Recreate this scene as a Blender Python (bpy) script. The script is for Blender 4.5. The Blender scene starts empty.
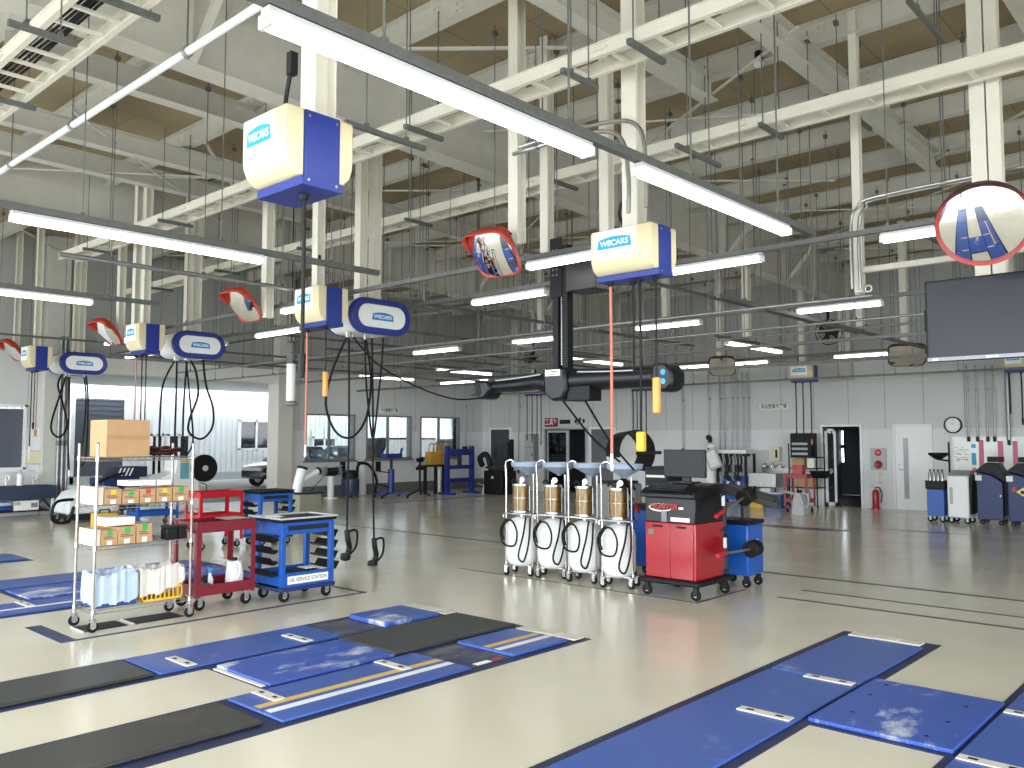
import bpy, bmesh, math, random
from mathutils import Vector, Matrix
random.seed(7)
SC = bpy.context.scene
COL = SC.collection
V = Vector
# ---------------------------------------------------------------- camera and pixel -> place helpers
FPX, YAW, PITCH, EYE = 846.7, math.radians(-42.377), math.radians(3.74), V((0, 0, 1.75))
_cy, _sy, _cp, _sp = math.cos(YAW), math.sin(YAW), math.cos(PITCH), math.sin(PITCH)
FWD = V((_sy*_cp, _cy*_cp, _sp)); RGT = V((_cy, -_sy, 0)); UPV = RGT.cross(FWD)
def ray(x, y): return FWD + RGT*((x-512)/FPX) - UPV*((y-384)/FPX)
def FL(x, y, z=0.0): d = ray(x, y); return EYE + d*((z-EYE.z)/d.z)
def PX(x, y, X): d = ray(x, y); return EYE + d*(X/d.x)
def PY(x, y, Y): d = ray(x, y); return EYE + d*(Y/d.y)
def DEP(p): return (V(p)-EYE).dot(FWD)
def ZD(x, y, p): return (EYE + ray(x, y)*DEP(p)).z
cam_d = bpy.data.cameras.new('camera'); cam = bpy.data.objects.new('camera', cam_d); COL.objects.link(cam)
cam.location = EYE; cam.rotation_euler = (math.pi/2+PITCH, 0, -YAW)
cam_d.sensor_width = 36; cam_d.lens = FPX*36/1024; cam_d.clip_end = 300; cam_d.clip_start = .05
SC.camera = cam
# ---------------------------------------------------------------- materials
def lin(c): return tuple((v/255/12.92 if v/255 <= .04045 else ((v/255+.055)/1.055)**2.4) for v in c)
MATS = {}
def mat(name, rgb, rough=.5, metal=0., var=.06, scale=6., bump=0., coat=0., emit=0., spec=.5):
    if name in MATS: return MATS[name]
    m = bpy.data.materials.new(name); m.use_nodes = True; nt = m.node_tree; b = nt.nodes['Principled BSDF']
    c = lin(rgb)
    b.inputs['Roughness'].default_value = rough; b.inputs['Metallic'].default_value = metal
    b.inputs['Specular IOR Level'].default_value = spec
    if coat: b.inputs['Coat Weight'].default_value = coat; b.inputs['Coat Roughness'].default_value = .08
    b.inputs['Base Color'].default_value = (*c, 1)
    if emit:
        b.inputs['Emission Color'].default_value = (*c, 1); b.inputs['Emission Strength'].default_value = emit
    elif var:
        tc = nt.nodes.new('ShaderNodeTexCoord'); n = nt.nodes.new('ShaderNodeTexNoise'); r = nt.nodes.new('ShaderNodeValToRGB')
        n.inputs['Scale'].default_value = scale; n.inputs['Detail'].default_value = 4
        r.color_ramp.elements[0].position = .3; r.color_ramp.elements[1].position = .7
        r.color_ramp.elements[0].color = (*[v*(1-var) for v in c], 1); r.color_ramp.elements[1].color = (*[min(1, v*(1+var)) for v in c], 1)
        nt.links.new(tc.outputs['Object'], n.inputs['Vector']); nt.links.new(n.outputs['Fac'], r.inputs['Fac']); nt.links.new(r.outputs['Color'], b.inputs['Base Color'])
        if bump:
            bp = nt.nodes.new('ShaderNodeBump'); bp.inputs['Strength'].default_value = bump; bp.inputs['Distance'].default_value = .02
            nt.links.new(n.outputs['Fac'], bp.inputs['Height']); nt.links.new(bp.outputs['Normal'], b.inputs['Normal'])
    MATS[name] = m
    return m
def worn(name, rgb, rgb2, rough, scale, lo, hi, stretch=(1, 1, 1), metal=0.):
    """paint scratched through to a second colour in patches"""
    m = bpy.data.materials.new(name); m.use_nodes = True; nt = m.node_tree; b = nt.nodes['Principled BSDF']
    tc = nt.nodes.new('ShaderNodeTexCoord'); mp = nt.nodes.new('ShaderNodeMapping'); mp.inputs['Scale'].default_value = stretch
    n = nt.nodes.new('ShaderNodeTexNoise'); n.inputs['Scale'].default_value = scale; n.inputs['Detail'].default_value = 9; n.inputs['Roughness'].default_value = .68
    r = nt.nodes.new('ShaderNodeValToRGB'); r.color_ramp.elements[0].position = lo; r.color_ramp.elements[1].position = hi
    r.color_ramp.elements[0].color = (*lin(rgb), 1); r.color_ramp.elements[1].color = (*lin(rgb2), 1)
    L = nt.links.new
    L(tc.outputs['Object'], mp.inputs['Vector']); L(mp.outputs['Vector'], n.inputs['Vector']); L(n.outputs['Fac'], r.inputs['Fac']); L(r.outputs['Color'], b.inputs['Base Color'])
    b.inputs['Roughness'].default_value = rough; b.inputs['Metallic'].default_value = metal
    MATS[name] = m
    return m
# ---------------------------------------------------------------- mesh builder (world coordinates)
OFF = {}
def frame(d):
    d = d.normalized(); u = d.orthogonal().normalized(); return u, d.cross(u)
class MB:
    def __init__(s): s.bm = bmesh.new()
    def box(s, lo, hi):
        x0, y0, z0 = lo; x1, y1, z1 = hi
        v = [s.bm.verts.new(p) for p in ((x0,y0,z0),(x1,y0,z0),(x1,y1,z0),(x0,y1,z0),(x0,y0,z1),(x1,y0,z1),(x1,y1,z1),(x0,y1,z1))]
        for f in ((3,2,1,0),(4,5,6,7),(0,1,5,4),(1,2,6,5),(2,3,7,6),(3,0,4,7)): s.bm.faces.new([v[i] for i in f])
        return s
    def cbox(s, c, d): return s.box([c[i]-d[i]/2 for i in range(3)], [c[i]+d[i]/2 for i in range(3)])
    def obox(s, c, dx, dy, dz):
        """box about c with three half-axis vectors"""
        c, dx, dy, dz = V(c), V(dx), V(dy), V(dz)
        v = [s.bm.verts.new(c+dx*a+dy*b+dz*g) for a, b, g in ((-1,-1,-1),(1,-1,-1),(1,1,-1),(-1,1,-1),(-1,-1,1),(1,-1,1),(1,1,1),(-1,1,1))]
        for f in ((3,2,1,0),(4,5,6,7),(0,1,5,4),(1,2,6,5),(2,3,7,6),(3,0,4,7)): s.bm.faces.new([v[i] for i in f])
        return s
    def bar(s, a, b, w, h=None):
        """square bar from a to b"""
        a, b = V(a), V(b); d = b-a; h = h or w
        u = d.cross(V((0,0,1))); u = u.normalized() if u.length > 1e-6 else V((1,0,0))
        w2 = u.cross(d).normalized()
        return s.obox((a+b)/2, d/2, u*w/2, w2*h/2)
    def cyl(s, a, b, r, n=12, r2=None, cap=True):
        a, b = V(a), V(b); u, w = frame(b-a); r2 = r if r2 is None else r2
        A = [s.bm.verts.new(a+(u*math.cos(t)+w*math.sin(t))*r) for t in [2*math.pi*i/n for i in range(n)]]
        B = [s.bm.verts.new(b+(u*math.cos(t)+w*math.sin(t))*r2) for t in [2*math.pi*i/n for i in range(n)]]
        for i in range(n): s.bm.faces.new((A[i], A[(i+1)%n], B[(i+1)%n], B[i]))
        if cap: s.bm.faces.new(A[::-1]); s.bm.faces.new(B)
        return s
    def tube(s, pts, r, n=7, closed=False):
        pts = [V(p) for p in pts]; rings = []; N = len(pts); u = None
        for i, p in enumerate(pts):
            d = (pts[(i+1)%N]-pts[i-1]) if closed or 0 < i < N-1 else (pts[1]-pts[0] if i == 0 else pts[-1]-pts[-2])
            d = d.normalized()
            u = frame(d)[0] if u is None else (u-d*u.dot(d))
            u = u.normalized() if u.length > 1e-6 else frame(d)[0]
            w = d.cross(u)
            rings.append([s.bm.verts.new(p+(u*math.cos(t)+w*math.sin(t))*r) for t in [2*math.pi*k/n for k in range(n)]])
        for i in range(N if closed else N-1):
            A, B = rings[i], rings[(i+1)%N]
            for k in range(n): s.bm.faces.new((A[k], A[(k+1)%n], B[(k+1)%n], B[k]))
        if not closed: s.bm.faces.new(rings[0][::-1]); s.bm.faces.new(rings[-1])
        return s
    def prism(s, poly, axis, h0, h1):
        def P(p, h): return {'x': (h, p[0], p[1]), 'y': (p[0], h, p[1]), 'z': (p[0], p[1], h)}[axis]
        A = [s.bm.verts.new(P(p, h0)) for p in poly]; B = [s.bm.verts.new(P(p, h1)) for p in poly]; n = len(poly)
        for i in range(n): s.bm.faces.new((A[i], A[(i+1)%n], B[(i+1)%n], B[i]))
        s.bm.faces.new(A[::-1]); s.bm.faces.new(B)
        return s
    def lathe(s, prof, c, n=24, axis=(0,0,1), closed=False):
        c = V(c); ax = V(axis).normalized(); u, w = (V((1,0,0)), V((0,1,0))) if abs(ax.z) > .99 else frame(ax)
        rings = []
        for r, z in prof:
            rings.append([s.bm.verts.new(c+ax*z)] if r < 1e-6 else [s.bm.verts.new(c+ax*z+(u*math.cos(t)+w*math.sin(t))*r) for t in [2*math.pi*k/n for k in range(n)]])
        pr = list(zip(rings, rings[1:]))+([(rings[-1], rings[0])] if closed else [])
        for A, B in pr:
            for k in range(n):
                q = [A[k % len(A)], A[(k+1) % len(A)], B[(k+1) % len(B)], B[k % len(B)]]
                q = list(dict.fromkeys(q))
                if len(q) > 2: s.bm.faces.new(q)
        return s
    def poly(s, pts): s.bm.faces.new([s.bm.verts.new(p) for p in pts]); return s
    def build(s, name, m, parent=None, bevel=0., ang=40, flat=False):
        bmesh.ops.recalc_face_normals(s.bm, faces=s.bm.faces)
        me = bpy.data.meshes.new(name)
        off = OFF.get(parent.name) if parent else None
        if off is not None: bmesh.ops.translate(s.bm, verts=s.bm.verts, vec=-off)
        s.bm.to_mesh(me); s.bm.free()
        if not flat:
            me.polygons.foreach_set('use_smooth', [True]*len(me.polygons)); me.set_sharp_from_angle(angle=math.radians(ang))
        me.materials.append(m)
        o = bpy.data.objects.new(name, me); COL.objects.link(o)
        if parent: o.parent = parent; OFF[o.name] = off if off is not None else V((0,0,0))
        if bevel:
            b = o.modifiers.new('edge', 'BEVEL'); b.width = bevel; b.segments = 2; b.limit_method = 'ANGLE'; b.angle_limit = math.radians(40)
        return o
def tag(o, label, cat, group=None, kind=None):
    o['label'] = label; o['category'] = cat
    if group: o['group'] = group
    if kind: o['kind'] = kind
    return o
def thing(name, label, cat, loc, group=None):
    o = bpy.data.objects.new(name, None); COL.objects.link(o); o.location = loc; o.empty_display_size = .1
    OFF[o.name] = V(loc)
    return tag(o, label, cat, group)
def struct(name, mb, m, bevel=0., label=None):
    o = mb.build(name, m, None, bevel); o['kind'] = 'structure'
    if label: o['label'] = label
    return o
def copy_tree(o, parent=None):
    c = o.copy(); COL.objects.link(c); c.parent = parent
    for ch in list(o.children): copy_tree(ch, c)
    return c
def dup(src, loc, label, rz=0., group=None, scale=None):
    c = copy_tree(src); c.location = loc; c.rotation_euler.z = rz; c['label'] = label
    if group: c['group'] = group
    if scale: c.scale = scale
    return c
def spl(pts, n=8, closed=False):
    pts = [V(p) for p in pts]; out = []; N = len(pts)
    for i in range(N if closed else N-1):
        g = (lambda k: pts[k % N]) if closed else (lambda k: pts[max(0, min(N-1, k))])
        a, b, c, d = g(i-1), g(i), g(i+1), g(i+2)
        for k in range(n):
            t = k/n
            out.append(.5*((2*b)+(c-a)*t+(2*a-5*b+4*c-d)*t*t+(3*b-a-3*c+d)*t**3))
    if not closed: out.append(pts[-1])
    return out
_TXT = {}
def text(parent, s, m, at, size, xdir=(1,0,0), ydir=(0,0,1), name='lettering', fit=None, shear=0., bold=0.):
    """raised lettering, centred at a world point"""
    k = (s, shear, bold)
    if k not in _TXT:
        cu = bpy.data.curves.new('lettering', 'FONT'); cu.body = s; cu.align_x = 'CENTER'; cu.align_y = 'CENTER'; cu.size = 1; cu.extrude = .008; cu.shear = shear; cu.offset = bold
        t = bpy.data.objects.new('lettering', cu); COL.objects.link(t)
        dg = bpy.context.evaluated_depsgraph_get(); me = bpy.data.meshes.new_from_object(t.evaluated_get(dg))
        bpy.data.objects.remove(t); _TXT[k] = me
    me = _TXT[k].copy()
    xs = [v.co.x for v in me.vertices]; w = (max(xs)-min(xs)) if xs else 1
    sx = size if fit is None else fit/w
    X, Y = V(xdir).normalized(), V(ydir).normalized(); Z = X.cross(Y)
    off = OFF.get(parent.name, V((0,0,0)))
    me.transform(Matrix((( X.x*sx, Y.x*size, Z.x*size, at[0]-off.x), (X.y*sx, Y.y*size, Z.y*size, at[1]-off.y), (X.z*sx, Y.z*size, Z.z*size, at[2]-off.z), (0,0,0,1))))
    me.materials.clear(); me.materials.append(m)
    o = bpy.data.objects.new(name, me); COL.objects.link(o); o.parent = parent; OFF[o.name] = off
    return o
# common materials
CREAM = mat('cream painted steel', (218, 214, 202), .45, var=.03)
STEEL = mat('pale painted steel', (205, 204, 196), .5, var=.04)
GALV = mat('galvanised steel', (150, 152, 152), .4, .7, var=.15, scale=20)
DGALV = mat('dull strut steel', (104, 106, 104), .5, .4, var=.12, scale=20)
CHROME = mat('chrome', (200, 198, 195), .18, .95, var=.08)
BLACK = mat('black plastic', (15, 16, 18), .5, var=.1, spec=.3)
RUBBER = mat('black rubber', (16, 16, 17), .7, var=.15, spec=.3)
DARK = mat('charcoal steel', (36, 38, 41), .5, .1, var=.1, spec=.3)
NAVY = mat('navy paint', (28, 46, 98), .4, var=.05)
RBLUE = mat('reel blue paint', (32, 52, 138), .38, var=.04)
BLUE = mat('trolley blue paint', (24, 84, 172), .35, var=.06)
DBLUE = mat('deep blue paint', (34, 62, 130), .4, var=.08)
RED = mat('bright red paint', (180, 24, 38), .32, var=.05)
MAROON = mat('maroon paint', (122, 20, 38), .4, var=.06)
WHITE = mat('white plastic', (238, 239, 238), .35, var=.02)
PAPER = mat('white paper', (240, 238, 232), .8, var=.03)
IVORY = mat('ivory plastic', (220, 208, 170), .35, var=.02)
YELLOW = mat('yellow plastic', (226, 182, 52), .45, var=.05)
AMBER = mat('orange pendant plastic', (232, 168, 84), .45, var=.05)
GREY = mat('mid grey plastic', (128, 130, 132), .5, var=.06)
LGREY = mat('light grey plastic', (184, 186, 188), .5, var=.05)
CARD = mat('brown cardboard', (186, 150, 110), .85, var=.05, scale=12)
CYAN = mat('cyan sign', (38, 160, 214), .4, var=.02)
GREEN = mat('green sticker', (46, 170, 92), .6, var=.03)
ORHOSE = mat('orange rubber hose', (204, 122, 100), .5, var=.05)
SILVER = mat('brushed steel', (172, 172, 170), .3, .85, var=.1, scale=14)
GLASSM = None
def glass(name, tint=(1,1,1), alpha=.25):
    m = bpy.data.materials.new(name); m.use_nodes = True; nt = m.node_tree; nt.nodes.clear()
    o = nt.nodes.new('ShaderNodeOutputMaterial'); mx = nt.nodes.new('ShaderNodeMixShader'); t = nt.nodes.new('ShaderNodeBsdfTransparent'); g = nt.nodes.new('ShaderNodeBsdfGlossy'); fr = nt.nodes.new('ShaderNodeFresnel')
    t.inputs['Color'].default_value = (*tint, 1); g.inputs['Roughness'].default_value = .02; fr.inputs['IOR'].default_value = 1.45
    nt.links.new(fr.outputs[0], mx.inputs[0]); nt.links.new(t.outputs[0], mx.inputs[1]); nt.links.new(g.outputs[0], mx.inputs[2]); nt.links.new(mx.outputs[0], o.inputs[0])
    return m
PANE = glass('clear pane', (.93, .96, .96)); DPANE = glass('dim pane', (.3, .34, .35)); AGLASS = glass('oil stained glass', (.8, .7, .52))
MIRROR = mat('mirror', (244, 246, 248), .015, 1., var=0)
def casters(root, pts, r=.06, w=.03, fork=GALV, tyre=RUBBER, ztop=None, ax='y'):
    """swivel casters standing on the floor under world points"""
    for (x, y) in pts:
        f = MB(); zt = ztop or 2.3*r
        d = (0, w, 0) if ax == 'y' else (w, 0, 0)
        f.cyl((x, y, zt-.012), (x, y, zt), r*.6, 10)
        for sg in (-1, 1):
            f.cbox((x+sg*d[0]*.75, y+sg*d[1]*.75, (r+zt)/2), (.05 if ax == 'y' else .006, .006 if ax == 'y' else .05, zt-r+.02))
        c = f.build('caster', fork, root)
        k = MB(); k.lathe([(r*.35, -w/2), (r*.85, -w/2), (r, -w*.35), (r, w*.35), (r*.85, w/2), (r*.35, w/2)], (x, y, r), 16, (0,1,0) if ax == 'y' else (1,0,0), True)
        k.build('wheel', tyre, c)
        k = MB(); k.cyl((x-d[0]*.6, y-d[1]*.6, r), (x+d[0]*.6, y+d[1]*.6, r), r*.4, 10); k.build('hub', LGREY, c)
# ================================================================ SETTING
XL, YB, XR, YN = -21.7, 22.2, 7.5, -3.4
def RZ(y): return 6.72-.015*y
def wallmat(name, rgb, dado=None):
    m = bpy.data.materials.new(name); m.use_nodes = True; nt = m.node_tree; b = nt.nodes['Principled BSDF']; L = nt.links.new
    g = nt.nodes.new('ShaderNodeNewGeometry'); sp = nt.nodes.new('ShaderNodeSeparateXYZ'); L(g.outputs['Position'], sp.inputs[0])
    def M(op, a, bb):
        n = nt.nodes.new('ShaderNodeMath'); n.operation = op
        for i, v in enumerate((a, bb)):
            if isinstance(v, (int, float)): n.inputs[i].default_value = v
            else: L(v, n.inputs[i])
        return n.outputs[0]
    s = M('ADD', sp.outputs[0], sp.outputs[1]); f = M('FRACT', M('DIVIDE', s, .92), 0); line = M('LESS_THAN', f, .018)
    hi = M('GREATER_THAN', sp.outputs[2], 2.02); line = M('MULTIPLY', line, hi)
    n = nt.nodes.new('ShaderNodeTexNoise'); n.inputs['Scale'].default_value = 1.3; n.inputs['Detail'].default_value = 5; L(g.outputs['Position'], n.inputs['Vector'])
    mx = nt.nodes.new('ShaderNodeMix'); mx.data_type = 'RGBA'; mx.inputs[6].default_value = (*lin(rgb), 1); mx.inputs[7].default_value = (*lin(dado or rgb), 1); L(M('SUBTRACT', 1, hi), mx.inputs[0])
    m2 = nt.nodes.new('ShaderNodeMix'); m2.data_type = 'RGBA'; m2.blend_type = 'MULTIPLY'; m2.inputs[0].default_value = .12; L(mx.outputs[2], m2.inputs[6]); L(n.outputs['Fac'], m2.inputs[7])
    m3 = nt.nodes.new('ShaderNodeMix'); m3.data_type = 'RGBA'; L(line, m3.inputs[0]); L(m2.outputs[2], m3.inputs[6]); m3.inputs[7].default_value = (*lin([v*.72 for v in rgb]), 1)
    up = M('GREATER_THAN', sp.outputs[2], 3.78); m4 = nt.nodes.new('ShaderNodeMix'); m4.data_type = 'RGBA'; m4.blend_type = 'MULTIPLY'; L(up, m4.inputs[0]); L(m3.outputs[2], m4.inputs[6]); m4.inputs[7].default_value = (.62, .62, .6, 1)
    L(m4.outputs[2], b.inputs['Base Color']); b.inputs['Roughness'].default_value = .6
    return m
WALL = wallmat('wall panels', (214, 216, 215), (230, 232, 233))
def floormat():
    m = bpy.data.materials.new('epoxy floor'); m.use_nodes = True; nt = m.node_tree; b = nt.nodes['Principled BSDF']; L = nt.links.new
    g = nt.nodes.new('ShaderNodeNewGeometry')
    n = nt.nodes.new('ShaderNodeTexNoise'); n.inputs['Scale'].default_value = .55; n.inputs['Detail'].default_value = 6; L(g.outputs['Position'], n.inputs['Vector'])
    r = nt.nodes.new('ShaderNodeValToRGB'); L(n.outputs['Fac'], r.inputs['Fac'])
    r.color_ramp.elements[0].position = .3; r.color_ramp.elements[0].color = (*lin((208, 202, 182)), 1)
    r.color_ramp.elements[1].position = .7; r.color_ramp.elements[1].color = (*lin((222, 216, 197)), 1)
    L(r.outputs['Color'], b.inputs['Base Color'])
    n2 = nt.nodes.new('ShaderNodeTexNoise'); n2.inputs['Scale'].default_value = 2.2; n2.inputs['Detail'].default_value = 5; L(g.outputs['Position'], n2.inputs['Vector'])
    mr = nt.nodes.new('ShaderNodeMapRange'); mr.inputs['To Min'].default_value = .13; mr.inputs['To Max'].default_value = .24; L(n2.outputs['Fac'], mr.inputs['Value']); L(mr.outputs['Result'], b.inputs['Roughness'])
    n3 = nt.nodes.new('ShaderNodeTexNoise'); n3.inputs['Scale'].default_value = 3.; n3.inputs['Detail'].default_value = 3; L(g.outputs['Position'], n3.inputs['Vector'])
    bp = nt.nodes.new('ShaderNodeBump'); bp.inputs['Strength'].default_value = .05; bp.inputs['Distance'].default_value = .02; L(n3.outputs['Fac'], bp.inputs['Height']); L(bp.outputs['Normal'], b.inputs['Normal'])
    b.inputs['Specular IOR Level'].default_value = .5
    return m
struct('floor', MB().box((XL-.3, YN, -.2), (XR, YB+.1, 0)), floormat())
struct('ground', MB().box((-60, -40, -.25), (40, 45, -.21)), mat('yard concrete', (176, 176, 170), .8, var=.08, scale=.6))
struct('ground', MB().box((-60, -40, -.2), (XL-.3, 45, -.03)), mat('yard concrete', (176, 176, 170), .8))
# roof sheet with insulation boards seen from below
def roofmat():
    m = mat('insulation boards', (160, 146, 118), .85, var=.22, scale=.7)
    nt = m.node_tree; b = nt.nodes['Principled BSDF']; L = nt.links.new
    src = b.inputs['Base Color'].links[0].from_socket
    g = nt.nodes.new('ShaderNodeNewGeometry'); mp = nt.nodes.new('ShaderNodeMapping'); mp.inputs['Rotation'].default_value = (0, 0, math.pi/2)
    br = nt.nodes.new('ShaderNodeTexBrick'); br.inputs['Color1'].default_value = (1,1,1,1); br.inputs['Color2'].default_value = (.93,.92,.9,1); br.inputs['Mortar'].default_value = (.5,.47,.42,1)
    br.inputs['Scale'].default_value = 1; br.inputs['Mortar Size'].default_value = .006; br.inputs['Brick Width'].default_value = 1.8; br.inputs['Row Height'].default_value = .9
    mx = nt.nodes.new('ShaderNodeMix'); mx.data_type = 'RGBA'; mx.blend_type = 'MULTIPLY'; mx.inputs[0].default_value = 1
    L(g.outputs['Position'], mp.inputs[0]); L(mp.outputs[0], br.inputs['Vector']); L(src, mx.inputs[6]); L(br.outputs['Color'], mx.inputs[7]); L(mx.outputs[2], b.inputs['Base Color'])
    return m
y0, y1 = YN, YB+.3
b = MB(); b.prism([(y0, RZ(y0)), (y1, RZ(y1)), (y1, RZ(y1)+.12), (y0, RZ(y0)+.12)], 'x', XL-.3, XR); struct('ceiling', b, roofmat())
# ---- walls with openings
def wall(name, axis, p0, p1, a0, a1, top, holes, m, parent=None):
    """panel wall: axis 'x' stands at x p0..p1 and runs along y; top(a) is its height"""
    ys = sorted({a0, a1, *[v for h in holes for v in h[:2]]}); mb = MB()
    for ya, yb in zip(ys, ys[1:]):
        col = sorted([(h[2], h[3]) for h in holes if h[0] <= ya+1e-6 and h[1] >= yb-1e-6]); z = 0
        segs = []
        for h0, h1 in col:
            if h0 > z+1e-4: segs.append((z, h0, h0))
            z = h1
        segs.append((z, top(ya), top(yb)))
        for s0, ta, tb in segs:
            poly = [(ya, s0), (yb, s0), (yb, tb), (ya, ta)]
            mb.prism(poly, axis, p0, p1)
    return struct(name, mb, m)
def rx(x0, x1, yt, yb):                      # opening in the window wall from pixels
    a, c = PX(x0, (yt+yb)/2, XL), PX(x1, (yt+yb)/2, XL); m = (x0+x1)/2
    return (a.y, c.y, max(0, PX(m, yb, XL).z), PX(m, yt, XL).z)
def ry(x0, x1, yt, yb):
    a, c = PY(x0, (yt+yb)/2, YB), PY(x1, (yt+yb)/2, YB); m = (x0+x1)/2
    return (a.x, c.x, max(0, PY(m, yb, YB).z), PY(m, yt, YB).z)
OPEN = rx(62, 272, 376, 520); OPEN = (OPEN[0], OPEN[1], 0, 3.4)
SHW = rx(-30, 26, 404, 470)
W = [rx(305, 354.5, 414, 461), rx(366, 411, 415.5, 459), rx(420, 459, 417, 457.5)]
zb = sum(w[2] for w in W)/3; zt = sum(w[3] for w in W)/3
W = [(w[0], w[1], zb, zt) for w in W]
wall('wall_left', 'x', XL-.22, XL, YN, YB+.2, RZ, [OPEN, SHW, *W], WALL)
DARKD = ry(824, 861, 430, 506); GLASSD = ry(546, 586, 433, 492); WHITED = ry(896, 932, 430, 511); GREYD = ry(592, 614, 433, 491); FARD = ry(491.5, 510, 433, 491)
zt = 2.08
DARKD, GLASSD = (DARKD[0], DARKD[1], 0, zt), (GLASSD[0], GLASSD[1], 0, zt)
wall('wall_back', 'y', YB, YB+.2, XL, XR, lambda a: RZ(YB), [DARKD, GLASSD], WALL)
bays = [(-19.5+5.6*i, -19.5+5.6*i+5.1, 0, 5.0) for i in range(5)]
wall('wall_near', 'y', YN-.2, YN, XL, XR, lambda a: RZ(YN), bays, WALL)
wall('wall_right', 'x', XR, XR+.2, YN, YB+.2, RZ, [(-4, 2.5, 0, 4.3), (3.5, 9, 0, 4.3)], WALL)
KICK = mat('grey skirting paint', (108, 110, 108), .6)
def base(name, ya, yb): struct(name, MB().box((XL, ya, 0), (XL+.012, yb, .34)), KICK)
base('baseboard_left', OPEN[1]+.5, YB)
struct('baseboard_back', MB().box((XL+.02, YB-.012, 0), (FARD[0]-.1, YB, .3)), KICK)
# ---- window-wall trims: lintel box, opening columns
LINT = mat('white lintel paint', (246, 246, 242), .5, var=.02)
struct('trim_1', MB().box((XL-.25, OPEN[0]-.1, 3.37), (XL+.28, OPEN[1]+.2, 3.75)), LINT)
struct('trim_2', MB().box((XL-.24, OPEN[1]-.015, 0), (XL+.32, OPEN[1]+.48, RZ(14))), CREAM, .01)
b = MB(); b.box((XL-.24, OPEN[0]-.5, 0), (XL+.2, OPEN[0]+.015, RZ(8)))
struct('trim_3', b, STEEL, .01)
# windows
FRM = mat('dull aluminium frame', (140, 144, 146), .4, .5)
def window(name, w, shutter=False):
    y0, y1, z0, z1 = w; f = MB(); t = .05
    for a, c in (((y0, z0), (y1, z0+t)), ((y0, z1-t), (y1, z1)), ((y0, z0), (y0+t, z1)), ((y1-t, z0), (y1, z1))):
        f.box((XL-.18, a[0], a[1]), (XL+.03, c[0], c[1]))
    if not shutter: f.box((XL-.12, (y0+y1)/2-.03, z0+t), (XL-.04, (y0+y1)/2+.03, z1-t))
    f.box((XL+.0, y0-.06, z0-.05), (XL+.08, y1+.06, z0-.002))
    o = f.build(name, FRM if not shutter else WHITE, None); o['kind'] = 'structure'
    if shutter:
        s = MB(); n = int((z1-z0-2*t)/.075)
        for i in range(n): s.box((XL-.1, y0+t, z0+t+i*.075), (XL-.085+.01*(i % 2), y1-t, z0+t+i*.075+.075))
        s.build('shutter_curtain', mat('slate shutter', (86, 92, 104), .5, var=.03), o)
    else:
        MB().box((XL-.09, y0+t, z0+t), (XL-.084, y1-t, z1-t)).build('pane', PANE, o)
for i, w in enumerate(W): window(f'window_{i+2}', w)
window('window_1', SHW, True)
# ---- back-wall doors
DFR = mat('white door paint', (244, 245, 245), .4, var=.02); DGREY = mat('grey steel door', (98, 104, 108), .45, var=.05); DDARK = mat('dark steel door', (70, 76, 84), .45, var=.05)
def casing(name, d, m, t=.06):
    x0, x1, _, z1 = d; f = MB()
    f.box((x0-t, YB-.05, 0), (x0, YB+.16, z1+t)); f.box((x1, YB-.05, 0), (x1+t, YB+.16, z1+t)); f.box((x0, YB-.05, z1), (x1, YB+.16, z1+t))
    o = f.build(name, m, None, .006); o['kind'] = 'structure'; return o
def slab(d, m, o, name='door_panel', t=.04, y=YB-.035): return MB().box((d[0]+.005, y, .01), (d[1]-.005, y+t-.006, d[3]-.005)).build(name, m, o, .004)
d = (WHITED[0], WHITED[1], 0, 2.08); o = casing('door_1', d, DFR, .045); s = slab(d, DFR, o)
w = d[1]-d[0]; MB().box((d[0]+w*.24, YB-.047, .28), (d[0]+w*.37, YB-.03, 1.78)).build('glass_slot', mat('dim door glass', (120, 128, 134), .15, var=.1), s)
k = MB(); k.tube([(d[0]+.1, YB-.035, 1.0), (d[0]+.1, YB-.09, 1.0), (d[0]+.2, YB-.09, 1.0)], .011); k.cyl((d[0]+.1, YB-.036, 1.12), (d[0]+.1, YB-.05, 1.12), .02); k.build('handle', SILVER, s)
o = casing('door_2', DARKD, DFR, .06)
lf = MB(); x0 = DARKD[0]+.02                                     # sliding glazed leaf stands open along the jamb
for a, c in (((x0, 0), (x0+.07, 2.03)), ((x0+.24, 0), (x0+.3, 2.03)), ((x0, 0), (x0+.3, .1)), ((x0, 1.96), (x0+.3, 2.03))): lf.box((a[0], YB+.03, a[1]+.01), (c[0], YB+.07, c[1]))
lf = lf.build('sliding_leaf', DFR, o)
MB().box((x0+.07, YB+.045, .11), (x0+.24, YB+.051, 1.96)).build('pane', PANE, lf)
o = casing('door_3', GLASSD, mat('silver door frame', (178, 182, 182), .4, .4)); x0, x1 = GLASSD[0], GLASSD[1]; xm = x0+(x1-x0)*.56
f = MB()
for a, c in ((x0, x0+.06), (xm-.12, xm), (x1-.05, x1)): f.box((a, YB+.05, .01), (c, YB+.09, 2.05))
f.box((x0+.06, YB+.05, 1.98), (xm-.12, YB+.09, 2.05)); f.box((x0+.06, YB+.05, .01), (xm-.12, YB+.09, .12))
f = f.build('sliding_leaf', LGREY, o); MB().box((x0+.06, YB+.066, .12), (xm-.12, YB+.072, 1.98)).build('pane', DPANE, f)
d = (GREYD[0], GREYD[1], 0, 2.08); o = casing('door_4', d, DFR, .07); s = slab(d, DGREY, o); k = MB(); k.tube([(d[1]-.12, YB-.035, 1.0), (d[1]-.12, YB-.09, 1.0), (d[1]-.24, YB-.09, 1.0)], .012); k.build('handle', SILVER, s)
d = (FARD[0], FARD[1], 0, 2.1); o = casing('door_5', d, DFR, .07); m_ = (d[0]+d[1])/2
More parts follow.
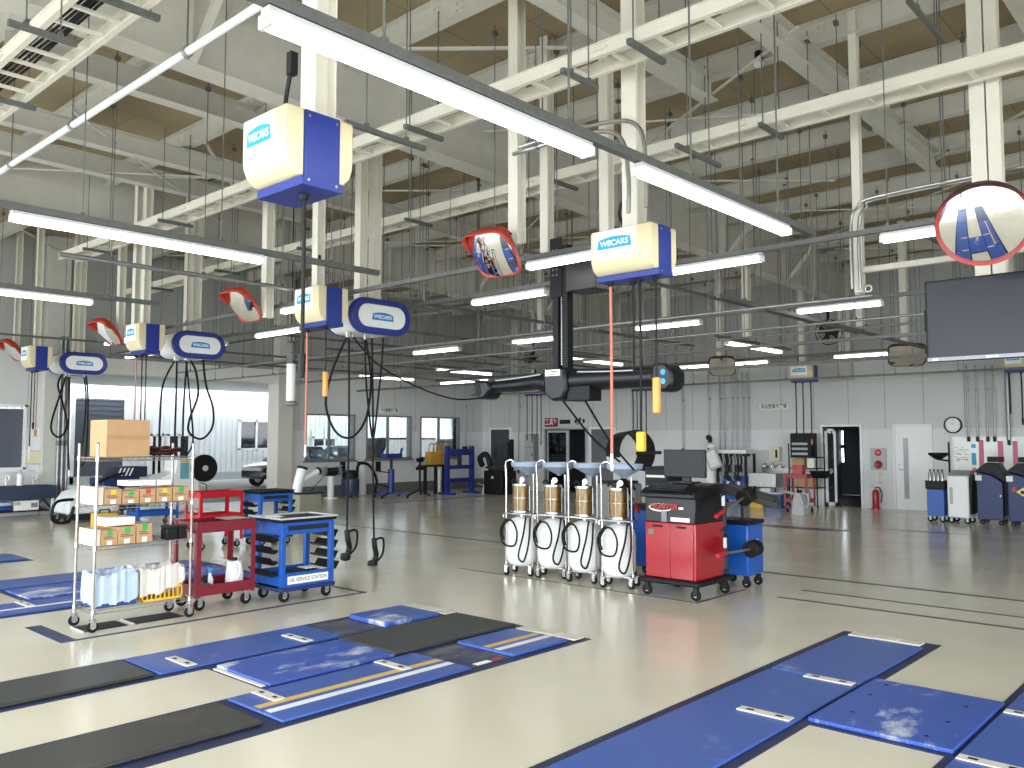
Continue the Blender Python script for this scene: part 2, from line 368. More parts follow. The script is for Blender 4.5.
for a, c in ((d[0], m_), (m_, d[1])): slab((a, c, 0, 2.1), DDARK, o)
# rooms behind the back wall
DROOM = mat('storeroom paint', (128, 134, 142), .8); STO = mat('storeroom floor', (60, 62, 62), .5)
def backroom(n, x0, x1, depth, hole=None):
    yb = YB+.2; b = MB()
    b.box((x0-.1, yb, 0), (x0, yb+depth, 2.9)); b.box((x1, yb, 0), (x1+.1, yb+depth, 2.9))
    if hole is None: b.box((x0-.1, yb+depth, 0), (x1+.1, yb+depth+.1, 2.9))
    else:
        h0, h1, z0, z1 = hole; ya, yc = yb+depth, yb+depth+.1
        b.box((x0-.1, ya, 0), (h0, yc, 2.9)); b.box((h1, ya, 0), (x1+.1, yc, 2.9)); b.box((h0, ya, 0), (h1, yc, z0)); b.box((h0, ya, z1), (h1, yc, 2.9))
    struct(f'wall_storeroom_{n}', b, DROOM)
    struct(f'ceiling_storeroom_{n}', MB().box((x0-.1, yb, 2.9), (x1+.1, yb+depth+.1, 3.0)), DROOM)
    struct(f'floor_storeroom_{n}', MB().box((x0-.1, yb-.1, -.15), (x1+.1, yb+depth, -.001)), STO)
YR = YB+.2+4.6; a, c = PY(835.5, 445, YR), PY(844.5, 445, YR)
HOLE = (a.x, c.x, PY(840, 462, YR).z, PY(840, 431, YR).z)
backroom(1, DARKD[0]-1.4, DARKD[1]+1.6, 4.6, HOLE); backroom(2, GLASSD[0]-.6, GLASSD[1]+.6, 3.5)
sx0, sx1, sy = DARKD[0]+.55, DARKD[1]+1.2, YB+3.2
o = thing('storeroom_shelf', 'dim steel shelf of dark boxes seen through the open doorway', 'shelf', (sx0, sy, 0))
for x in (sx0, sx1):
    for y in (sy, sy+.4): MB().box((x-.02, y-.02, 0), (x+.02, y+.02, 1.95)).build('post', DARK, o)
for z in (.35, .9, 1.45, 1.9): MB().box((sx0-.02, sy-.02, z), (sx1+.02, sy+.42, z+.03)).build('shelf_board', GREY, o)
for k, (dx, z, w_, h_) in enumerate(((.1, .381, .35, .4), (.55, .381, .4, .35), (.15, .931, .4, .28), (.7, .931, .3, .36), (.1, 1.481, .3, .3), (.5, 1.481, .45, .22))):
    bx = thing('storage_box', ('dark storage box low on the storeroom shelf, toward the bright window', 'dark storage box low on the storeroom shelf, away from the window', 'dark storage box at waist height on the storeroom shelf, toward the bright window', 'dark storage box at waist height on the storeroom shelf, away from the window', 'dark storage box high on the storeroom shelf, toward the bright window', 'flat dark storage box high on the storeroom shelf, away from the window')[k], 'box', (sx0+dx, sy, z)); MB().box((sx0+dx, sy+.03, z), (sx0+dx+w_, sy+.36, z+h_)).build('box_body', DARK, bx, .01); MB().box((sx0+dx+.05, sy+.022, z+h_*.4), (sx0+dx+w_*.5, sy+.0295, z+h_*.7)).build('paper_label', PAPER, bx)
o = MB()
for t in (.0, .5, 1.): o.box((HOLE[0]+(HOLE[1]-HOLE[0])*t-.03, YR, HOLE[2]), (HOLE[0]+(HOLE[1]-HOLE[0])*t+.03, YR+.08, HOLE[3]))
o.box((HOLE[0], YR, (HOLE[2]+HOLE[3])/2-.06), (HOLE[1], YR+.08, (HOLE[2]+HOLE[3])/2+.06))
o = o.build('window_5', BLACK, None); o['kind'] = 'structure'
# ---- floor lines and channels
GROOVE = mat('floor channel steel', (72, 74, 76), .45, .3); LNAVY = mat('navy floor line', (52, 62, 96), .5)
tn = [3]
def trim(mb, m): tn[0] += 1; return struct(f'trim_{tn[0]}', mb, m)
trim(MB().box((-20.5, 10.58, 0), (8, 10.65, .003)), GROOVE); trim(MB().box((-4.23, 9.62, 0), (8, 9.67, .003)), GROOVE); trim(MB().box((-4.25, 9.02, 0), (8, 9.08, .003)), GROOVE)
b = MB(); b.box((-8.75, 2.86, 0), (-7.86, 3.0, .003)); b.box((-7.91, 3.0, 0), (-7.86, 6.15, .003)); trim(b, LNAVY)
trim(MB().box((-9.2, 6.1, 0), (-7.86, 6.15, .003)), GROOVE)
b = MB(); b.box((-8.4, 8.12, 0), (-4.73, 8.15, .003)); b.box((-4.76, 8.15, 0), (-4.73, 9.25, .003)); trim(b, GROOVE)
b = MB(); b.box((-18.5, 14.9, 0), (-18.3, 19.5, .003)); trim(b, LNAVY)
b = MB(); b.box((-14.2, 18.4, 0), (-12.8, 18.6, .003)); trim(b, LNAVY)
# oil stains by the doors
ST = mat('dark floor stain', (64, 70, 78), .3)
for n, (x, y, a, c) in enumerate([(800, 528, .9, .16), (930, 532, .7, .05)]):
    p = FL(x, y); b = MB(); pts = [(p.x+a*math.cos(t)*(1+.3*math.sin(3*t)), p.y+c*2*math.sin(t)*(1+.3*math.cos(2*t))) for t in [i*math.pi/12 for i in range(24)]]
    b.prism(pts, 'z', .0005, .002); trim(b, ST)
# ---- roof steel
ROOFS = mat('roof steel paint', (204, 202, 194), .5, var=.04)
def ibeam(mb, a, c, h0, h1, w, up=(0, 0, 1), tf=.014, tw=.01):
    """H section from a to c whose bottom flange lies at a,c; depth h0 -> h1"""
    a, c = V(a), V(c); d = (c-a).normalized(); s = d.cross(V((0, 0, 1))).normalized()*w/2
    def plate(p, q, r, t): pass
    for lo0, lo1, hw, t0, t1 in ((0, 0, s, tf, tf), (h0-tf, h1-tf, s, tf, tf), (tf, tf, s*(tw/w), h0-2*tf, h1-2*tf)):
        v = []
        for P, l, t in ((a, lo0, t0), (c, lo1, t1)):
            for sg, z in ((-1, l), (1, l), (1, l+t), (-1, l+t)): v.append(mb.bm.verts.new(P+hw*sg+V((0, 0, z))))
        for f in ((3,2,1,0),(4,5,6,7),(0,1,5,4),(1,2,6,5),(2,3,7,6),(3,0,4,7)): mb.bm.faces.new([v[i] for i in f])
PY_ = [9.4+1.6*k for k in range(-8, 9)]
for y in PY_:
    z = RZ(y)-.3; b = MB(); ibeam(b, (XL, y, z), (XR, y, z), .29, .29, .15)
    for x in (-18.6, -15.2, -12.6, -10.5, -6.6, -3.93, -.2):                  # bolt rows at the splice plates
        for dx in (-.22, -.14, .14, .22):
            for dz in (.08, .15, .22): b.cbox((x+dx, y-.012, z+dz), (.022, .02, .022))
    struct('roof_purlin', b, ROOFS)
def rafter(x, ya, yb, za, zb_, ha, hb, w): b = MB(); ibeam(b, (x, ya, za), (x, yb, zb_), ha, hb, w); return b
for x in (-15.6, -8.4, 5.0):
    f = lambda y: 5.75-.021*y
    b = rafter(x, YN, YB, f(YN), f(YB), RZ(YN)-f(YN)-.04, RZ(YB)-f(YB)-.02, .32)
    for y in (1.3, 4.1, 7, 9.8, 12.7, 15.5, 18.4, 20): b.box((x-.15, y-.008, f(y)+.01), (x+.15, y+.008, RZ(y)-.05))
    for y in (4.1, 15.5, 18.4):
        for sg in (1,): b.bar((x+sg*.16, y, f(y)+.02), (x+sg*.75, y, RZ(y)-.4), .07)
    struct('roof_rafter', b, ROOFS)
for x, ya, yb, z in ((-12.6, 1.0, 14.2, 6.03), (-3.93, 3, 14.3, 6.08), (-5.2, 3.0, 9.45, 6.06), (-10.5, 3.0, 7.8, 6.1), (-1.75, 3, 11.0, 6.06), (-14.2, 3.0, 9.4, 6.1)):
    struct('roof_rafter', rafter(x, ya, yb, z, z-.008*(yb-ya), .3, .3, .2), ROOFS)
def brace(a, c, w=.05): struct('roof_brace', MB().bar(a, c, w, w*.5), ROOFS)
for i in range(5):
    for k, xx in enumerate((-20, -14.6, -12, -7.4, -2)):
        y = PY_[6+i*2] if 6+i*2 < len(PY_) else 20
        brace((xx, y, RZ(y)-.35), (xx+1.9*(1 if (i+k) % 2 else -1), y+1.6, RZ(y+1.6)-.35))
for k, (xa, ya, xb, yb) in enumerate([(-8.2, 2.8, -3.5, 5.5), (-8.2, 8.4, -3.6, 11.2), (-15.4, 4.2, -11.8, 8.3), (-15.4, 11, -8.6, 15.5), (-8.2, 14, -2, 18)]):
    brace((xa, ya, RZ(ya)-.5), (xb, yb, RZ(yb)-.5), .035); brace((xa, yb, RZ(yb)-.52), (xb, ya, RZ(ya)-.52), .035)
# wall columns standing on the far walls
for n, x in enumerate((-20.0, -15.6, -8.4)): struct('wall_column', MB().box((x-.16, YB-.16, 3.3), (x+.16, YB-.01, RZ(YB)-.3)), STEEL)
# ---- outside: canopy, corrugated building
XB = -35.0
struct('canopy_roof', MB().box((-34.2, -14, 3.86), (XL-.22, 34, 4.02)), mat('canopy soffit', (206, 207, 204), .6))
bd = thing('building', 'white corrugated metal building across the yard, seen through the wide opening', 'building', (XB, 14, -.03))
c = MB(); y = -6.; pts = []
while y < 46: pts += [(XB, y), (XB, y+.13), (XB-.05, y+.17), (XB-.05, y+.22)]; y += .26
c.prism([*pts, (XB-.3, y), (XB-.3, -6)], 'z', -.03, 6.5); c.build('wall', mat('white corrugated steel', (232, 236, 240), .45, var=.02), bd, flat=True)
def onb(x, y): return PX(x, y, XB+.06)
def bopen(name, x0, x1, yt, yb, m, fr=True):
    a, e = onb(x0, (yt+yb)/2), onb(x1, (yt+yb)/2); z0, z1 = max(0, onb((x0+x1)/2, yb).z), onb((x0+x1)/2, yt).z
    f = MB(); t = .09
    if fr:
        for p, q in (((a.y, z0), (e.y, z0+t)), ((a.y, z1-t), (e.y, z1)), ((a.y, z0), (a.y+t, z1)), ((e.y-t, z0), (e.y, z1)), (((a.y+e.y)/2-t/2, z0), ((a.y+e.y)/2+t/2, z1))): f.box((XB-.02, p[0], p[1]), (XB+.1, q[0], q[1]))
        o = f.build(name, WHITE, bd); MB().box((XB+.01, a.y+t, z0+t), (XB+.04, e.y-t, z1-t)).build('pane', m, o)
    else:
        n = int((z1-z0)/.1)
        for i in range(n): f.box((XB-.02, a.y, z0+i*.1), (XB+.05+.02*(i % 2), e.y, z0+i*.1+.1))
        o = f.build(name, m, bd)
        g = MB(); g.box((XB-.02, a.y-.15, z0), (XB+.12, a.y-.005, z1+.15)); g.box((XB-.02, e.y+.005, z0), (XB+.12, e.y+.15, z1+.15)); g.box((XB-.02, a.y-.005, z1+.005), (XB+.12, e.y+.005, z1+.15)); g.build('shutter_frame', WHITE, bd)
NIGHT = mat('dark window glass', (26, 32, 40), .08, var=.3)
bopen('shutter', 74, 123, 399, 489, mat('slate shutter', (86, 92, 104), .5), False)
bopen('window', 239, 273, 420, 450, NIGHT); bopen('window', 167, 190, 434, 478, NIGHT); bopen('window', 150, 163, 434, 480, NIGHT)
bopen('window', 312, 336, 437, 470, NIGHT); bopen('window', 375, 395, 440, 466, NIGHT)
b = MB(); b.box((XB-.02, -5, -.03), (XB+.12, 45, .3)); b.build('plinth', LGREY, bd)
# ================================================================ LAMPS, RAILS, TRAYS
TUBE = mat('lit fluorescent tube', (255, 255, 252), emit=5., var=0)
def rail(a, c, label, name='strut_rail', w=.045, m=DGALV, rods=1.6, r=.006, top=None, cat='rail', round_=False):
    """hung rail with its own hanger rods up to the roof steel"""
    a, c = V(a), V(c); o = thing(name, label, cat, a); b = MB()
    if round_: b.cyl(a, c, w/2, 10)
    else: b.bar(a, c, w)
    b.build('rail', m, o)
    n = max(2, int((c-a).length/rods)+1)
    for i in range(n):
        p = a.lerp(c, (i+.5)/n) if n > 1 else a
        h = MB(); zt = (RZ(p.y)-.16) if top is None else top
        h.cyl(p+V((0, 0, w/2)), (p.x, p.y, zt), r, 6); h.cbox((p.x, p.y, p.z+w/2+.012), (.035, .035, .03)); h.cbox((p.x, p.y, zt-.1), (.045, .06, .05))
        h.build('hanger_rod', DGALV, o)
    return o
def lamp(c, axis, ln, label):
    d = V((1, 0, 0)) if axis == 'x' else V((0, 1, 0)); c = V(c)
    o = thing('fluorescent_lamp', label, 'lamp', c, 'fluorescent lamps hung under the rails')
    h = MB(); s = V((0, 1, 0)) if axis == 'x' else V((1, 0, 0))
    h.obox(c+V((0, 0, .04)), d*ln/2, s*.035, V((0, 0, .02))); h.build('lamp_body', LGREY, o, .006)
    t = MB(); pts = [(-.042, .024), (-.05, .0), (-.04, -.03), (.04, -.03), (.05, 0), (.042, .024)]
    L = ln/2-.03
    A = [t.bm.verts.new(c-d*L+s*p+V((0, 0, q))) for p, q in pts]; B = [t.bm.verts.new(c+d*L+s*p+V((0, 0, q))) for p, q in pts]
    for i in range(6): t.bm.faces.new((A[i], A[(i+1) % 6], B[(i+1) % 6], B[i]))
    t.bm.faces.new(A[::-1]); t.bm.faces.new(B)
    t.build('lit_tube', TUBE, o)
    for sg in (-1, 1): MB().obox(c+d*sg*(ln/2-.012)+V((0, 0, -.002)), d*.012, s*.05, V((0, 0, .03))).build('end_cap', WHITE, o)
    for sg in (-1, 1): MB().obox(c+d*sg*ln*.32+V((0, 0, .0618)), d*.02, s*.02, V((0, 0, .0015))).build('hanging_clip', GALV, o)
    return o
LZ = 3.6
LAMPS = [
 ('y', -3.25, 3.12, 2.36, 'long lit fluorescent lamp, nearest and largest of all, just above the near reel box'),
 ('y', -3.22, 6.0, 2.36, 'long lit fluorescent lamp on the same rail as the nearest one, beyond it'),
 ('y', -7.78, 3.5, 2.36, 'long lit fluorescent lamp crossing the drop posts of the middle reel box'),
 ('y', -11.9, 3.4, 2.36, 'long lit fluorescent lamp cut by the frame edge above the farthest reel'),
 ('y', -7.86, 15.9, 2.36, 'long lit fluorescent lamp aimed at the sink wall, above the small mirror there'),
 ('y', -12.1, 16.2, 2.2, 'long lit fluorescent lamp just behind the black camera column, pointing at the far wall'),
 ('y', -16.65, 16.3, 2.12, 'long lit fluorescent lamp over the far corner, next to the dark door wall'),
 ('y', -20.0, 16.3, 2.12, 'long lit fluorescent lamp close above the first yard window'),
 ('x', -5.2, 6.78, 1.5, 'lit lamp between the large red framed mirror and second reel box'),
 ('x', -4.5, 8.05, 1.25, 'lit fluorescent lamp sticking out past the blue side of the second reel box'),
 ('x', -7.45, 8.1, 1.3, 'lit fluorescent lamp beside the black camera column, below the red framed mirror'),
 ('x', -2.3, 8.05, .8, 'lit fluorescent lamp half hidden by the round mirror'),
 ('x', -10.3, 11.95, 1.15, 'lit fluorescent lamp to the side of the black camera column, over the camera beam'),
 ('x', -7.37, 11.85, 1.22, 'lit fluorescent lamp centred under the haunched roof beam, past the second reel box'),
 ('x', -4.57, 11.83, 1.2, 'lit fluorescent lamp hung directly above the black wall fan'),
 ('x', -13.1, 12.0, 1.4, 'lit fluorescent lamp above the far end of the camera beam'),
 ('x', -10.95, 19.05, 1.2, 'lit fluorescent lamp touching the small mirror back, toward the console'),
 ('x', -9.5, 19.02, .9, 'lit fluorescent lamp touching the small mirror back, toward the sink'),
 ('x', -6.7, 18.95, 1.5, 'lit fluorescent lamp low over the open dark doorway'),
 ('x', -19.5, 19.1, 2.2, 'lit fluorescent lamp over the sign board of the window wall'),
 ('x', -12.9, 8.1, 1.4, 'lit fluorescent lamp behind the grey exhaust duct'),
 ('x', -10.2, 6.78, 1.0, 'lit fluorescent lamp beside the middle reel box, by a mirror bracket'),
 ('x', -16.2, 6.78, 1.3, 'lit fluorescent lamp behind the reel box second from the end of the row'),
 ('x', -15.7, 8.3, 1.3, 'lit fluorescent lamp under the oval reel second from the end of the row'),
 ('x', -18.6, 8.2, 1.3, 'lit fluorescent lamp between the last two oval reels'),
]
for ax, x, y, ln, lab in LAMPS: lamp((x, y, LZ), ax, ln, lab)
RZL = LZ+.065+.03
rail((-3.25, .4, RZL), (-3.22, 7.75, RZL), 'grey lamp rail carrying the two nearest long lamps', 'lamp_rail', .06, rods=1.7, r=.008)
rail((-7.78, .9, RZL), (-7.78, 6.2, RZL), 'grey lamp rail over the long lamp that crosses the middle drop posts', 'lamp_rail', .06, rods=1.7)
rail((-11.9, 1.2, RZL), (-11.9, 5.5, RZL), 'grey lamp rail over the long lamp cut by the frame edge', 'lamp_rail', .06, rods=1.5)
rail((-7.86, 14.3, RZL), (-7.86, 17.6, RZL), 'short grey lamp rail over the lamp aimed toward the sink wall', 'lamp_rail', .05)
rail((-12.1, 14.8, RZL), (-12.1, 17.9, RZL), 'short grey lamp rail behind the black camera column', 'lamp_rail', .05)
rail((-16.65, 14.6, RZL), (-16.65, 18, RZL), 'short grey lamp rail over the far corner', 'lamp_rail', .05)
rail((-20, 14.6, RZL), (-20, 18, RZL), 'short grey lamp rail above the first yard window', 'lamp_rail', .05)
rail((-17.2, 6.78, RZL), (-4.3, 6.78, RZL), 'grey lamp rail running behind the row of reel boxes', 'lamp_rail', .05, rods=1.5)
rail((-19.6, 8.1, RZL), (-1.9, 8.05, RZL), 'grey lamp rail running from the oval reels to the round mirror', 'lamp_rail', .05, rods=1.6)
rail((-20.5, 11.98, RZL), (1.5, 11.83, RZL), 'grey lamp rail crossing the hall above the wall fans', 'lamp_rail', .05, rods=1.5)
rail((-20.9, 19.1, RZL), (2, 18.95, RZL), 'grey lamp rail nearest the far wall', 'lamp_rail', .05, rods=1.5)
# ---- cable trays
def tray(x0, x1, y, z, wd, label, step=.45, drop=4, cables=None):
    o = thing('cable_tray', label, 'cable tray', ((x0+x1)/2, y, z))
    for sg in (-1, 1):
        b = MB(); yy = y+sg*wd/2; b.box((x0, yy-.008, z-.06), (x1, yy+.008, z+.06)); b.box((x0, yy-.025, z+.05), (x1, yy+.025, z+.062)); b.box((x0, yy-.025, z-.062), (x1, yy+.025, z-.05))
        for k in range(int((x1-x0)/1.5)): b.box((x0+k*1.5+.2, yy-.03, z-.012), (x0+k*1.5+.36, yy+.03, z+.012))
        b.build('side_rail', CREAM, o)
    n = min(96, int((x1-x0)/step)); me = None
    for i in range(n):
        xx = x0+(i+.5)*(x1-x0)/n
        if me is None: r0 = MB().box((xx-.02, y-wd/2+.03, z-.055), (xx+.02, y+wd/2-.03, z-.03)).build('rung', CREAM, o); me = r0; xb = xx
        else: c = me.copy(); COL.objects.link(c); c.location = (xx-xb, 0, 0)
    if cables:
        cb = MB()
        for k in range(cables): cb.tube([(x0+j*.8, y-wd/2+.06+k*.035+.012*math.sin(j*1.7+k), z-.02) for j in range(int((x1-x0)/.8)+1)], .012, 6)
        cb.build('cable_bundle', RUBBER, o)
    for i in range(drop):
        xx = x0+(i+.5)*(x1-x0)/drop
        for sg in (-1, 1): MB().cyl((xx, y+sg*(wd/2+.05), z-.09), (xx, y+sg*(wd/2+.05), RZ(y)-.2), .007, 6).build('hanger_rod', DGALV, o)
        b = MB(); b.bar((xx, y-wd/2-.12, z-.085), (xx, y+wd/2+.12, z-.085), .045); b.build('support_strut', DGALV, o)
    return o
tray(-16.5, 6, 5.9, 5.1, .3, 'cream cable ladder tray running across just in front of the second reel box post', drop=8)
tray(-19.5, 6, 8.4, 5.12, .3, 'cream cable ladder tray crossing in front of the screen posts', drop=9)
tray(-13, 3, 2.54, 5.1, .42, 'cream cable ladder tray with thick black cables, nearest of the three', .34, drop=6, cables=5)
# ---- pipes and struts of the clutter
def pipe(pts, r, m, label, name='conduit_pipe', hang=(), cat='pipe'):
    o = thing(name, label, cat, pts[0]); b = MB(); b.tube(pts, r, 9); b.build('pipe', m, o)
    for p in hang:
        p = V(p); h = MB(); h.cyl(p, (p.x, p.y, RZ(p.y)-.16), .007, 6); h.build('hanger_rod', DGALV, o)
        k = MB(); k.lathe([(r+.002, -.02), (r+.014, -.02), (r+.014, .02), (r+.002, .02)], p, 10, (1, 0, 0), True); k.build('clamp', GALV, o)
    return o
pa = FL(-60, 210, 4.5); 
PZ = 4.9
a_, c_ = FL(0, 172, PZ), FL(252, 10, PZ); yy = (a_.y+c_.y)/2
pipe([(a_.x-2.5, yy, PZ), (c_.x+.3, yy, PZ), (c_.x+.6, yy, PZ), (c_.x+2.6, yy, PZ)], .033, mat('white vinyl pipe', (222, 224, 226), .35, var=.02), 'white jointed pipe slanting overhead above the near reel box', hang=[(a_.x+.4, yy, PZ), (a_.x+2.2, yy, PZ), (c_.x-1.0, yy, PZ)])
P2 = PY(605, 60, 6.2)
pipe(spl([(P2.x-1.1, 6.15, 4.6), (P2.x-.15, 6.15, 4.58), (P2.x+.2, 6.15, 4.45), (P2.x+.28, 6.15, 4.1), (P2.x+.28, 6.15, 3.75)], 6), .02, SILVER, 'bent bright conduit dropping to the lamp rail beside the second reel box post', hang=[(P2.x-.8, 6.15, 4.6)])
pipe(spl([(P2.x-1.1, 6.25, 4.7), (P2.x-.05, 6.25, 4.68), (P2.x+.32, 6.25, 4.55), (P2.x+.4, 6.25, 4.2), (P2.x+.4, 6.25, 3.8)], 6), .02, SILVER, 'outer bent bright conduit of the pair beside the second reel box post', hang=[(P2.x-.8, 6.25, 4.7)])
Z3 = 3.55
for k, (dy, lab) in enumerate(((0, 'bright twin conduit arching into the hanging pole beside the screen, front pipe'), (.09, 'bright twin conduit arching into the hanging pole beside the screen, rear pipe'))):
    p = PY(858, 250, 9.2)
    pipe(spl([(p.x-.02+dy*.6, 9.06+dy, 3.35), (p.x-.02+dy*.6, 9.06+dy, 4.05), (p.x+.06+dy*.6, 9.06+dy, 4.22), (p.x+.3, 9.06+dy, 4.3), (p.x+1.9, 9.06+dy, 4.32)], 6), .018, SILVER, lab, hang=[(p.x+.9, 9.06+dy, 4.31)])
RAILS = [  # axis, fixed, from, to, z, size, what it is
 ('x', 9.25, -19, -3.2, 3.29, .04, 'thin pipe rail passing behind the red framed mirror toward the screen'),
 ('x', 9.5, -18, -4, 4.02, .05, 'dark strut rail high behind the middle oval reel'),
 ('x', 10.4, -20, 2, 3.2, .035, 'thin pipe rail level with the black camera column bracket'),
 ('x', 11.0, -20, -8, 4.2, .05, 'dark strut rail crossing above the camera column'),
 ('x', 13.2, -20.5, 1, 3.3, .05, 'dark strut rail crossing behind the wall fans'),
 ('x', 14.2, -20.5, 1, 3.6, .04, 'thin pipe rail crossing high behind the wall fans'),
 ('x', 15.6, -20.5, 2, 3.2, .06, 'dark strut rail passing over the console monitor'),
 ('x', 17.3, -20.5, 2, 3.35, .05, 'dark strut rail crossing before the last lamp row'),
 ('x', 20.4, -20.5, 2, 3.25, .05, 'dark strut rail running along the far wall above the signs'),
 ('x', 21.3, -20.5, 3, 3.9, .06, 'grey pipe rail fixed high along the far wall'),
 ('y', -6.2, 6.95, 17, 3.85, .045, 'strut rail running from the camera column bracket to the sink wall'),
 ('y', -9.32, 7.6, 16, 3.75, .05, 'strut rail running beside the deep haunched roof beam'),
 ('y', -10.5, 8.75, 15, 3.5, .045, 'strut rail starting above the middle oval reel'),
 ('y', -10.35, 3.6, 9.5, 3.88, .06, 'round grey pipe above the long lamp by the middle drop posts'),
 ('y', -13.0, 9.15, 20, 3.42, .045, 'strut rail leading to the far corner past the camera column'),
 ('y', -14.9, 9.1, 20, 3.86, .045, 'strut rail leading over the sign of the window wall'),
 ('y', -17.3, 7, 20, 3.45, .045, 'strut rail leading over the middle yard window'),
 ('y', -19.3, 5, 20, 3.9, .045, 'strut rail closest to the window wall'),
 ('y', -4.9, 9, 17, 3.45, .05, 'strut rail leading toward the black wall fan'),
 ('y', -2.7, 9.4, 16, 3.9, .05, 'strut rail hanging beside the screen post'),
]
for ax, f, a, c, z, w, lab in RAILS:
    rail((a, f, z) if ax == 'x' else (f, a, z), (c, f, z) if ax == 'x' else (f, c, z), lab, w=w, rods=1.35, round_='pipe' in lab, m=GALV if 'pipe' in lab else DGALV)
# short struts carrying pipe clamps near the roof
for (x0, y0, x1, y1, z, lab) in [
 (562, 70, 585, 92, 4.75, 'short dark strut end hanging before the second cable tray, by two black clips'), (676, 145, 720, 166, 4.55, 'short dark strut hung on two rods past the lamp rail'),
 (826, 96, 868, 130, 5.4, 'short dark strut fixed under the roof beam near the hanging pole'), (908, 0, 946, 40, 5.5, 'short dark strut tilting down beside the screen posts'),
 (8, 22, 75, 46, 4.7, 'short galvanised strut under the cable ladder with black cables'), (345, 122, 416, 152, 4.3, 'short grey strut passing the blue flank of the near reel box')]:
    p, q = FL(x0, y0, z), FL(x1, y1, z); rail(p, (p.x, q.y, z), lab, rods=.7, w=.04)
# ================================================================ HOSE REELS ON DROP POSTS
ADHES = mat('white sign film', (250, 250, 250), .4, var=0)
LOGOB = mat('logo blue', (34, 130, 200), .4, var=0); LETTER = mat('white lettering', (250, 250, 250), .5, var=0)
def logo_plate(o, c, w, h, xdir, ydir=(0, 0, 1), m=CYAN):
    """arched blue plate with white capitals"""
    X, Y = V(xdir), V(ydir); Z = X.cross(Y); c = V(c); b = MB()
    top = [(-.46+.92*i/10, .28+.2*math.sin(math.pi*i/10)) for i in range(11)]
    pts = [(-.5, -.5), (.5, -.5)]+[(x, y) for x, y in top[::-1]]
    A = [c+X*(p*w)+Y*(q*h) for p, q in pts]
    f = [b.bm.verts.new(p+Z*.003) for p in A]; g = [b.bm.verts.new(p) for p in A]
    for i in range(len(f)): b.bm.faces.new((g[i], g[(i+1) % len(f)], f[(i+1) % len(f)], f[i]))
    b.bm.faces.new(f); b.bm.faces.new(g[::-1])
    p = b.build('logo_plate', m, o)
    text(p, 'WECARS', LETTER, c+Z*.004-Y*h*.08, h*.62, X, Y, fit=w*.82, bold=.02)
    return p
def hoses(o, specs):
    """specs: list of (points, radius, material, end kind)"""
    for pts, r, m, end in specs:
        b = MB(); b.tube(spl(pts, 5), r, 7); h = b.build('hose', m, o); e = V(pts[-1])
        if end == 'pendant':
            k = MB(); k.obox(e-V((0, 0, .16)), V((.032, 0, 0)), V((0, .026, 0)), V((0, 0, .16))); k = k.build('pendant_control', AMBER, h, .012)
        elif end == 'yellow':
            k = MB(); k.obox(e-V((0, 0, .09)), V((.04, 0, 0)), V((0, .03, 0)), V((0, 0, .09))); k = k.build('pendant_control', YELLOW, h, .015)
        elif end == 'tip':
            k = MB(); k.cyl(e, e-V((0, 0, .1)), .014, 10); k.cyl(e-V((0, 0, .1)), e-V((0, 0, .16)), .02, 10, .012); k.build('air_coupler', WHITE, h)
        elif end == 'plug':
            k = MB(); k.cyl(e, e-V((0, 0, .14)), .025, 10, .018); k.build('plug', BLACK, h)
        elif end == 'copper':
            k = MB(); k.cyl(e, e-V((0, 0, .14)), .03, 10, .022); k.build('plug', mat('copper coupler', (170, 110, 70), .4, .5), h)
        elif end == 'gun':
            k = MB(); k.tube(spl([e, e-V((-.03, 0, .12)), e-V((.02, 0, .24)), e-V((.0, 0, .34))], 4), .03, 8); k.tube(spl([e-V((-.02, .0, .06)), e-V((-.12, 0, .08)), e-V((-.12, 0, .25)), e-V((0, 0, .32))], 4), .012, 6); k.lathe([(0, -.05), (.05, -.03), (.06, 0), (.05, .04), (0, .05)], e-V((.0, 0, .36)), 12); k.build('nozzle', BLACK, h)
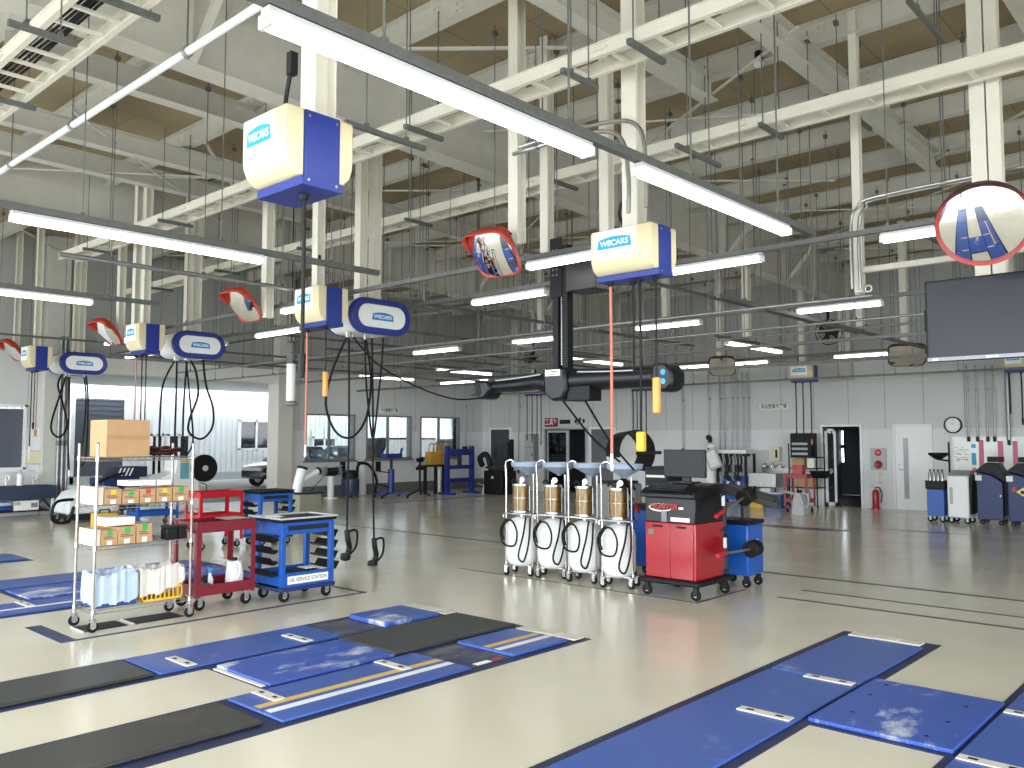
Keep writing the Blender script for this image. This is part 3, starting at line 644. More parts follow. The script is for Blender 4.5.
def reel_box(x0, x1, yc0, yc1, z0, z1, label, posts, post_w, specs, logo=True, detail=True, tc=.13):
    """blue case between yc0 and yc1 with a bulging ivory cover tc deep on both faces"""
    yf, yb = yc0-tc, yc1+tc*.8; cx, cy = (x0+x1)/2, (yc0+yc1)/2; o = thing('hose_reel', label, 'hose reel', (cx, cy, z0), 'box shaped hose reels hung from the roof')
    h = z1-z0; c = MB(); c.box((x0, yc0, z0), (x1, yc1, z1-.005)); c.box((x0-.004, yc0-.02, z0-.003), (x1+.004, yc1+.02, z0+.05)); c.build('case', RBLUE, o, .003)
    for y_in, y_out in ((yc0, yf), (yc1, yb)):
        dy = y_out-y_in
        k = MB(); prof = [(y_in, z0+.052), (y_in+dy*.35, z0+.052), (y_in+dy*.78, z0+h*.22), (y_in+dy*.95, z0+h*.34), (y_out, z0+h*.44), (y_out, z1-.02), (y_in+dy*.9, z1), (y_in, z1)]
        k.prism(prof, 'x', x0+.008, x1-.008); k.build('cover', IVORY, o, .012)
    if logo:
        w = (x1-x0); b = MB(); b.box((x0+w*.06, yf-.002, z0+h*.42), (x1-w*.24, yf, z1-h*.03)); b.build('sign_film', ADHES, o)
        logo_plate(o, (x0+w*.41, yf-.002, z0+h*.72), w*.56, h*.25, (1, 0, 0))
    if detail:
        for zz in (z0+.03, z1-.04):
            for yy in (yc0+.025, yc1-.025): MB().cyl((x1, yy, zz), (x1+.006, yy, zz), .009, 8).build('screw', SILVER, o)
    for px_, py_ in posts:
        b = MB(); w = post_w/2; tt = .012; zt = RZ(py_)-.03
        b.box((px_-w, py_-w, z1), (px_+w, py_-w+tt, zt)); b.box((px_-w, py_+w-tt, z1), (px_+w, py_+w, zt)); b.box((px_-tt/2, py_-w+tt, z1), (px_+tt/2, py_+w-tt, zt)); b.box((px_-w*1.3, py_-w*1.3, z1), (px_+w*1.3, py_+w*1.3, z1+.02))
        b.build('hanging_post', CREAM, o)
    b = MB(); b.tube(spl([(cx-.1, cy, z1), (cx-.12, cy-.02, z1+.1), (cx-.16, cy, z1+.2), (cx-.12, cy, z1+.34)], 5), .014); b.cbox((cx-.1, cy, z1+.4), (.05, .05, .14)); b.build('supply_pipe', DARK, o)
    hoses(o, specs)
    for pts, r, m, e in specs: MB().lathe([(0, -.03), (.02, -.035), (.032, -.01), (.032, .02), (0, .02)], (pts[0][0], pts[0][1], z0), 12).build('hose_guide', BLACK, o)
    return o
def drop(x, y, z0, z1): return [(x, y, z0), (x+.004, y, (z0+z1)/2), (x, y, z1)]
Z0 = 3.2
# nearest box (fitted to its corners)
zt = PX(304, 107, -4.06).z
reel_box(-4.53, -4.06, 2.7, 2.94, Z0, zt, 'large cream and blue hose reel box, nearest of all, hung above the shelving trolley', [(-4.2, 2.88)], .15,
         [([(-4.24, 2.82, Z0), (-4.24, 2.822, 2.7), (-4.24, 2.82, 2.25)], .012, BLACK, 'plug')])
zt = PX(659, 223, -3.99).z
hx = lambda px_, yy=6.4: PY(px_, 300, yy).x
reel_box(-4.66, -3.99, 6.3, 6.49, Z0, zt, 'cream and blue hose reel box with an orange hose, above the red console', [(hx(634), 6.42)], .16,
         [(drop(hx(612), 6.38, Z0, 1.62), .014, ORHOSE, 'tip'), (drop(hx(655), 6.41, Z0, 2.3), .01, BLACK, 'pendant'), (drop(hx(641), 6.38, Z0, 1.82), .012, BLACK, 'yellow'), (drop(hx(630), 6.45, Z0, 2.35), .01, BLACK, None)])
def row_box(pl, pf, pb, label, post_px, specs):
    yc = 6.3; x1 = PY(pf, 320, yc).x; yb = PX(pb, 320, x1).y; x0 = PY(pl, 320, yc-.13).x; zt = Z0+.5; ym = (yc+yb)/2
    return reel_box(x0, x1, yc, yb, Z0, zt, label, [(PY(p, 290, ym).x, ym) for p in post_px], .12, specs, detail=False)
q = lambda p, yy=6.42: PY(p, 400, yy).x
row_box(293.5, 327, 342, 'cream and blue hose reel box beside the largest oval reel', [318], [(drop(q(306), 6.42, Z0, 1.68), .014, ORHOSE, 'tip'), (drop(q(325), 6.42, Z0, 2.62), .01, BLACK, 'pendant')])
row_box(125.5, 147, 160, 'cream and blue hose reel box beside the middle oval reel', [137, 146], [(drop(q(135), 6.42, Z0, 1.7), .013, mat('dusty red hose', (170, 120, 110), .5), 'tip'), (drop(q(141), 6.42, Z0, 1.9), .01, BLACK, 'plug'), (drop(q(145), 6.42, Z0, 1.75), .01, BLACK, 'copper')])
row_box(22, 37.5, 49, 'cream and blue hose reel box above the shuttered window', [39], [(drop(q(31), 6.42, Z0, 1.6), .012, BLACK, 'tip'), (drop(q(34), 6.42, Z0, 2.1), .01, BLACK, 'plug'), (drop(q(36.5), 6.42, Z0, 1.95), .012, mat('dusty red hose', (170, 120, 110), .5), 'copper')])
def far_box(pl, pr, yf, label, post_px, drops):
    x0, x1 = PY(pl, 380, yf).x, PY(pr-4, 380, yf).x; yc = yf+.1
    return reel_box(x0, x1, yc, yc+.2, Z0, Z0+.42, label, [(PY(p, 330, yc+.1).x, yc+.1) for p in post_px], .14, [(drop(PY(p, 400, yc+.1).x, yc+.1, Z0, z), .016, m, e) for p, z, m, e in drops], detail=False, tc=.1)
far_box(789.5, 817, 20.7, 'small cream and blue hose reel box on the sink wall below the black fan', [802], [(796, 1.95, BLACK, 'plug'), (803, 1.85, BLACK, 'plug'), (811, 1.75, BLACK, 'copper')])
far_box(1004, 1032, 20.7, 'small cream and blue hose reel box under the wall screen, cut by the frame edge', [1013], [(1010, 2.3, BLACK, None), (1022, 2.2, BLACK, 'plug')])
far_box(523, 548, 21.0, 'small cream and blue hose reel box half behind the middle of the camera beam', [534], [(527, 1.85, BLACK, 'plug'), (532, 1.9, BLACK, 'plug'), (537, 1.9, BLACK, None), (541, 1.7, BLACK, 'copper')])
far_box(630, 656, 21.0, 'small cream and blue hose reel box half behind the end of the camera beam', [641], [(633, 1.8, BLACK, None), (637, 1.9, BLACK, 'plug'), (646, 1.9, BLACK, 'copper')])
# ---- oval exhaust hose reels
def stadium(cy, cz, L, R, n=10):
    return [(cy+L/2-R+R*math.sin(t), cz+R*math.cos(t)) for t in [math.pi*i/n for i in range(n+1)]]+[(cy-L/2+R-R*math.sin(t), cz-R*math.cos(t)) for t in [math.pi*i/n for i in range(n+1)]]
def oval(pl, pr, pt, pb, X, depth, label, post_px, specs):
    a, c = PX(pl, (pt+pb)/2, X), PX(pr, (pt+pb)/2, X); m = (pl+pr)/2; zt, zb = PX(m, pt, X).z, PX(m, pb, X).z
    cy, cz, L, R = (a.y+c.y)/2, (zt+zb)/2, abs(c.y-a.y), (zt-zb)/2
    o = thing('oval_hose_reel', label, 'hose reel', (X-depth/2, cy, zb), 'oval exhaust hose reels')
    MB().prism(stadium(cy, cz, L*.93, R*.93), 'x', X-depth, X-.06).build('drum_body', WHITE, o, .01)
    MB().prism(stadium(cy, cz, L, R), 'x', X-.09, X).build('front_ring', RBLUE, o, .025)
    MB().prism(stadium(cy, cz, L*.97, R*.97), 'x', X-depth-.03, X-depth).build('rear_ring', RBLUE, o, .01)
    f = MB().prism(stadium(cy, cz, L*.78, R*.64), 'x', X+.001, X+.02).build('front_plate', WHITE, o, .008)
    logo_plate(o, (X+.021, cy, cz), L*.36, R*.46, (0, 1, 0), m=LOGOB)
    for p in post_px:
        yy = PX(p, 250, X-depth*.5).y; b = MB(); w = .065; zz = RZ(yy)-.03; xx = X-depth*.5
        b.box((xx-w, yy-w, zt), (xx+w, yy-w+.012, zz)); b.box((xx-w, yy+w-.012, zt), (xx+w, yy+w, zz)); b.box((xx-.006, yy-w+.012, zt), (xx+.006, yy+w-.012, zz)); b.build('hanging_post', CREAM, o)
    for pts, r, e in specs:
        xx = X-depth*.45; P = [PX(*p, xx) for p in pts]; P = [V((v.x, v.y, v.z)) for v in P]
        if P[0].z > zb: P[0].z = zb
        b = MB(); b.tube(spl(P, 7), r, 8); h = b.build('hose', RUBBER, o); k = MB(); k.cyl(P[0]-V((0, 0, .02)), P[0]+V((0, 0, .06)), .022, 8); k.build('swivel', SILVER, h)
        if e == 'gun':
            e_ = P[-1]; k = MB(); k.tube(spl([e_, e_-V((-.02, .0, .12)), e_-V((.0, -.04, .24)), e_-V((.0, .0, .36))], 4), .038, 8); k.tube(spl([e_-V((0, 0, .03)), e_+V((.0, .16, -.02)), e_+V((.0, .15, -.24)), e_-V((0, .02, .38))], 5), .016, 6); k.lathe([(0, -.06), (.06, -.04), (.075, 0), (.06, .05), (0, .06)], e_-V((.0, .02, .36)), 12); k.build('nozzle', BLACK, h)
            k = MB(); k.cyl(e_-V((0, 0, .42)), e_-V((0, 0, .62)), .008, 6); k.build('nozzle_cord', GREY, h)
    return o
oval(351, 411, 299, 334.5, -9.2, .62, 'largest oval hose reel with a navy ring, two black nozzles hanging from it', [361, 375],
     [([(347, 336), (332, 372), (326, 405), (336, 432), (352, 437), (366, 418), (371, 380), (366, 340)], .016, None), ([(349, 336), (349, 420), (348, 480), (347, 530)], .014, 'gun'), ([(372, 336), (373, 420), (373, 480), (374, 538)], .014, 'gun'),
      ([(365, 338), (366, 380), (371, 430), (374, 435), (378, 400), (382, 360), (383, 338)], .014, None), ([(352, 336), (380, 366), (420, 388), (455, 399), (482, 398)], .012, None)])
oval(173, 226, 331.5, 358.5, -14.3, .7, 'oval hose reel with a navy ring and long drooping loops, middle of the three', [190, 198],
     [([(175, 360), (163, 385), (160, 420), (159, 450)], .018, None), ([(177, 360), (176, 400), (175, 430), (175, 452)], .018, None), ([(187, 360), (184, 400), (183, 430), (183, 452)], .018, None), ([(190, 358), (196, 372), (198, 395), (190, 418), (189, 432), (201, 439), (212, 428), (213, 408), (206, 385), (203, 358)], .02, None), ([(186, 359), (190, 400), (193, 440), (187, 455)], .016, None)])
oval(60, 108, 352.5, 374, -19.4, .8, 'oval hose reel with a navy ring, farthest of the three', [79, 84],
     [([(66, 376), (60, 395), (52, 420), (52, 432), (60, 437), (67, 425), (62, 400), (58, 385), (62, 374)], .022, None), ([(84, 376), (86, 400), (83, 440), (77, 462), (79, 467), (86, 455), (88, 400), (86, 376)], .018, None), ([(69, 376), (69, 410), (68, 440), (69, 470)], .02, None)])
# ================================================================ FLUSH FLOOR LIFTS
LBLUE = worn('worn lift blue', (62, 92, 166), (190, 204, 222), .36, 1.6, .6, .82, (1, 1, 1))
LBLUE2 = worn('scraped lift blue', (56, 86, 170), (222, 228, 234), .4, 1.2, .52, .64, (1.5, .9, 1))
LBLACK = worn('scuffed black plate', (58, 61, 60), (104, 90, 80), .42, 1.1, .56, .68)
LOLD = worn('worn dark plate', (50, 58, 92), (104, 104, 104), .5, 2.2, .45, .6, (3, 1, 1))
PIT = mat('navy pit frame', (42, 50, 84), .45, .2, var=.1); STRIPEY = worn('yellow line paint', (214, 178, 96), (150, 130, 100), .5, 4, .62, .75); STRIPEW = mat('white line paint', (228, 230, 232), .5); HINGE = mat('pale hinge plate', (214, 212, 200), .4, var=.05)
def plate(o, name, x0, x1, y0, y1, z0, z1, m, bev=.006): return MB().box((x0, y0, z0), (x1, y1, z1)).build(name, m, o, bev)
def hinge(o, x0, x1, y, z=.02, w=.085):
    b = plate(o, 'hinge_plate', x0, x1, y-w/2, y+w/2, z, z+.008, HINGE, .002)
    for t in (.22, .78): MB().cbox((x0+(x1-x0)*t, y, z+.0092), ((x1-x0)*.14, w*.3, .002)).build('grip_slot', BLACK, b)
def end_strip(o, x0, x1, y, z=.012):
    b = plate(o, 'end_strip', x0, x1, y-.07, y+.07, z, z+.012, HINGE, .002); xm = (x0+x1)/2
    plate(o, 'end_clip', xm-.1, xm+.12, y-.09, y+.05, z+.0125, z+.02, HINGE, .002)
# --- lift by the carts
o = thing('floor_lift', 'flush blue car lift with black ramp plate, in front of the shelving trolley', 'car lift', (-5.74, 3, 0), 'flush car lifts')
a0 = -6.9
b = MB(); b.box((-6.92, -1, .0), (-6.17, 6.05, .004)); b.box((-5.36, -1, .0), (-4.58, 6.05, .004)); b.box((-6.17, 3.3, 0), (-5.36, 6.05, .004)); b.build('pit_frame', PIT, o)
plate(o, 'black_plate', -6.84, -6.24, .2, 2.93, .004, .03, LBLACK, .015); plate(o, 'black_plate', -5.27, -4.7, -.2, 2.9, .004, .03, LBLACK, .015)
plate(o, 'blue_plate', -6.85, -6.24, 2.97, 4.62, .004, .022, LBLUE); plate(o, 'blue_plate', -6.52, -6.24, 3.0, 3.2, .022, .026, LBLUE)
plate(o, 'worn_plate', -6.84, -6.25, 4.66, 5.08, .004, .012, LOLD); plate(o, 'blue_plate', -6.82, -6.24, 5.12, 5.43, .004, .05, LBLUE2); plate(o, 'blue_plate', -6.85, -6.26, 5.45, 5.8, .004, .04, LBLUE)
end_strip(o, -6.86, -6.24, 5.93)
hinge(o, -6.6, -6.24, 3.22, .0262); hinge(o, -6.62, -6.25, 4.28, .0225)
plate(o, 'centre_platform', -6.13, -5.38, 3.36, 4.5, .004, .026, LBLUE2); plate(o, 'ramp_plate', -6.17, -5.4, 4.52, 5.96, .004, .03, LBLACK)
plate(o, 'grey_lip', -6.1, -5.42, 3.315, 3.352, .004, .012, HINGE, .001)
plate(o, 'blue_plate', -5.31, -4.64, 2.99, 4.64, .004, .024, LBLUE, .01)
plate(o, 'worn_plate', -5.3, -4.68, 4.68, 5.1, .004, .01, LOLD, .002); plate(o, 'blue_plate', -5.31, -4.66, 5.12, 5.82, .004, .03, LBLUE, .008)
for y0, y1, z in ((3.02, 4.62, .0243), (5.14, 5.8, .0303)):
    plate(o, 'yellow_line', -5.02, -4.95, y0, y1, z, z+.001, STRIPEY, 0); plate(o, 'white_line', -4.89, -4.82, y0, y1, z, z+.001, STRIPEW, 0)
hinge(o, -5.29, -5.0, 3.2, .0256); hinge(o, -5.3, -4.95, 4.26, .0256); end_strip(o, -5.3, -4.62, 5.93)
plate(o, 'warning_sticker', -4.74, -4.68, 4.74, 4.9, .0102, .012, PAPER, 0); plate(o, 'red_sticker', -4.74, -4.68, 4.93, 5.02, .0102, .012, RED, 0)
# --- lift beside the empty floor, by the round mirror
o = thing('floor_lift', 'flush blue car lift under the round mirror, its blue cross platform scraped white', 'car lift', (-1.85, 4, 0), 'flush car lifts')
b = MB(); b.box((-3.06, 1, 0), (-2.24, 7.87, .004)); b.box((-1.47, 1, 0), (-.62, 7.87, .004)); b.box((-2.24, 5.16, 0), (-1.47, 6.44, .004)); b.build('pit_frame', PIT, o)
plate(o, 'blue_plate', -2.97, -2.31, 6.18, 7.62, .004, .022, LBLUE); plate(o, 'blue_plate', -2.97, -2.31, 3.45, 6.14, .004, .022, LBLUE); plate(o, 'blue_plate', -2.97, -2.31, 1.4, 3.41, .004, .022, LBLUE)
hinge(o, -2.68, -2.33, 6.13, .0225); hinge(o, -2.68, -2.33, 5.11, .0225); end_strip(o, -2.95, -2.35, 7.73)
plate(o, 'centre_platform', -2.27, -1.44, 5.21, 6.38, .004, .03, LBLUE2)
k = MB()
for x, y in ((-2.15, 6.25), (-2.15, 5.95), (-2.1, 5.5), (-1.6, 6.1), (-1.6, 5.7), (-1.62, 5.35)): k.cyl((x, y, .03), (x, y, .0305), .016, 8); 
k.build('screw_hole', BLACK, o)
plate(o, 'blue_plate', -1.41, -.72, 6.22, 7.62, .004, .022, LBLUE); plate(o, 'blue_plate', -1.41, -.72, 3.6, 6.16, .004, .022, LBLUE)
hinge(o, -1.4, -1.05, 6.19, .0225); hinge(o, -1.4, -1.05, 5.14, .0225); end_strip(o, -1.38, -.78, 7.73)
plate(o, 'yellow_line', -1.0, -.93, 3.7, 6.1, .0222, .0232, STRIPEY, 0)
# --- lift behind the trolleys
o = thing('floor_lift', 'flush blue car lift partly hidden behind the shelving trolley, streaked white', 'car lift', (-10.6, 4, 0), 'flush car lifts')
b = MB(); b.box((-11.8, .5, 0), (-11.0, 6.1, .004)); b.box((-10.1, .5, 0), (-9.36, 6.1, .004)); b.box((-11.0, 3.3, 0), (-10.1, 6.05, .004)); b.build('pit_frame', PIT, o)
plate(o, 'blue_plate', -11.74, -11.06, .6, 4.6, .004, .022, LBLUE); plate(o, 'blue_plate', -11.74, -11.06, 4.65, 5.9, .004, .03, LBLUE); plate(o, 'centre_platform', -10.94, -10.16, 3.36, 4.5, .004, .026, LBLUE2); plate(o, 'ramp_plate', -10.96, -10.16, 4.54, 5.95, .004, .03, LBLUE2)
plate(o, 'blue_plate', -10.05, -9.42, .6, 4.6, .004, .022, LBLUE); plate(o, 'blue_plate', -10.05, -9.42, 4.65, 5.9, .004, .03, LBLUE); hinge(o, -11.4, -11.1, 3.25, .0225); hinge(o, -10.05, -9.7, 3.22, .0225); plate(o, 'white_line', -9.7, -9.63, 1, 4.5, .0222, .0232, STRIPEW, 0)
o = thing('floor_lift', 'end of a flush blue car lift showing far beyond the shelving trolley', 'car lift', (-14.1, 3, 0), 'flush car lifts')
MB().box((-14.5, -1, 0), (-13.5, 4.5, .004)).build('pit_frame', PIT, o); plate(o, 'blue_plate', -14.45, -13.6, -1, 4.44, .004, .022, LBLUE)
# oily mats lying under the shelving trolley
for k, (y0, y1, lab) in enumerate(((3.16, 3.55, 'dark drip mat on the floor under the shelving trolley, by its front corner caster'), (3.62, 4.1, 'dark drip mat with scraps on the floor under the yellow crate'))):
    m_ = thing('drip_mat', lab, 'mat', (-8.2, (y0+y1)/2, 0)); plate(m_, 'mat_sheet', -8.43, -8.14, y0, y1, .0005, .008, DARK, .003); plate(m_, 'pale_rim', -8.43, -8.14, y0-.018, y0-.002, .0005, .012, LGREY, .002)
# ================================================================ CARTS AND TROLLEYS
# wire shelving trolley
X0, X1, Y0, Y1 = -8.5, -8.07, 3.2, 4.12
SHZ = [.19, .765, 1.14, 1.58]
o = thing('shelving_trolley', 'chrome wire shelving trolley stacked with parts cartons, between the two blue lifts', 'shelving trolley', ((X0+X1)/2, (Y0+Y1)/2, 0))
RUST = worn('tarnished chrome post', (178, 176, 172), (120, 84, 70), .3, 3, .45, .7, (1, 1, .5), .7)
for x in (X0, X1):
    for y in (Y0, Y1):
        p = MB(); p.cyl((x, y, .1), (x, y, 1.71), .0127, 12); p = p.build('post', RUST, o); MB().cyl((x, y, 1.71), (x, y, 1.722), .011, 10).build('post_cap', BLACK, p)
for z in SHZ:
    b = MB(); xa, xb, ya, yb = X0+.013, X1-.013, Y0+.013, Y1-.013
    for dz in (0, -.032):
        b.tube([(xa, ya, z+dz), (xb, ya, z+dz), (xb, yb, z+dz), (xa, yb, z+dz)], .0035, 6, True)
    for (p, q) in (((xa, ya), (xb, ya)), ((xb, ya), (xb, yb)), ((xb, yb), (xa, yb)), ((xa, yb), (xa, ya))):
        L = math.dist(p, q); n = int(L/.03)
        b.tube([(p[0]+(q[0]-p[0])*i/n, p[1]+(q[1]-p[1])*i/n, z-(.032 if i % 2 else 0)) for i in range(n+1)], .002, 5)
    for i in range(1, 32): y = ya+(yb-ya)*i/32; b.tube([(xa, y, z), (xb, y, z)], .0016, 5)
    for x in (xa+.12, xa+.28): b.tube([(x, ya, z-.006), (x, yb, z-.006)], .003, 5)
    for x in (X0, X1):
        for y in (Y0, Y1): b.cyl((x, y, z-.03), (x, y, z+.008), .019, 10, .0165)
    b.build('wire_shelf', CHROME, o)
casters(o, [(x, y) for x in (X0, X1) for y in (Y0, Y1)], .05, .024, ztop=.11, ax='x')
def carton(x0, x1, y0, y1, z0, z1, label, name='carton', m=CARD, sticker=None, tape=True, lab=True, group=None, cat='carton', tear=False):
    o = thing(name, label, cat, ((x0+x1)/2, (y0+y1)/2, z0), group)
    b = MB(); b.box((x0, y0, z0), (x1, y1, z1)); b.build('box_body', m, o, .003)
    if tape: MB().box((x0-.0005, (y0+y1)/2-.025, z1), (x1+.0008, (y0+y1)/2+.025, z1+.001)).build('packing_tape', mat('tan tape', (176, 136, 92), .35), o)
    if sticker:
        w = (y1-y0); h = z1-z0
        MB().box((x1+.0005, y0+w*.36, z1-h*.36), (x1+.0015, y0+w*.68, z1-.004)).build('colour_sticker', sticker, o)
        MB().box((x1+.0005, y0+w*.34, z0+.006), (x1+.0015, y0+w*.66, z0+h*.3)).build('paper_label', PAPER, o)
        k = MB()
        for r in range(2): k.box((x1+.0005, y0+w*.14, z0+h*(.44+.1*r)), (x1+.0012, y0+w*(.86-.2*r), z0+h*(.49+.1*r)))
        k.build('print', mat('carton print', (108, 84, 62), .8), o)
    return o
zs = SHZ[3]+.005
a, c = PX(106.5, 440, X1-.03).y, PX(150, 440, X1-.03).y; zt = ZD(106.5, 419.5, (X1-.03, a, 1.6))
o = carton(X0+.02, X1-.03, a, c, zs, zt, 'large plain brown carton, alone on the top shelf of the shelving trolley', cat='carton')
MB().box((X1-.0305, a, (zs+zt)/2-.012), (X1-.029, c, (zs+zt)/2+.03)).build('tape_band', mat('tan tape', (176, 136, 92), .35), o)
o = thing('hose_bundle', 'dark red and black coiled leads lying on the top shelf beside the big carton', 'leads', (X0+.2, 3.9, zs))
for k in range(9):
    r = .07+.012*(k % 4); b = MB(); cx, cy = X0+.12+.025*k, 3.8+.017*k
    b.tube([(cx+r*.8*math.cos(t), cy+r*1.4*math.sin(t), zs+.022+.016*(k % 5)+.008*math.sin(2*t)) for t in [2*math.pi*i/16 for i in range(16)]], .009, 6, True); b.build('coil', RUBBER if k % 2 else mat('dark red lead', (92, 32, 34), .5), o)
# row of part cartons, second shelf down
zs = SHZ[2]+.005; STK = {'yellow': mat('yellow sticker', (226, 192, 60), .6), 'green': GREEN, 'red': mat('red sticker', (206, 56, 66), .6)}
for pl, pr, pt, cl, lab in ((104.5, 121.5, 489.5, 'yellow', 'brown parts carton with a yellow sticker, first of the five-carton row by the white carton'), (122.5, 139, 491.5, 'green', 'brown parts carton with a green sticker, second of the row on the middle upper shelf'),
   (140, 155.5, 489, 'red', 'brown parts carton with the only red sticker, on the middle upper shelf'), (156.5, 172, 488, 'yellow', 'brown parts carton with a yellow sticker, between the red and last green stickered cartons'), (173, 188.5, 487, 'green', 'brown parts carton with a green sticker, end of the row above the black boxes')):
    a, c = PX(pl, 500, X1-.02).y, PX(pr, 500, X1-.02).y; c = min(c, Y1-.005); carton(X0+.06, X1-.02, a, c, zs, ZD(pl, pt, (X1-.02, a, 1.2)), lab, sticker=STK[cl], group='parts cartons on the upper shelf')
a = PX(104.5, 500, X1-.02).y
carton(X0+.03, X1-.025, Y0+.01, a-.008, zs, zs+.165, 'pale bare-sided carton at the post end of the upper carton row', m=mat('pale carton', (236, 224, 208), .8))
zt = ZD(130, 489, (X1-.1, 3.5, 1.2))
for pl, pr, pt, pb, lab in ((128, 155.5, 481, 488.2, 'flat white box lying on top of the green and red stickered cartons'), (157.5, 171.5, 483.5, 487.2, 'flat white box lying on the yellow stickered carton')):
    a, c = PX(pl, 486, X1-.06).y, PX(pr, 486, X1-.06).y; z0 = ZD(pl, pb-1.2, (X1-.06, a, 1.3))+.008; carton(X1-.3, X1-.06, a, c, z0, z0+.05, lab, m=PAPER, tape=False)
zs = SHZ[1]+.005
for pl, pr, pt, lab in ((101.5, 117.5, 531, 'brown parts carton with a green sticker, lower shelf, beside the pale box'), (118, 135.5, 527.5, 'tall brown parts carton with a green sticker, middle of three on the lower shelf'), (136.5, 152, 524, 'brown parts carton with a green sticker, last of three on the lower shelf')):
    a, c = PX(pl, 540, X1-.02).y, PX(pr, 540, X1-.02).y; carton(X0+.08, X1-.02, a, c, zs, ZD(pl, pt, (X1-.02, a, .8)), lab, sticker=GREEN, group='parts cartons on the lower shelf')
a = PX(101.5, 540, X1-.02).y; carton(X0+.03, X1-.03, Y0+.01, a-.006, zs, zs+.15, 'pale bare-sided carton at the post end of the lower carton row', m=mat('pale carton', (236, 224, 208), .8))
a, c = PX(106, 522, X1-.08).y, PX(135, 522, X1-.08).y; z0 = ZD(118, 526.5, (X1-.1, (a+c)/2, .9))+.012
carton(X1-.3, X1-.08, a, c, z0, z0+.075, 'flat white box on top of the lower green stickered cartons', m=PAPER, tape=False)
for pl, pr, lab in ((166.5, 178, 'small black box on the lower shelf, next to the metal fittings'), (179.2, 188.5, 'small black box on the lower shelf, against the trolley post')):
    a, c = PX(pl, 535, X1-.03).y, min(PX(pr, 535, X1-.03).y, Y1-.03); b = thing('black_box', lab, 'box', (X1-.1, (a+c)/2, zs))
    MB().box((X1-.16, a, zs), (X1-.03, c, zs+.115)).build('bin', BLACK, b, .008); MB().box((X1-.165, a-.003, zs+.1155), (X1-.025, c+.003, zs+.135)).build('lid', DARK, b, .004)
y_ = PX(159, 540, X1-.08).y
o = thing('metal_fittings', 'loose shiny metal fittings on the lower shelf beside the small black boxes', 'fittings', (X1-.1, y_, zs))
random.seed(3)
for k in range(10):
    p = V((X1-.2+random.random()*.16, y_-.065+random.random()*.075, zs+.012+.012*(k//3))); a = random.random()*3; d = V((math.cos(a), math.sin(a), .1))*.034
    b = MB(); b.cyl(p-d, p+d, .009, 8); b.cyl(p+d*.6, p+d*.95, .014, 6); b.build('fitting', SILVER, o)
# bin and crate with film liners on the bottom shelf
zs = SHZ[0]+.006
def crumple(bm_pts, amp): pass
def lined(x0, x1, y0, y1, z0, zt, label, name, bodym, linm, low, cat, grid=False):
    o = thing(name, label, cat, ((x0+x1)/2, (y0+y1)/2, z0)); t = .012; b = MB()
    if grid:
        for z in (z0, z0+(zt-z0)*.36, z0+(zt-z0)*.68, zt-.03): 
            for p in ((x0, y0, x1, y0+t), (x0, y1-t, x1, y1), (x0, y0+t, x0+t, y1-t), (x1-t, y0+t, x1, y1-t)): b.box((p[0], p[1], z), (p[2], p[3], z+.022))
        n = 9
        for i in range(n+1):
            y = y0+(y1-y0-t)*i/n; b.box((x1-t*.8, y, z0), (x1-.001, y+t, zt)); b.box((x0+.001, y, z0), (x0+t*.8, y+t, zt))
        for i in range(6):
            x = x0+(x1-x0-t)*i/5; b.box((x, y0+.001, z0), (x+t, y0+t*.8, zt)); b.box((x, y1-t*.8, z0), (x+t, y1-.001, zt))
        b.box((x0+t, y0+t, z0), (x1-t, y1-t, z0+.008))
    else:
        for p in ((x0, y0, x1, y0+t), (x0, y1-t, x1, y1), (x0, y0+t, x0+t, y1-t), (x1-t, y0+t, x1, y1-t)): b.box((p[0], p[1], z0), (p[2], p[3], zt))
        b.box((x0+t, y0+t, z0), (x1-t, y1-t, z0+.01))
    b.build('body', bodym, o)
    # liner film: outer skirt, over the rim and down inside
    N = 96; random.seed(int(y0*100)); R0 = [random.uniform(-1, 1) for _ in range(N)]; JIT = [.012*R0[i]*(.3+.7*abs(math.sin(i*.21)))+.006*R0[(i+1) % N] for i in range(N)]; L = MB()
    def loop(off, zf):
        r = []
        for i in range(N):
            u = i/N*4; s = int(u); f = u-s; e = off
            cs = [(x0-e, y0-e), (x1+e, y0-e), (x1+e, y1+e), (x0-e, y1+e), (x0-e, y0-e)]
            x = cs[s][0]+(cs[s+1][0]-cs[s][0])*f; y = cs[s][1]+(cs[s+1][1]-cs[s][1])*f
            w = JIT[i]
            cx, cy = (x0+x1)/2, (y0+y1)/2; d = V((x-cx, y-cy, 0)); d = d/max(d.length, 1e-6)
            r.append(V((x, y, zf(i, (x, y))))+d*w)
        return r
    hem = lambda i, p: z0+(zt-z0)*low(p)+.012*math.sin(i*.7)+.006*math.sin(i*2.3)
    mid = lambda k: (lambda i, p: hem(i, p)+(zt-hem(i, p))*k+.004*math.sin(i*1.3+k*9))
    rings = [loop(.014, hem), loop(.018, mid(.3)), loop(.016, mid(.6)), loop(.014, mid(.85)), loop(.01, lambda i, p: zt+.012+.01*R0[(i*5) % N]+.012*math.sin(i*.37)), loop(-.03, lambda i, p: zt+.004+.008*math.sin(i*1.1)), loop(-.045, lambda i, p: zt-.07), loop(-.07, lambda i, p: zt-.16+.02*math.sin(i*.5))]
    R = [[L.bm.verts.new(p) for p in r] for r in rings]
    for A, B in zip(R, R[1:]):
        for i in range(N): L.bm.faces.new((A[i], A[(i+1) % N], B[(i+1) % N], B[i]))
    L.bm.faces.new(R[-1]); L.build('film_liner', linm, o, ang=80)
    return o
FILMB = mat('pale blue film', (186, 204, 228), .3, var=.08, scale=9, bump=.6); FILMW = mat('milky film', (222, 215, 206), .3, var=.05, scale=9, bump=.6)
ym = PX(139, 590, X1).y
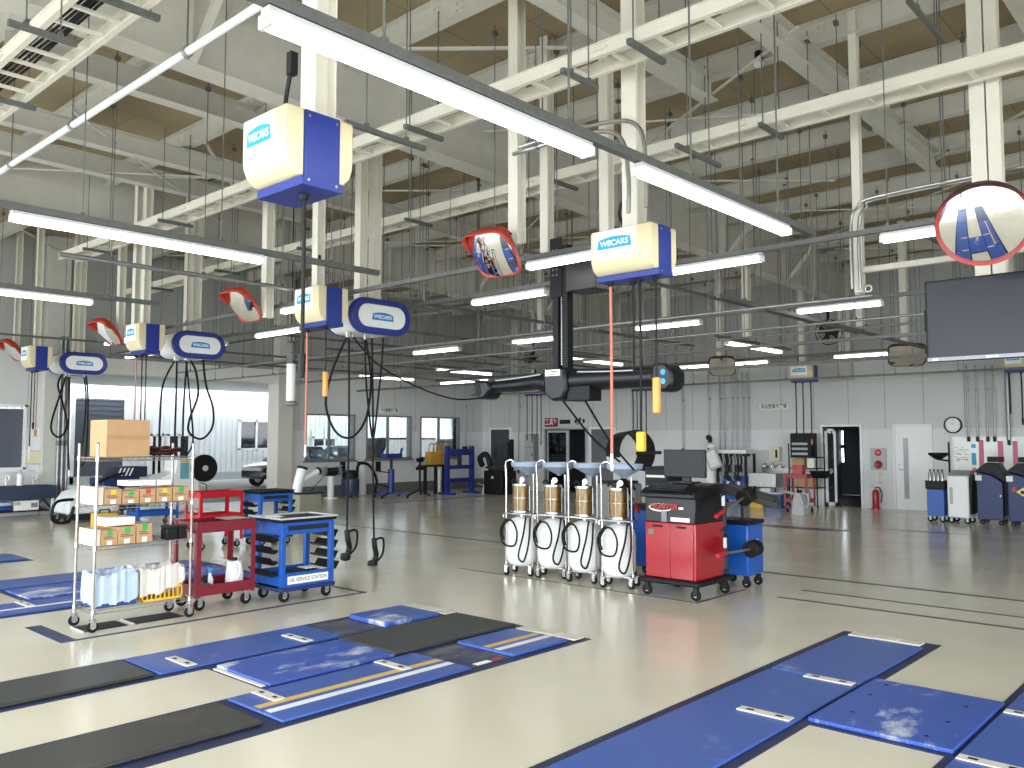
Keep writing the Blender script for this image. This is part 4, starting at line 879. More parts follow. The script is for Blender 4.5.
lined(X0+.06, X1-.05, Y0+.05, ym, zs+.002, zs+.3, 'blue bin lined with pale blue film, bottom shelf of the shelving trolley', 'lined_bin', DBLUE, FILMB, lambda p: .1+.12*max(0, (p[1]-3.5)*4), 'bin')
lined(X0+.06, X1-.05, ym+.055, Y1-.05, zs, zs+.3, 'yellow mesh crate lined with milky film, bottom shelf of the shelving trolley', 'lined_crate', YELLOW, FILMW, lambda p: .22+.5*max(0, (p[1]-(Y1-.3))*2.2), 'crate', True)
# ---- service carts with open steel frames
def frame_cart(name, label, x0, x1, y0, y1, levels, zt, m, r=.055, lip=.09, legw=.05, ax='x'):
    o = thing(name, label, 'cart', ((x0+x1)/2, (y0+y1)/2, 0)); zb = 2.3*r
    for x in (x0, x1):
        for y in (y0, y1):
            sx, sy = (1 if x == x0 else -1), (1 if y == y0 else -1); b = MB()
            b.box((min(x, x+sx*legw), min(y, y+sy*.008), zb), (max(x, x+sx*legw), max(y, y+sy*.008), zt)); b.box((min(x, x+sx*.008), min(y+sy*.008, y+sy*legw), zb), (max(x, x+sx*.008), max(y+sy*.008, y+sy*legw), zt)); b.build('leg', m, o)
    for z in levels:
        b = MB(); g = .009
        b.box((x0+g, y0+g, z-lip*.45), (x1-g, y1-g, z-lip*.45+.006))
        for p in ((x0+g, y0+g, x1-g, y0+2*g), (x0+g, y1-2*g, x1-g, y1-g), (x0+g, y0+2*g, x0+2*g, y1-2*g), (x1-2*g, y0+2*g, x1-g, y1-2*g)): b.box((p[0], p[1], z-lip*.45), (p[2], p[3], z+lip*.55))
        b.build('tray_shelf', m, o, .003)
    casters(o, [(x, y) for x in (x0+.06, x1-.06) for y in (y0+.07, y1-.07)], r, .028, ztop=zb, ax=ax)
    return o
A = FL(200, 612); Bq = FL(263, 598)
mx1 = A.x+.0; my0, my1 = A.y-.05, min(Bq.y-.09, 4.93)
mo = frame_cart('service_cart', 'maroon two shelf service cart with an oil jug, between shelving trolley and blue cart', mx1-.5, mx1, my0, my1, [.2, .84], .9, MAROON, .06, .11)
MB().box((mx1-.3, my0+.35, .905), (mx1-.02, my1-.06, .915)).build('steel_tray_lid', SILVER, mo, .003)
h = MB(); h.tube([(mx1-.46, my0-.0, .8), (mx1-.46, my0-.09, .86), (mx1-.04, my0-.09, .86), (mx1-.04, my0-.0, .8)], .012); h.build('push_handle', MAROON, mo)
def jug(label, x, y, z, s=1., m=None, name='oil_jug'):
    o = thing(name, label, 'jug', (x, y, z)); b = MB(); w = .075*s; hh = .26*s
    b.prism([(x-w, z), (x+w, z), (x+w*.95, z+hh*.55), (x+w*.45, z+hh), (x-w*.45, z+hh), (x-w*.8, z+hh*.6)], 'y', y-w*.9, y+w*.9); b.build('body', m or WHITE, o, .018)
    k = MB(); k.tube(spl([(x-w*.3, y, z+hh*.9), (x-w*1.2, y-w*.9, z+hh*1.0), (x-w*2.0, y-w*2.2, z+hh*1.08)], 4), .017*s, 8); k.build('spout', LGREY, o)
    k = MB(); k.tube(spl([(x+w*.4, y, z+hh*.97), (x+w*1.3, y, z+hh*.9), (x+w*1.35, y, z+hh*.5), (x+w*.9, y, z+hh*.35)], 5), .011*s, 8); k.build('handle', m or WHITE, o)
    k = MB(); k.cyl((x, y, z+hh), (x, y, z+hh+.03*s), .03*s, 12); k.build('cap', BLACK, o)
    return o
p = PX(235, 585, mx1-.2); jug('white spouted oil jug standing on the lower tray of the maroon cart', mx1-.22, p.y, .165, 1.08)
p = PX(212, 590, mx1-.25)
o = thing('spray_bottle', 'small spray bottle with a blue collar on the lower tray of the maroon cart', 'bottle', (mx1-.3, p.y, .165)); b = MB(); b.lathe([(0, 0), (.032, 0), (.034, .1), (.014, .15), (.014, .17), (0, .17)], (mx1-.3, p.y, .165), 14); b.build('body', WHITE, o)
k = MB(); k.cyl((mx1-.3, p.y, .336), (mx1-.3, p.y, .36), .017, 10); k.cbox((mx1-.29, p.y, .375), (.07, .02, .025)); k.build('spray_head', CYAN, o)
o = thing('grease_can', 'squat grey can with black grips on the lower tray of the maroon cart', 'can', (mx1-.2, my0+.16, .165)); MB().box((mx1-.3, my0+.08, .165), (mx1-.12, my0+.24, .25)).build('body', GREY, o, .01)
for yy in (my0+.11, my0+.21): MB().cyl((mx1-.2, yy, .251), (mx1-.2, yy, .33), .022, 10).build('grip', BLACK, o)
# bright red cart behind
A = FL(199, 551); Bq = FL(241, 546)
ro = frame_cart('service_cart', 'bright red two tray service cart standing behind the maroon one', A.x-.5, A.x, A.y, Bq.y-.02, [.5, .86], .92, RED, .055, .1)
h = MB(); h.tube(spl([(A.x-.1, A.y+.15, .83), (A.x-.1, A.y+.15, 1.02), (A.x-.1, A.y+.05, 1.06)], 5), .008); h.build('hook_rod', BLACK, ro)
# blue oil service carts
def blue_cart(label, x0, x1, y0, y1, sign=True):
    o = thing('oil_service_cart', label, 'cart', ((x0+x1)/2, (y0+y1)/2, 0)); zt = .93; zb = .16
    for x in (x0, x1):
        for y in (y0, y1):
            sx, sy = (1 if x == x0 else -1), (1 if y == y0 else -1); MB().box((min(x, x+sx*.055), min(y, y+sy*.055), zb), (max(x, x+sx*.055), max(y, y+sy*.055), zt-.08)).build('leg', BLUE, o, .004)
    b = MB(); b.box((x0+.002, y0+.056, .72), (x0+.02, y1-.056, .85)); b.box((x1-.02, y0+.056, .72), (x1-.002, y1-.056, .85)); b.box((x0+.056, y0+.002, .72), (x1-.056, y0+.02, .85)); b.box((x0+.056, y1-.02, .72), (x1-.056, y1-.002, .85)); b.box((x0+.02, y0+.02, .72), (x1-.02, y1-.02, .735)); b.build('drawer_box', BLUE, o)
    s = MB(); s.box((x1-.016, y0+.08, .765), (x1-.0005, y1-.08, .815)); s.build('drawer_slot', DARK, o)
    t = MB(); t.box((x0-.02, y0-.02, .851), (x1+.02, y1+.02, .885)); t.build('top_tray', BLACK, o, .012)
    t = MB()
    for p_ in ((x0-.03, y0-.03, x1+.03, y0-.012), (x0-.03, y1+.012, x1+.03, y1+.03), (x0-.03, y0-.012, x0-.012, y1+.012), (x1+.012, y0-.012, x1+.03, y1+.012)): t.box((p_[0], p_[1], .885), (p_[2], p_[3], .905))
    t.build('top_rim', LGREY if sign else DARK, o, .004)
    b = MB(); b.box((x0+.01, y0+.01, zb), (x1-.01, y1-.01, zb+.012)); b.box((x1-.012, y0+.056, zb), (x1, y1-.056, zb+.15)); b.box((x0, y0+.056, zb), (x0+.012, y1-.056, zb+.15)); b.box((x0+.012, y0+.01, zb), (x1-.012, y0+.02, zb+.12)); b.build('base_tray', BLUE, o)
    MB().box((x0-.012, y0-.012, zb-.045), (x1+.012, y1+.012, zb-.002)).build('bumper', NAVY, o, .008)
    for k, z in enumerate((.3, .42, .54, .66)):
        for sg, yy in ((-1, y0), (1, y1)):
            q = MB(); d = .1+.02*(k == 0); q.prism([(yy, z), (yy+sg*d*.55, z-.02), (yy+sg*d, z+.06), (yy+sg*d*.93, z+.065), (yy+sg*d*.5, z+.0), (yy, z+.02)], 'x', x0+.06, x1-.06); q.build('side_bin', BLACK, o)
    if sign:
        sp = MB().box((x1+.0005, y0+.08, zb+.03), (x1+.003, y1-.08, zb+.115)).build('sign_plate', PAPER, o)
        text(sp, 'OIL SERVICE STATION', BLACK, (x1+.0035, (y0+y1)/2, zb+.0725), .055, (0, 1, 0), (0, 0, 1), fit=(y1-y0)*.72)
    casters(o, [(x, y) for x in (x0+.07, x1-.05) for y in (y0+.07, y1-.07)], .062, .03, ztop=.125, ax='x')
    return o
bo = blue_cart('blue wheeled oil service cart with lettered sign plate, nearest of the blue carts', -8.52, -7.99, 5.1, 5.78)
A = FL(248, 548)
b2 = blue_cart('blue wheeled oil cart without sign, standing behind the lettered one', A.x-.5, A.x, A.y+.2, A.y+.82, False)
def rag(label, x, y, z, s=1.):
    m = MB(); n = 9; g = [[m.bm.verts.new((x+s*(.2*i/n-.1), y+s*(.16*j/n-.08), z+.004+s*.03*abs(math.sin(i*1.1+j*.6))*abs(math.cos(j*.9))*(1-abs(i/n-.5)))) for j in range(n+1)] for i in range(n+1)]
    for i in range(n):
        for j in range(n): m.bm.faces.new((g[i][j], g[i+1][j], g[i+1][j+1], g[i][j+1]))
    o = m.build('rag', PAPER, None, ang=70); sm = o.modifiers.new('t', 'SOLIDIFY'); sm.thickness = .004; tag(o, label, 'rag'); return o
rag('white crumpled rag lying on the black top of the lettered blue cart', -8.3, 5.2, .888, .9)
o = thing('drip_pan', 'black folded drip pan leaning in the base of the lettered blue cart', 'pan', (-8.2, 5.45, .175))
MB().prism([(-5.2+10.4, .175), (5.62, .175), (5.66, .3), (5.6, .31), (5.36, .26)], 'x', -8.4, -8.06).build('pan_sheet', BLACK, o, .006)
rag('white rag draped over the black drip pan in the blue cart', -8.15, 5.52, .318, .8)
# grey waste bin with the white Y pipe
A = FL(303, 524); o = thing('exhaust_hood_stand', 'white branching exhaust pipe stood on an olive grey bin, behind the blue carts', 'pipe stand', (A.x, A.y, 0))
MB().box((A.x-.26, A.y-.28, .02), (A.x+.26, A.y+.28, .63)).build('bin_body', mat('olive grey bin', (146, 148, 128), .5), o, .03); MB().box((A.x-.28, A.y-.3, .631), (A.x+.28, A.y+.3, .66)).build('bin_lid', DARK, o, .01)
b = MB(); b.tube(spl([(A.x, A.y-.16, .66), (A.x, A.y-.13, .85), (A.x, A.y-.04, 1.14)], 6), .1, 16); b.build('main_pipe', WHITE, o); b = MB(); b.tube([(A.x, A.y-.1, .86), (A.x, A.y+.12, .98), (A.x, A.y+.34, 1.08)], .062, 14); b.build('branch_pipe', WHITE, o)
k = MB(); k.cyl((A.x, A.y-.045, 1.13), (A.x, A.y-.03, 1.18), .115, 16); k.build('rubber_collar', BLACK, o); k = MB(); k.cyl((A.x, A.y+.34, 1.08), (A.x, A.y+.38, 1.1), .08, 16); k.build('rubber_collar', BLACK, o)
# ================================================================ OIL DRAINERS, ALIGNMENT CONSOLE AND WHAT STANDS ROUND THEM
BOWL = mat('grey blue bowl', (150, 164, 186), .35, var=.04)
CAMD = V((.3, -.954, 0))
def drainer(x, y, label):
    o = thing('waste_oil_drainer', label, 'oil drainer', (x, y, 0), 'white waste oil drainers in a row')
    b = MB(); b.lathe([(0, .12), (.11, .122), (.165, .15), (.195, .2), (.2, .26), (.2, .6), (.185, .67), (.13, .72), (.06, .745), (0, .75)], (x, y, 0), 28); b.build('tank', WHITE, o)
    s = V((CAMD.y, -CAMD.x, 0))*-1; c = V((x, y, 0)); f = CAMD
    b = MB()
    for k in (-1, 1): b.tube([c+s*.185*k+f*.08+V((0, 0, .13)), c+s*.185*k+f*.08+V((0, 0, .78)), c+s*.185*k-f*.1+V((0, 0, .8))], .009, 7)
    b.tube(spl([c-s*.215+f*.1+V((0, 0, .74)), c-s*.2+f*.1+V((0, 0, .79)), c+f*.1+V((0, 0, .785)), c+s*.18+f*.1+V((0, 0, .785))], 4), .01, 7); b.tube([c-s*.185+f*.08+V((0, 0, .13)), c+s*.185+f*.08+V((0, 0, .13)), c+s*.185-f*.14+V((0, 0, .13)), c-s*.185-f*.14+V((0, 0, .13))], .011, 7, True)
    b.tube([c+f*.192+V((0, 0, .15)), c+f*.192+V((0, 0, .5))], .006, 6); b.build('tube_frame', CHROME, o)
    g = MB(); g.lathe([(.108, 0), (.108, .32)], c+f*.02+V((0, 0, .83)), 24); g = g.build('sight_cylinder', AGLASS, o)
    for z, h in ((.808, .022), (1.15, .022)): MB().lathe([(0, 0), (.118, 0), (.118, h), (0, h)], c+f*.02+V((0, 0, z)), 20).build('cylinder_cap', CHROME, g)
    k = MB()
    for t in (.4, 1.9, 3.5, 5.0): p = c+f*.02+V((.113*math.cos(t), .113*math.sin(t), .83)); k.cyl(p, p+V((0, 0, .32)), .006, 6)
    k.lathe([(.111, .15), (.115, .15), (.115, .158), (.111, .158)], c+f*.02+V((0, 0, .84)), 20, closed=True); k.build('tie_cage', SILVER, g)
    MB().lathe([(0, 0), (.1, 0), (.1, .31), (0, .31)], c+f*.02+V((0, 0, .834)), 20).build('oil_residue', worn('oily amber film', (222, 216, 198), (150, 118, 72), .25, 3, .42, .6, (3, 3, .3)) if 'oily amber film' not in MATS else MATS['oily amber film'], g)
    b = MB(); b.cyl(c+f*.02+V((0, 0, 1.17)), c+f*.02+V((0, 0, 1.23)), .025, 10); b.tube([c+f*.02+V((0, 0, 1.2)), c+f*.06+s*.04+V((0, 0, 1.22))], .01); b.build('outlet_valve', CHROME, o); b = MB(); b.cyl(c+V((0, 0, .74)), c+V((0, 0, .81)), .03, 12); b.build('neck_pipe', CHROME, o); b = MB(); b.lathe([(0, 0), (.035, 0), (.035, .02), (0, .02)], c+f*.06+s*.04+V((0, 0, 1.23)), 14, f); b.build('pressure_gauge', CHROME, o)
    b = MB(); b.tube(spl([c-s*.05+f*.03+V((0, 0, 1.19)), c-s*.09+f*.06+V((0, 0, 1.23)), c-s*.12+f*.05+V((0, 0, 1.19))], 4), .014); b.build('ball_valve', BLACK, o)
    b = MB(); p = c+s*.14-f*.06; b.cyl(p+V((0, 0, .16)), p+V((0, 0, 1.3)), .014, 10); b.build('bowl_pole', SILVER, o)
    b = MB(); q = c+s*.06-f*.06; b.lathe([(0, 1.285), (.02, 1.285), (.03, 1.3), (.06, 1.315), (.215, 1.4), (.222, 1.455), (.212, 1.455), (.205, 1.41), (.05, 1.325), (0, 1.32)], q, 30); b.build('bowl', BOWL, o)
    b = MB(); p = c-s*.2+f*.05; b.tube(spl([p+V((0, 0, .78)), p+V((0, 0, 1.2)), p-s*.01+V((0, 0, 1.42)), p+s*.02+V((0, 0, 1.47)), p+s*.07-f*.02+V((0, 0, 1.48)), p+s*.1-f*.03+V((0, 0, 1.44))], 5), .011, 8); b.build('hook_pipe', CHROME, o)
    w = f*.24; L1 = [c+w-s*.1+V((0, 0, .74)), c+w-s*.19+V((0, 0, .6)), c+w-s*.15+V((0, 0, .42)), c+w-s*.0+V((0, 0, .4)), c+w+s*.04+V((0, 0, .56)), c+w-s*.02+V((0, 0, .7)), c+w-s*.1+V((0, 0, .71)), c+w-s*.17+V((0, 0, .58)), c+w-s*.14+V((0, 0, .46))]
    b = MB(); b.tube(spl(L1, 6), .012, 7); b.build('hose', RUBBER, o)
    L2 = [c+w*.95+s*.16+V((0, 0, .77)), c+w+s*.13+V((0, 0, .55)), c+w+s*.06+V((0, 0, .28)), c+w+s*.12+V((0, 0, .2)), c+w+s*.17+V((0, 0, .3)), c+w*.9+s*.2+V((0, 0, .5)), c+w*.6+s*.18+V((0, 0, .74))]
    b = MB(); b.tube(spl(L2, 6), .012, 7); b.build('hose', RUBBER, o)
    casters(o, [(c+s*a+f*e)[:2] for a, e in ((-.17, .1), (.17, .1), (-.17, -.16), (.17, -.16))], .048, .026, fork=CHROME, ztop=.12)
    return o
DR = [(-7.4, 8.3), (-6.95, 8.4), (-6.46, 8.42), (-5.92, 8.38)]
d0 = drainer(*DR[0], 'white waste oil drainer with a bowl, end of the row away from the red console')
dup(d0, (*DR[1], 0), 'white waste oil drainer with a bowl, second of the row from the window wall end', .12)
dup(d0, (*DR[2], 0), 'white waste oil drainer with a bowl, third of the row, second from the red console', -.1)
dup(d0, (*DR[3], 0), 'white waste oil drainer with a bowl, standing closest to the red console', .05)
# ---- red wheel alignment console
x0, x1, y0, y1 = -5.44, -4.8, 8.22, 8.86
o = thing('alignment_console', 'red and black wheel alignment console on casters, with a dark monitor standing on it', 'console', ((x0+x1)/2, (y0+y1)/2, 0))
GRED = mat('glossy console red', (158, 22, 36), .22, var=.04, coat=.3); GBLK = mat('console black', (14, 15, 19), .35, var=.06, spec=.35)
MB().box((x0-.05, y0-.07, .15), (x1+.07, y1+.1, .205)).build('base_deck', BLACK, o, .015)
b = MB(); b.box((x0, y0+.012, .206), (x1, y1, .82)); b.build('cabinet', GRED, o, .006)
xm = (x0+x1)/2
for a, c, hx_ in ((x0+.004, xm-.002, .3), (xm+.002, x1-.03, .55)):
    d = MB().box((a, y0, .212), (c, y0+.011, .812)).build('door', GRED, o, .003)
    w = c-a; k = MB(); k.box((a+w*.3, y0-.004, .765), (a+w*.72, y0-.0005, .79)); k.build('finger_pull', BLACK, d, .004)
MB().box((x0+.04, y0-.002, .68), (x0+.11, y0-.0005, .74)).build('inspection_sticker', mat('green grey sticker', (104, 120, 96), .6), o)
b = MB(); b.prism([(y0-.01, .822), (y1, .822), (y1, 1.16), (y0+.02, 1.1)], 'x', x0, x1); b.build('upper_housing', GBLK, o, .01)
b = MB(); b.prism([(y0-.07, 1.1), (y0-.07, 1.15), (y0+.02, 1.2), (y0+.36, 1.245), (y1, 1.245), (y1, 1.165), (y0+.03, 1.102)], 'x', x0-.03, x1+.03); b.build('keyboard_deck', GBLK, o, .012)
b = MB(); ky = MB()
for r in range(4):
    for q in range(13): yy = y0-.01+.035*r; ky.cbox((x0+.08+.034*q, yy+.012, 1.186+.017*r+.0), (.028, .026, .012))
ky.build('keyboard_keys', DARK, o)
ov = MB(); cy_ = 1.0; 
ov.lathe([(0, 0), (1, 0), (1, .003), (0, .003)], (0, 0, 0), 40)
for v in ov.bm.verts: v.co = V((x0+.2+v.co.x*.15, y0-.0-.002-v.co.z+.003, .985+v.co.y*.045+.1*0))
lg = ov.build('logo_oval', PAPER, o); 
ov = MB(); ov.lathe([(0, 0), (1, 0), (1, .002), (0, .002)], (0, 0, 0), 40)
for v in ov.bm.verts: v.co = V((x0+.21+v.co.x*.145, y0-.003-v.co.z, .992+v.co.y*.035))
ov.build('logo_field', GBLK, lg)
text(lg, 'HUNTER', RED, (x0+.24, y0-.0065, .997), .085, (1, 0, 0), fit=.36, shear=.35, bold=.02)
MB().box((x0+.44, y0-.006, .975), (x0+.5, y0-.004, 1.0)).build('small_badge', WHITE, o)
sp = MB().box((x0+.34, y0-.013, .84), (x0+.58, y0-.011, .885)).build('maker_plate', WHITE, o, .004)
text(sp, 'AUTO SERVICE', LOGOB, (x0+.46, y0-.0135, .8625), .028, (1, 0, 0), fit=.2) if False else None
MB().box((x0+.22, y0-.012, .83), (x0+.29, y0-.0105, .95)).build('clear_holder', mat('cloudy plastic', (120, 126, 134), .15), o)
ma, mc = PY(664.5, 460, 8.62), PY(706, 460, 8.62); zt, zb = ZD(685, 449.5, (ma.x, 8.62, 1.5)), ZD(685, 476.5, (ma.x, 8.62, 1.5)); mx = (ma.x+mc.x)/2
mo = MB().box((ma.x, 8.6, zb), (mc.x, 8.64, zt)).build('monitor', GBLK, o, .008)
MB().box((ma.x+.018, 8.597, zb+.02), (mc.x-.018, 8.5995, zt-.016)).build('screen_glass', mat('dark screen glass', (22, 24, 28), .5, var=.03), mo)
b = MB(); b.box((mx-.05, 8.641, 1.246), (mx+.05, 8.68, zb+.15)); b.box((mx-.13, 8.55, 1.246), (mx+.13, 8.75, 1.262)); b.build('stand', GBLK, mo)
casters(o, [(x, y) for x in (x0+.02, x1-.0) for y in (y0, y1)], .06, .03, fork=DARK, ztop=.15)
# tool chest standing behind the console
a, c = PY(645, 475, 10.6).x, PY(668, 475, 10.6).x; zt = ZD(655, 466.5, (a, 10.6, 1.2)); o = thing('tool_chest', 'black tool chest with pale drawer pulls, standing behind the console monitor', 'tool chest', ((a+c)/2, 10.8, 0))
MB().box((a, 10.6, .12), (c, 11.05, zt)).build('case', BLACK, o, .006)
for k in range(7): zz = .16+(zt-.2)*k/7; d = MB().box((a+.015, 10.585, zz), (c-.015, 10.598, zz+(zt-.2)/7-.012)).build('drawer', DARK, o); MB().box((a+.04, 10.57, zz+.05), (c-.04, 10.584, zz+.085)).build('drawer_pull', PAPER, d)
casters(o, [(x, y) for x in (a+.06, c-.06) for y in (10.66, 10.98)], .05, .03, fork=DARK, ztop=.12)
def sensor(h, p, q, label):
    """wheel sensor: black target head at h, arm with a red grip from p to q"""
    o = thing('wheel_sensor', label, 'wheel sensor', h); h, p, q = V(h), V(p), V(q); d = (q-p).normalized()
    b = MB(); b.cyl(h-d*.05, h+d*.11, .095, 20); b.cyl(h+d*.11, h+d*.125, .085, 20); b.build('target_head', BLACK, o, .008)
    b = MB(); b.cyl(p+(q-p)*.36, h, .014, 10); b.build('arm', SILVER, o)
    b = MB(); b.cyl(p, p+(q-p)*.36, .022, 12); b.build('grip', RED, o)
    b = MB(); u = V((0, 0, 1)); b.bar(p+d*.2+u*.19, p+d*.2-u*.19, .035, .02)
    for sg in (-1, 1): b.cyl(p+d*.2+u*.19*sg, p+d*.12+u*.19*sg, .018, 10)
    b.build('clamp_bar', DARK, o); b = MB(); b.cyl(p+d*.17+u*.06, p+d*.17+u*.17, .02, 10); b.build('clamp_knob', LGREY, o)
    b = MB(); b.tube([p+d*.2, p+d*.2+V((-.12, -.02, -.05))], .014); b.build('hanging_bracket', DARK, o); return o
X_ = -4.55
sensor(PX(745, 497, X_), PX(716, 516.5, X_), PX(737, 502, X_), 'black wheel sensor with red grip, hung high on the flank of the console')
sensor(PX(752, 549, X_), PX(717.5, 556, X_), PX(741, 548, X_), 'black wheel sensor with red grip, hung low on the flank of the console')
sensor(PY(625, 490, 8.75), PY(639, 512, 8.62), PY(627, 492, 8.74), 'black wheel sensor with red grip, hung between the console and the last drainer')
# blue waste carts behind
def waste_cart(x, y, label, zt, funnel):
    o = thing('waste_cart', label, 'cart', (x, y, 0)); MB().box((x-.22, y-.2, .14), (x+.22, y+.2, zt)).build('body', BLUE, o, .02); MB().box((x-.235, y-.215, zt+.001), (x+.235, y+.215, zt+.05)).build('top_tray', BLACK, o, .01)
    MB().box((x+.2205, y-.06, zt-.28), (x+.2225, y+.06, zt-.18)).build('notice_label', PAPER, o)
    b = MB(); b.cyl((x, y+.1, zt+.05), (x, y+.1, zt+.3), .02); b.build('pole', DARK, o)
    if funnel:
        b = MB(); c = V((x+.12, y+.1, zt+.32)); b.obox(c, V((.3, .12, -.09)), V((-.11, .28, 0)), V((.01, .0, .035))); b.obox(c+V((.0, .0, .05)), V((.27, .1, -.08)), V((-.09, .25, 0)), V((.01, .0, .02))); b.build('tilting_tray', mat('dull black tray', (50, 50, 46), .6), o, .01)
    casters(o, [(x+i, y+j) for i in (-.17, .17) for j in (-.15, .15)], .055, .028, fork=DARK, ztop=.14); return o
waste_cart(-6.12, 9.35, 'blue waste cart standing behind the drainer closest to the console', .86, False)
waste_cart(-4.95, 9.5, 'blue waste cart with a tilted black tray, behind the red console', .74, True)
# wheel balancer with flared hood
P = FL(622, 536); x, y = P.x, P.y; o = thing('wheel_balancer', 'wheel balancer with a flared black wheel guard, behind the drainers', 'wheel balancer', (x, y, 0))
MB().box((x-.35, y-.3, .02), (x+.25, y+.3, .95)).build('cabinet', GREY, o, .03); zc = ZD(618, 452, P)
MB().box((x-.3, y-.25, .951), (x+.2, y+.25, 1.0)).build('weight_tray', DARK, o, .01)
hub = V((x+.05, y, zc)); b = MB(); ax = V((.86, -.3, 0)).normalized(); s = V((-ax.y, ax.x, 0))
A = []
for rr, aa in ((.36, -.05), (.4, .42)):
    A.append([b.bm.verts.new(hub+ax*aa+(s*math.cos(t)+V((0, 0, 1))*math.sin(t))*rr) for t in [math.radians(-60+i*11) for i in range(24)]])
for rr, aa in ((.385, .42), (.345, -.05)):
    A.append([b.bm.verts.new(hub+ax*aa+(s*math.cos(t)+V((0, 0, 1))*math.sin(t))*rr) for t in [math.radians(-60+i*11) for i in range(24)]])
for k in range(4):
    for i in range(23): b.bm.faces.new((A[k][i], A[k][i+1], A[(k+1) % 4][i+1], A[(k+1) % 4][i]))
for i in (0, 23): b.bm.faces.new([A[k][i] for k in range(4)])
b.build('wheel_guard', BLACK, o); b = MB(); b.lathe([(0, 0), (.34, 0), (.34, .02), (0, .02)], hub-ax*.08, 30, ax); g = b.build('guard_disc', WHITE, o)
MB().box((hub.x-.1, hub.y-.1, hub.z+.08), (hub.x-.04, hub.y-.04, hub.z+.16)).build('yellow_sticker', YELLOW, g)
b = MB(); b.tube([hub+ax*.4+V((0, 0, -.02)), hub+ax*.7+s*.05+V((0, 0, 0)), hub+ax*.95+s*.1+V((0, 0, .0))], .03, 8); b.build('gauge_arm', DARK, o); b = MB(); b.cyl((hub.x, hub.y, 1.0), (hub.x, hub.y, zc-.3), .06); b.build('column', GREY, o)
# ================================================================ EQUIPMENT ALONG THE FAR WALLS
def wall_box(name, label, cat, px, yb, wpx, parts): pass
# ---- right group: boards and fluid machines
a, c = PY(953.5, 455, YB-.06), PY(1060, 455, YB-.06); zb, zt = PY(955, 474, YB-.06).z, PY(955, 437.5, YB-.06).z
o = thing('wallboard', 'wide white schedule board with pink and blue magnet strips on the far wall', 'whiteboard', ((a.x+c.x)/2, YB-.05, zb))
MB().box((a.x, YB-.06, zb), (c.x, YB-.03, zt)).build('board_sheet', mat('glossy whiteboard', (226, 230, 226), .12, var=.02), o)
for p in ((a.x-.03, zb-.03, c.x+.03, zb), (a.x-.03, zt, c.x+.03, zt+.03), (a.x-.03, zb, a.x, zt), (c.x, zb, c.x+.03, zt)): MB().box((p[0], YB-.07, p[1]), (p[2], YB-.02, p[3])).build('frame_bar', WHITE, o)
PINK = mat('pink magnet strip', (214, 120, 150), .6)
for p0, p1, t0, t1, m in ((979, 984, 440, 474, PINK), (998, 1003.5, 441, 474, PINK), (1013, 1018, 441, 474, PINK), (971.5, 976, 444, 448, CYAN), (971.5, 976, 453, 465, CYAN), (972, 976, 468, 473, PINK)):
    u, v = PY(p0, 455, YB-.061), PY(p1, 455, YB-.061); MB().box((u.x, YB-.066, PY(980, t1, YB-.061).z), (v.x, YB-.0605, PY(980, t0, YB-.061).z)).build('magnet_strip', m, o)
k = MB(); random.seed(5)
for i in range(26): u = PY(956+random.random()*11, 447+random.random()*14, YB-.061); k.cbox((u.x, YB-.0608, u.z), (.05+.05*random.random(), .001, .012))
k.build('handwriting', GREY, o)
def cyl_bottle(o, x, y, z, r, h, m, name='bottle'):
    b = MB(); b.lathe([(0, 0), (r, 0), (r, h*.7), (r*.4, h*.85), (r*.4, h), (0, h)], (x, y, z), 12); return b.build(name, m, o)
P = FL(939, 521.5); x, y = P.x, P.y; o = thing('fluid_trolley', 'light blue fluid trolley with spray cans and a black bowl, beside the white door', 'trolley', (x, y, 0))
zt = ZD(939, 489, P); MB().box((x-.17, y-.2, .13), (x+.17, y+.2, zt)).build('body', BLUE, o, .01); MB().box((x-.19, y-.22, zt+.001), (x+.19, y+.22, zt+.03)).build('top_tray', BLACK, o, .006)
b = MB()
for p in ((x-.19, y-.22, x+.19, y-.2), (x-.19, y+.2, x+.19, y+.22), (x-.19, y-.2, x-.17, y+.2), (x+.17, y-.2, x+.19, y+.2)): b.box((p[0], p[1], zt+.03), (p[2], p[3], zt+.18))
b.build('tray_rim', BLACK, o)
b = MB(); b.cyl((x+.215, y+.1, .1), (x+.215, y+.1, zt+1.0), .02); b.build('pole', DARK, o); b = MB(); b.lathe([(0, 0), (.05, 0), (.19, .1), (.2, .15), (.185, .15), (.05, .03), (0, .03)], (x+.0, y+.1, zt+.62), 24); b.cyl((x+.0, y+.1, zt+.63), (x+.2, y+.1, zt+.6), .02); b.build('drain_bowl', BLACK, o)
casters(o, [(x+i, y+j) for i in (-.12, .12) for j in (-.15, .15)], .06, .03, ztop=.13)
for k, dx in enumerate((-.12, -.04, .04, .12)):
    s_ = thing('spray_can', ('silver spray can on the light blue trolley, nearest the white door', 'silver spray can on the light blue trolley, second from the white door', 'silver spray can on the light blue trolley, third from the white door', 'silver spray can on the light blue trolley, beside its black pole')[k], 'spray can', (x+dx, y-.1, zt+.031))
    b = MB(); b.lathe([(0, 0), (.035, 0), (.035, .3), (.02, .34), (0, .34)], (x+dx, y-.1, zt+.031), 12); b.build('can', SILVER, s_); b = MB(); b.cyl((x+dx, y-.1, zt+.372), (x+dx, y-.1, zt+.42), .018, 10); b.build('cap', BLACK, s_)
P = FL(965, 523); x, y = P.x-.05, P.y; o = thing('fluid_exchanger', 'white upright fluid exchanger on black casters, between light blue trolley and navy machines', 'workshop machine', (x, y, 0)); zt = ZD(965, 475.5, P)
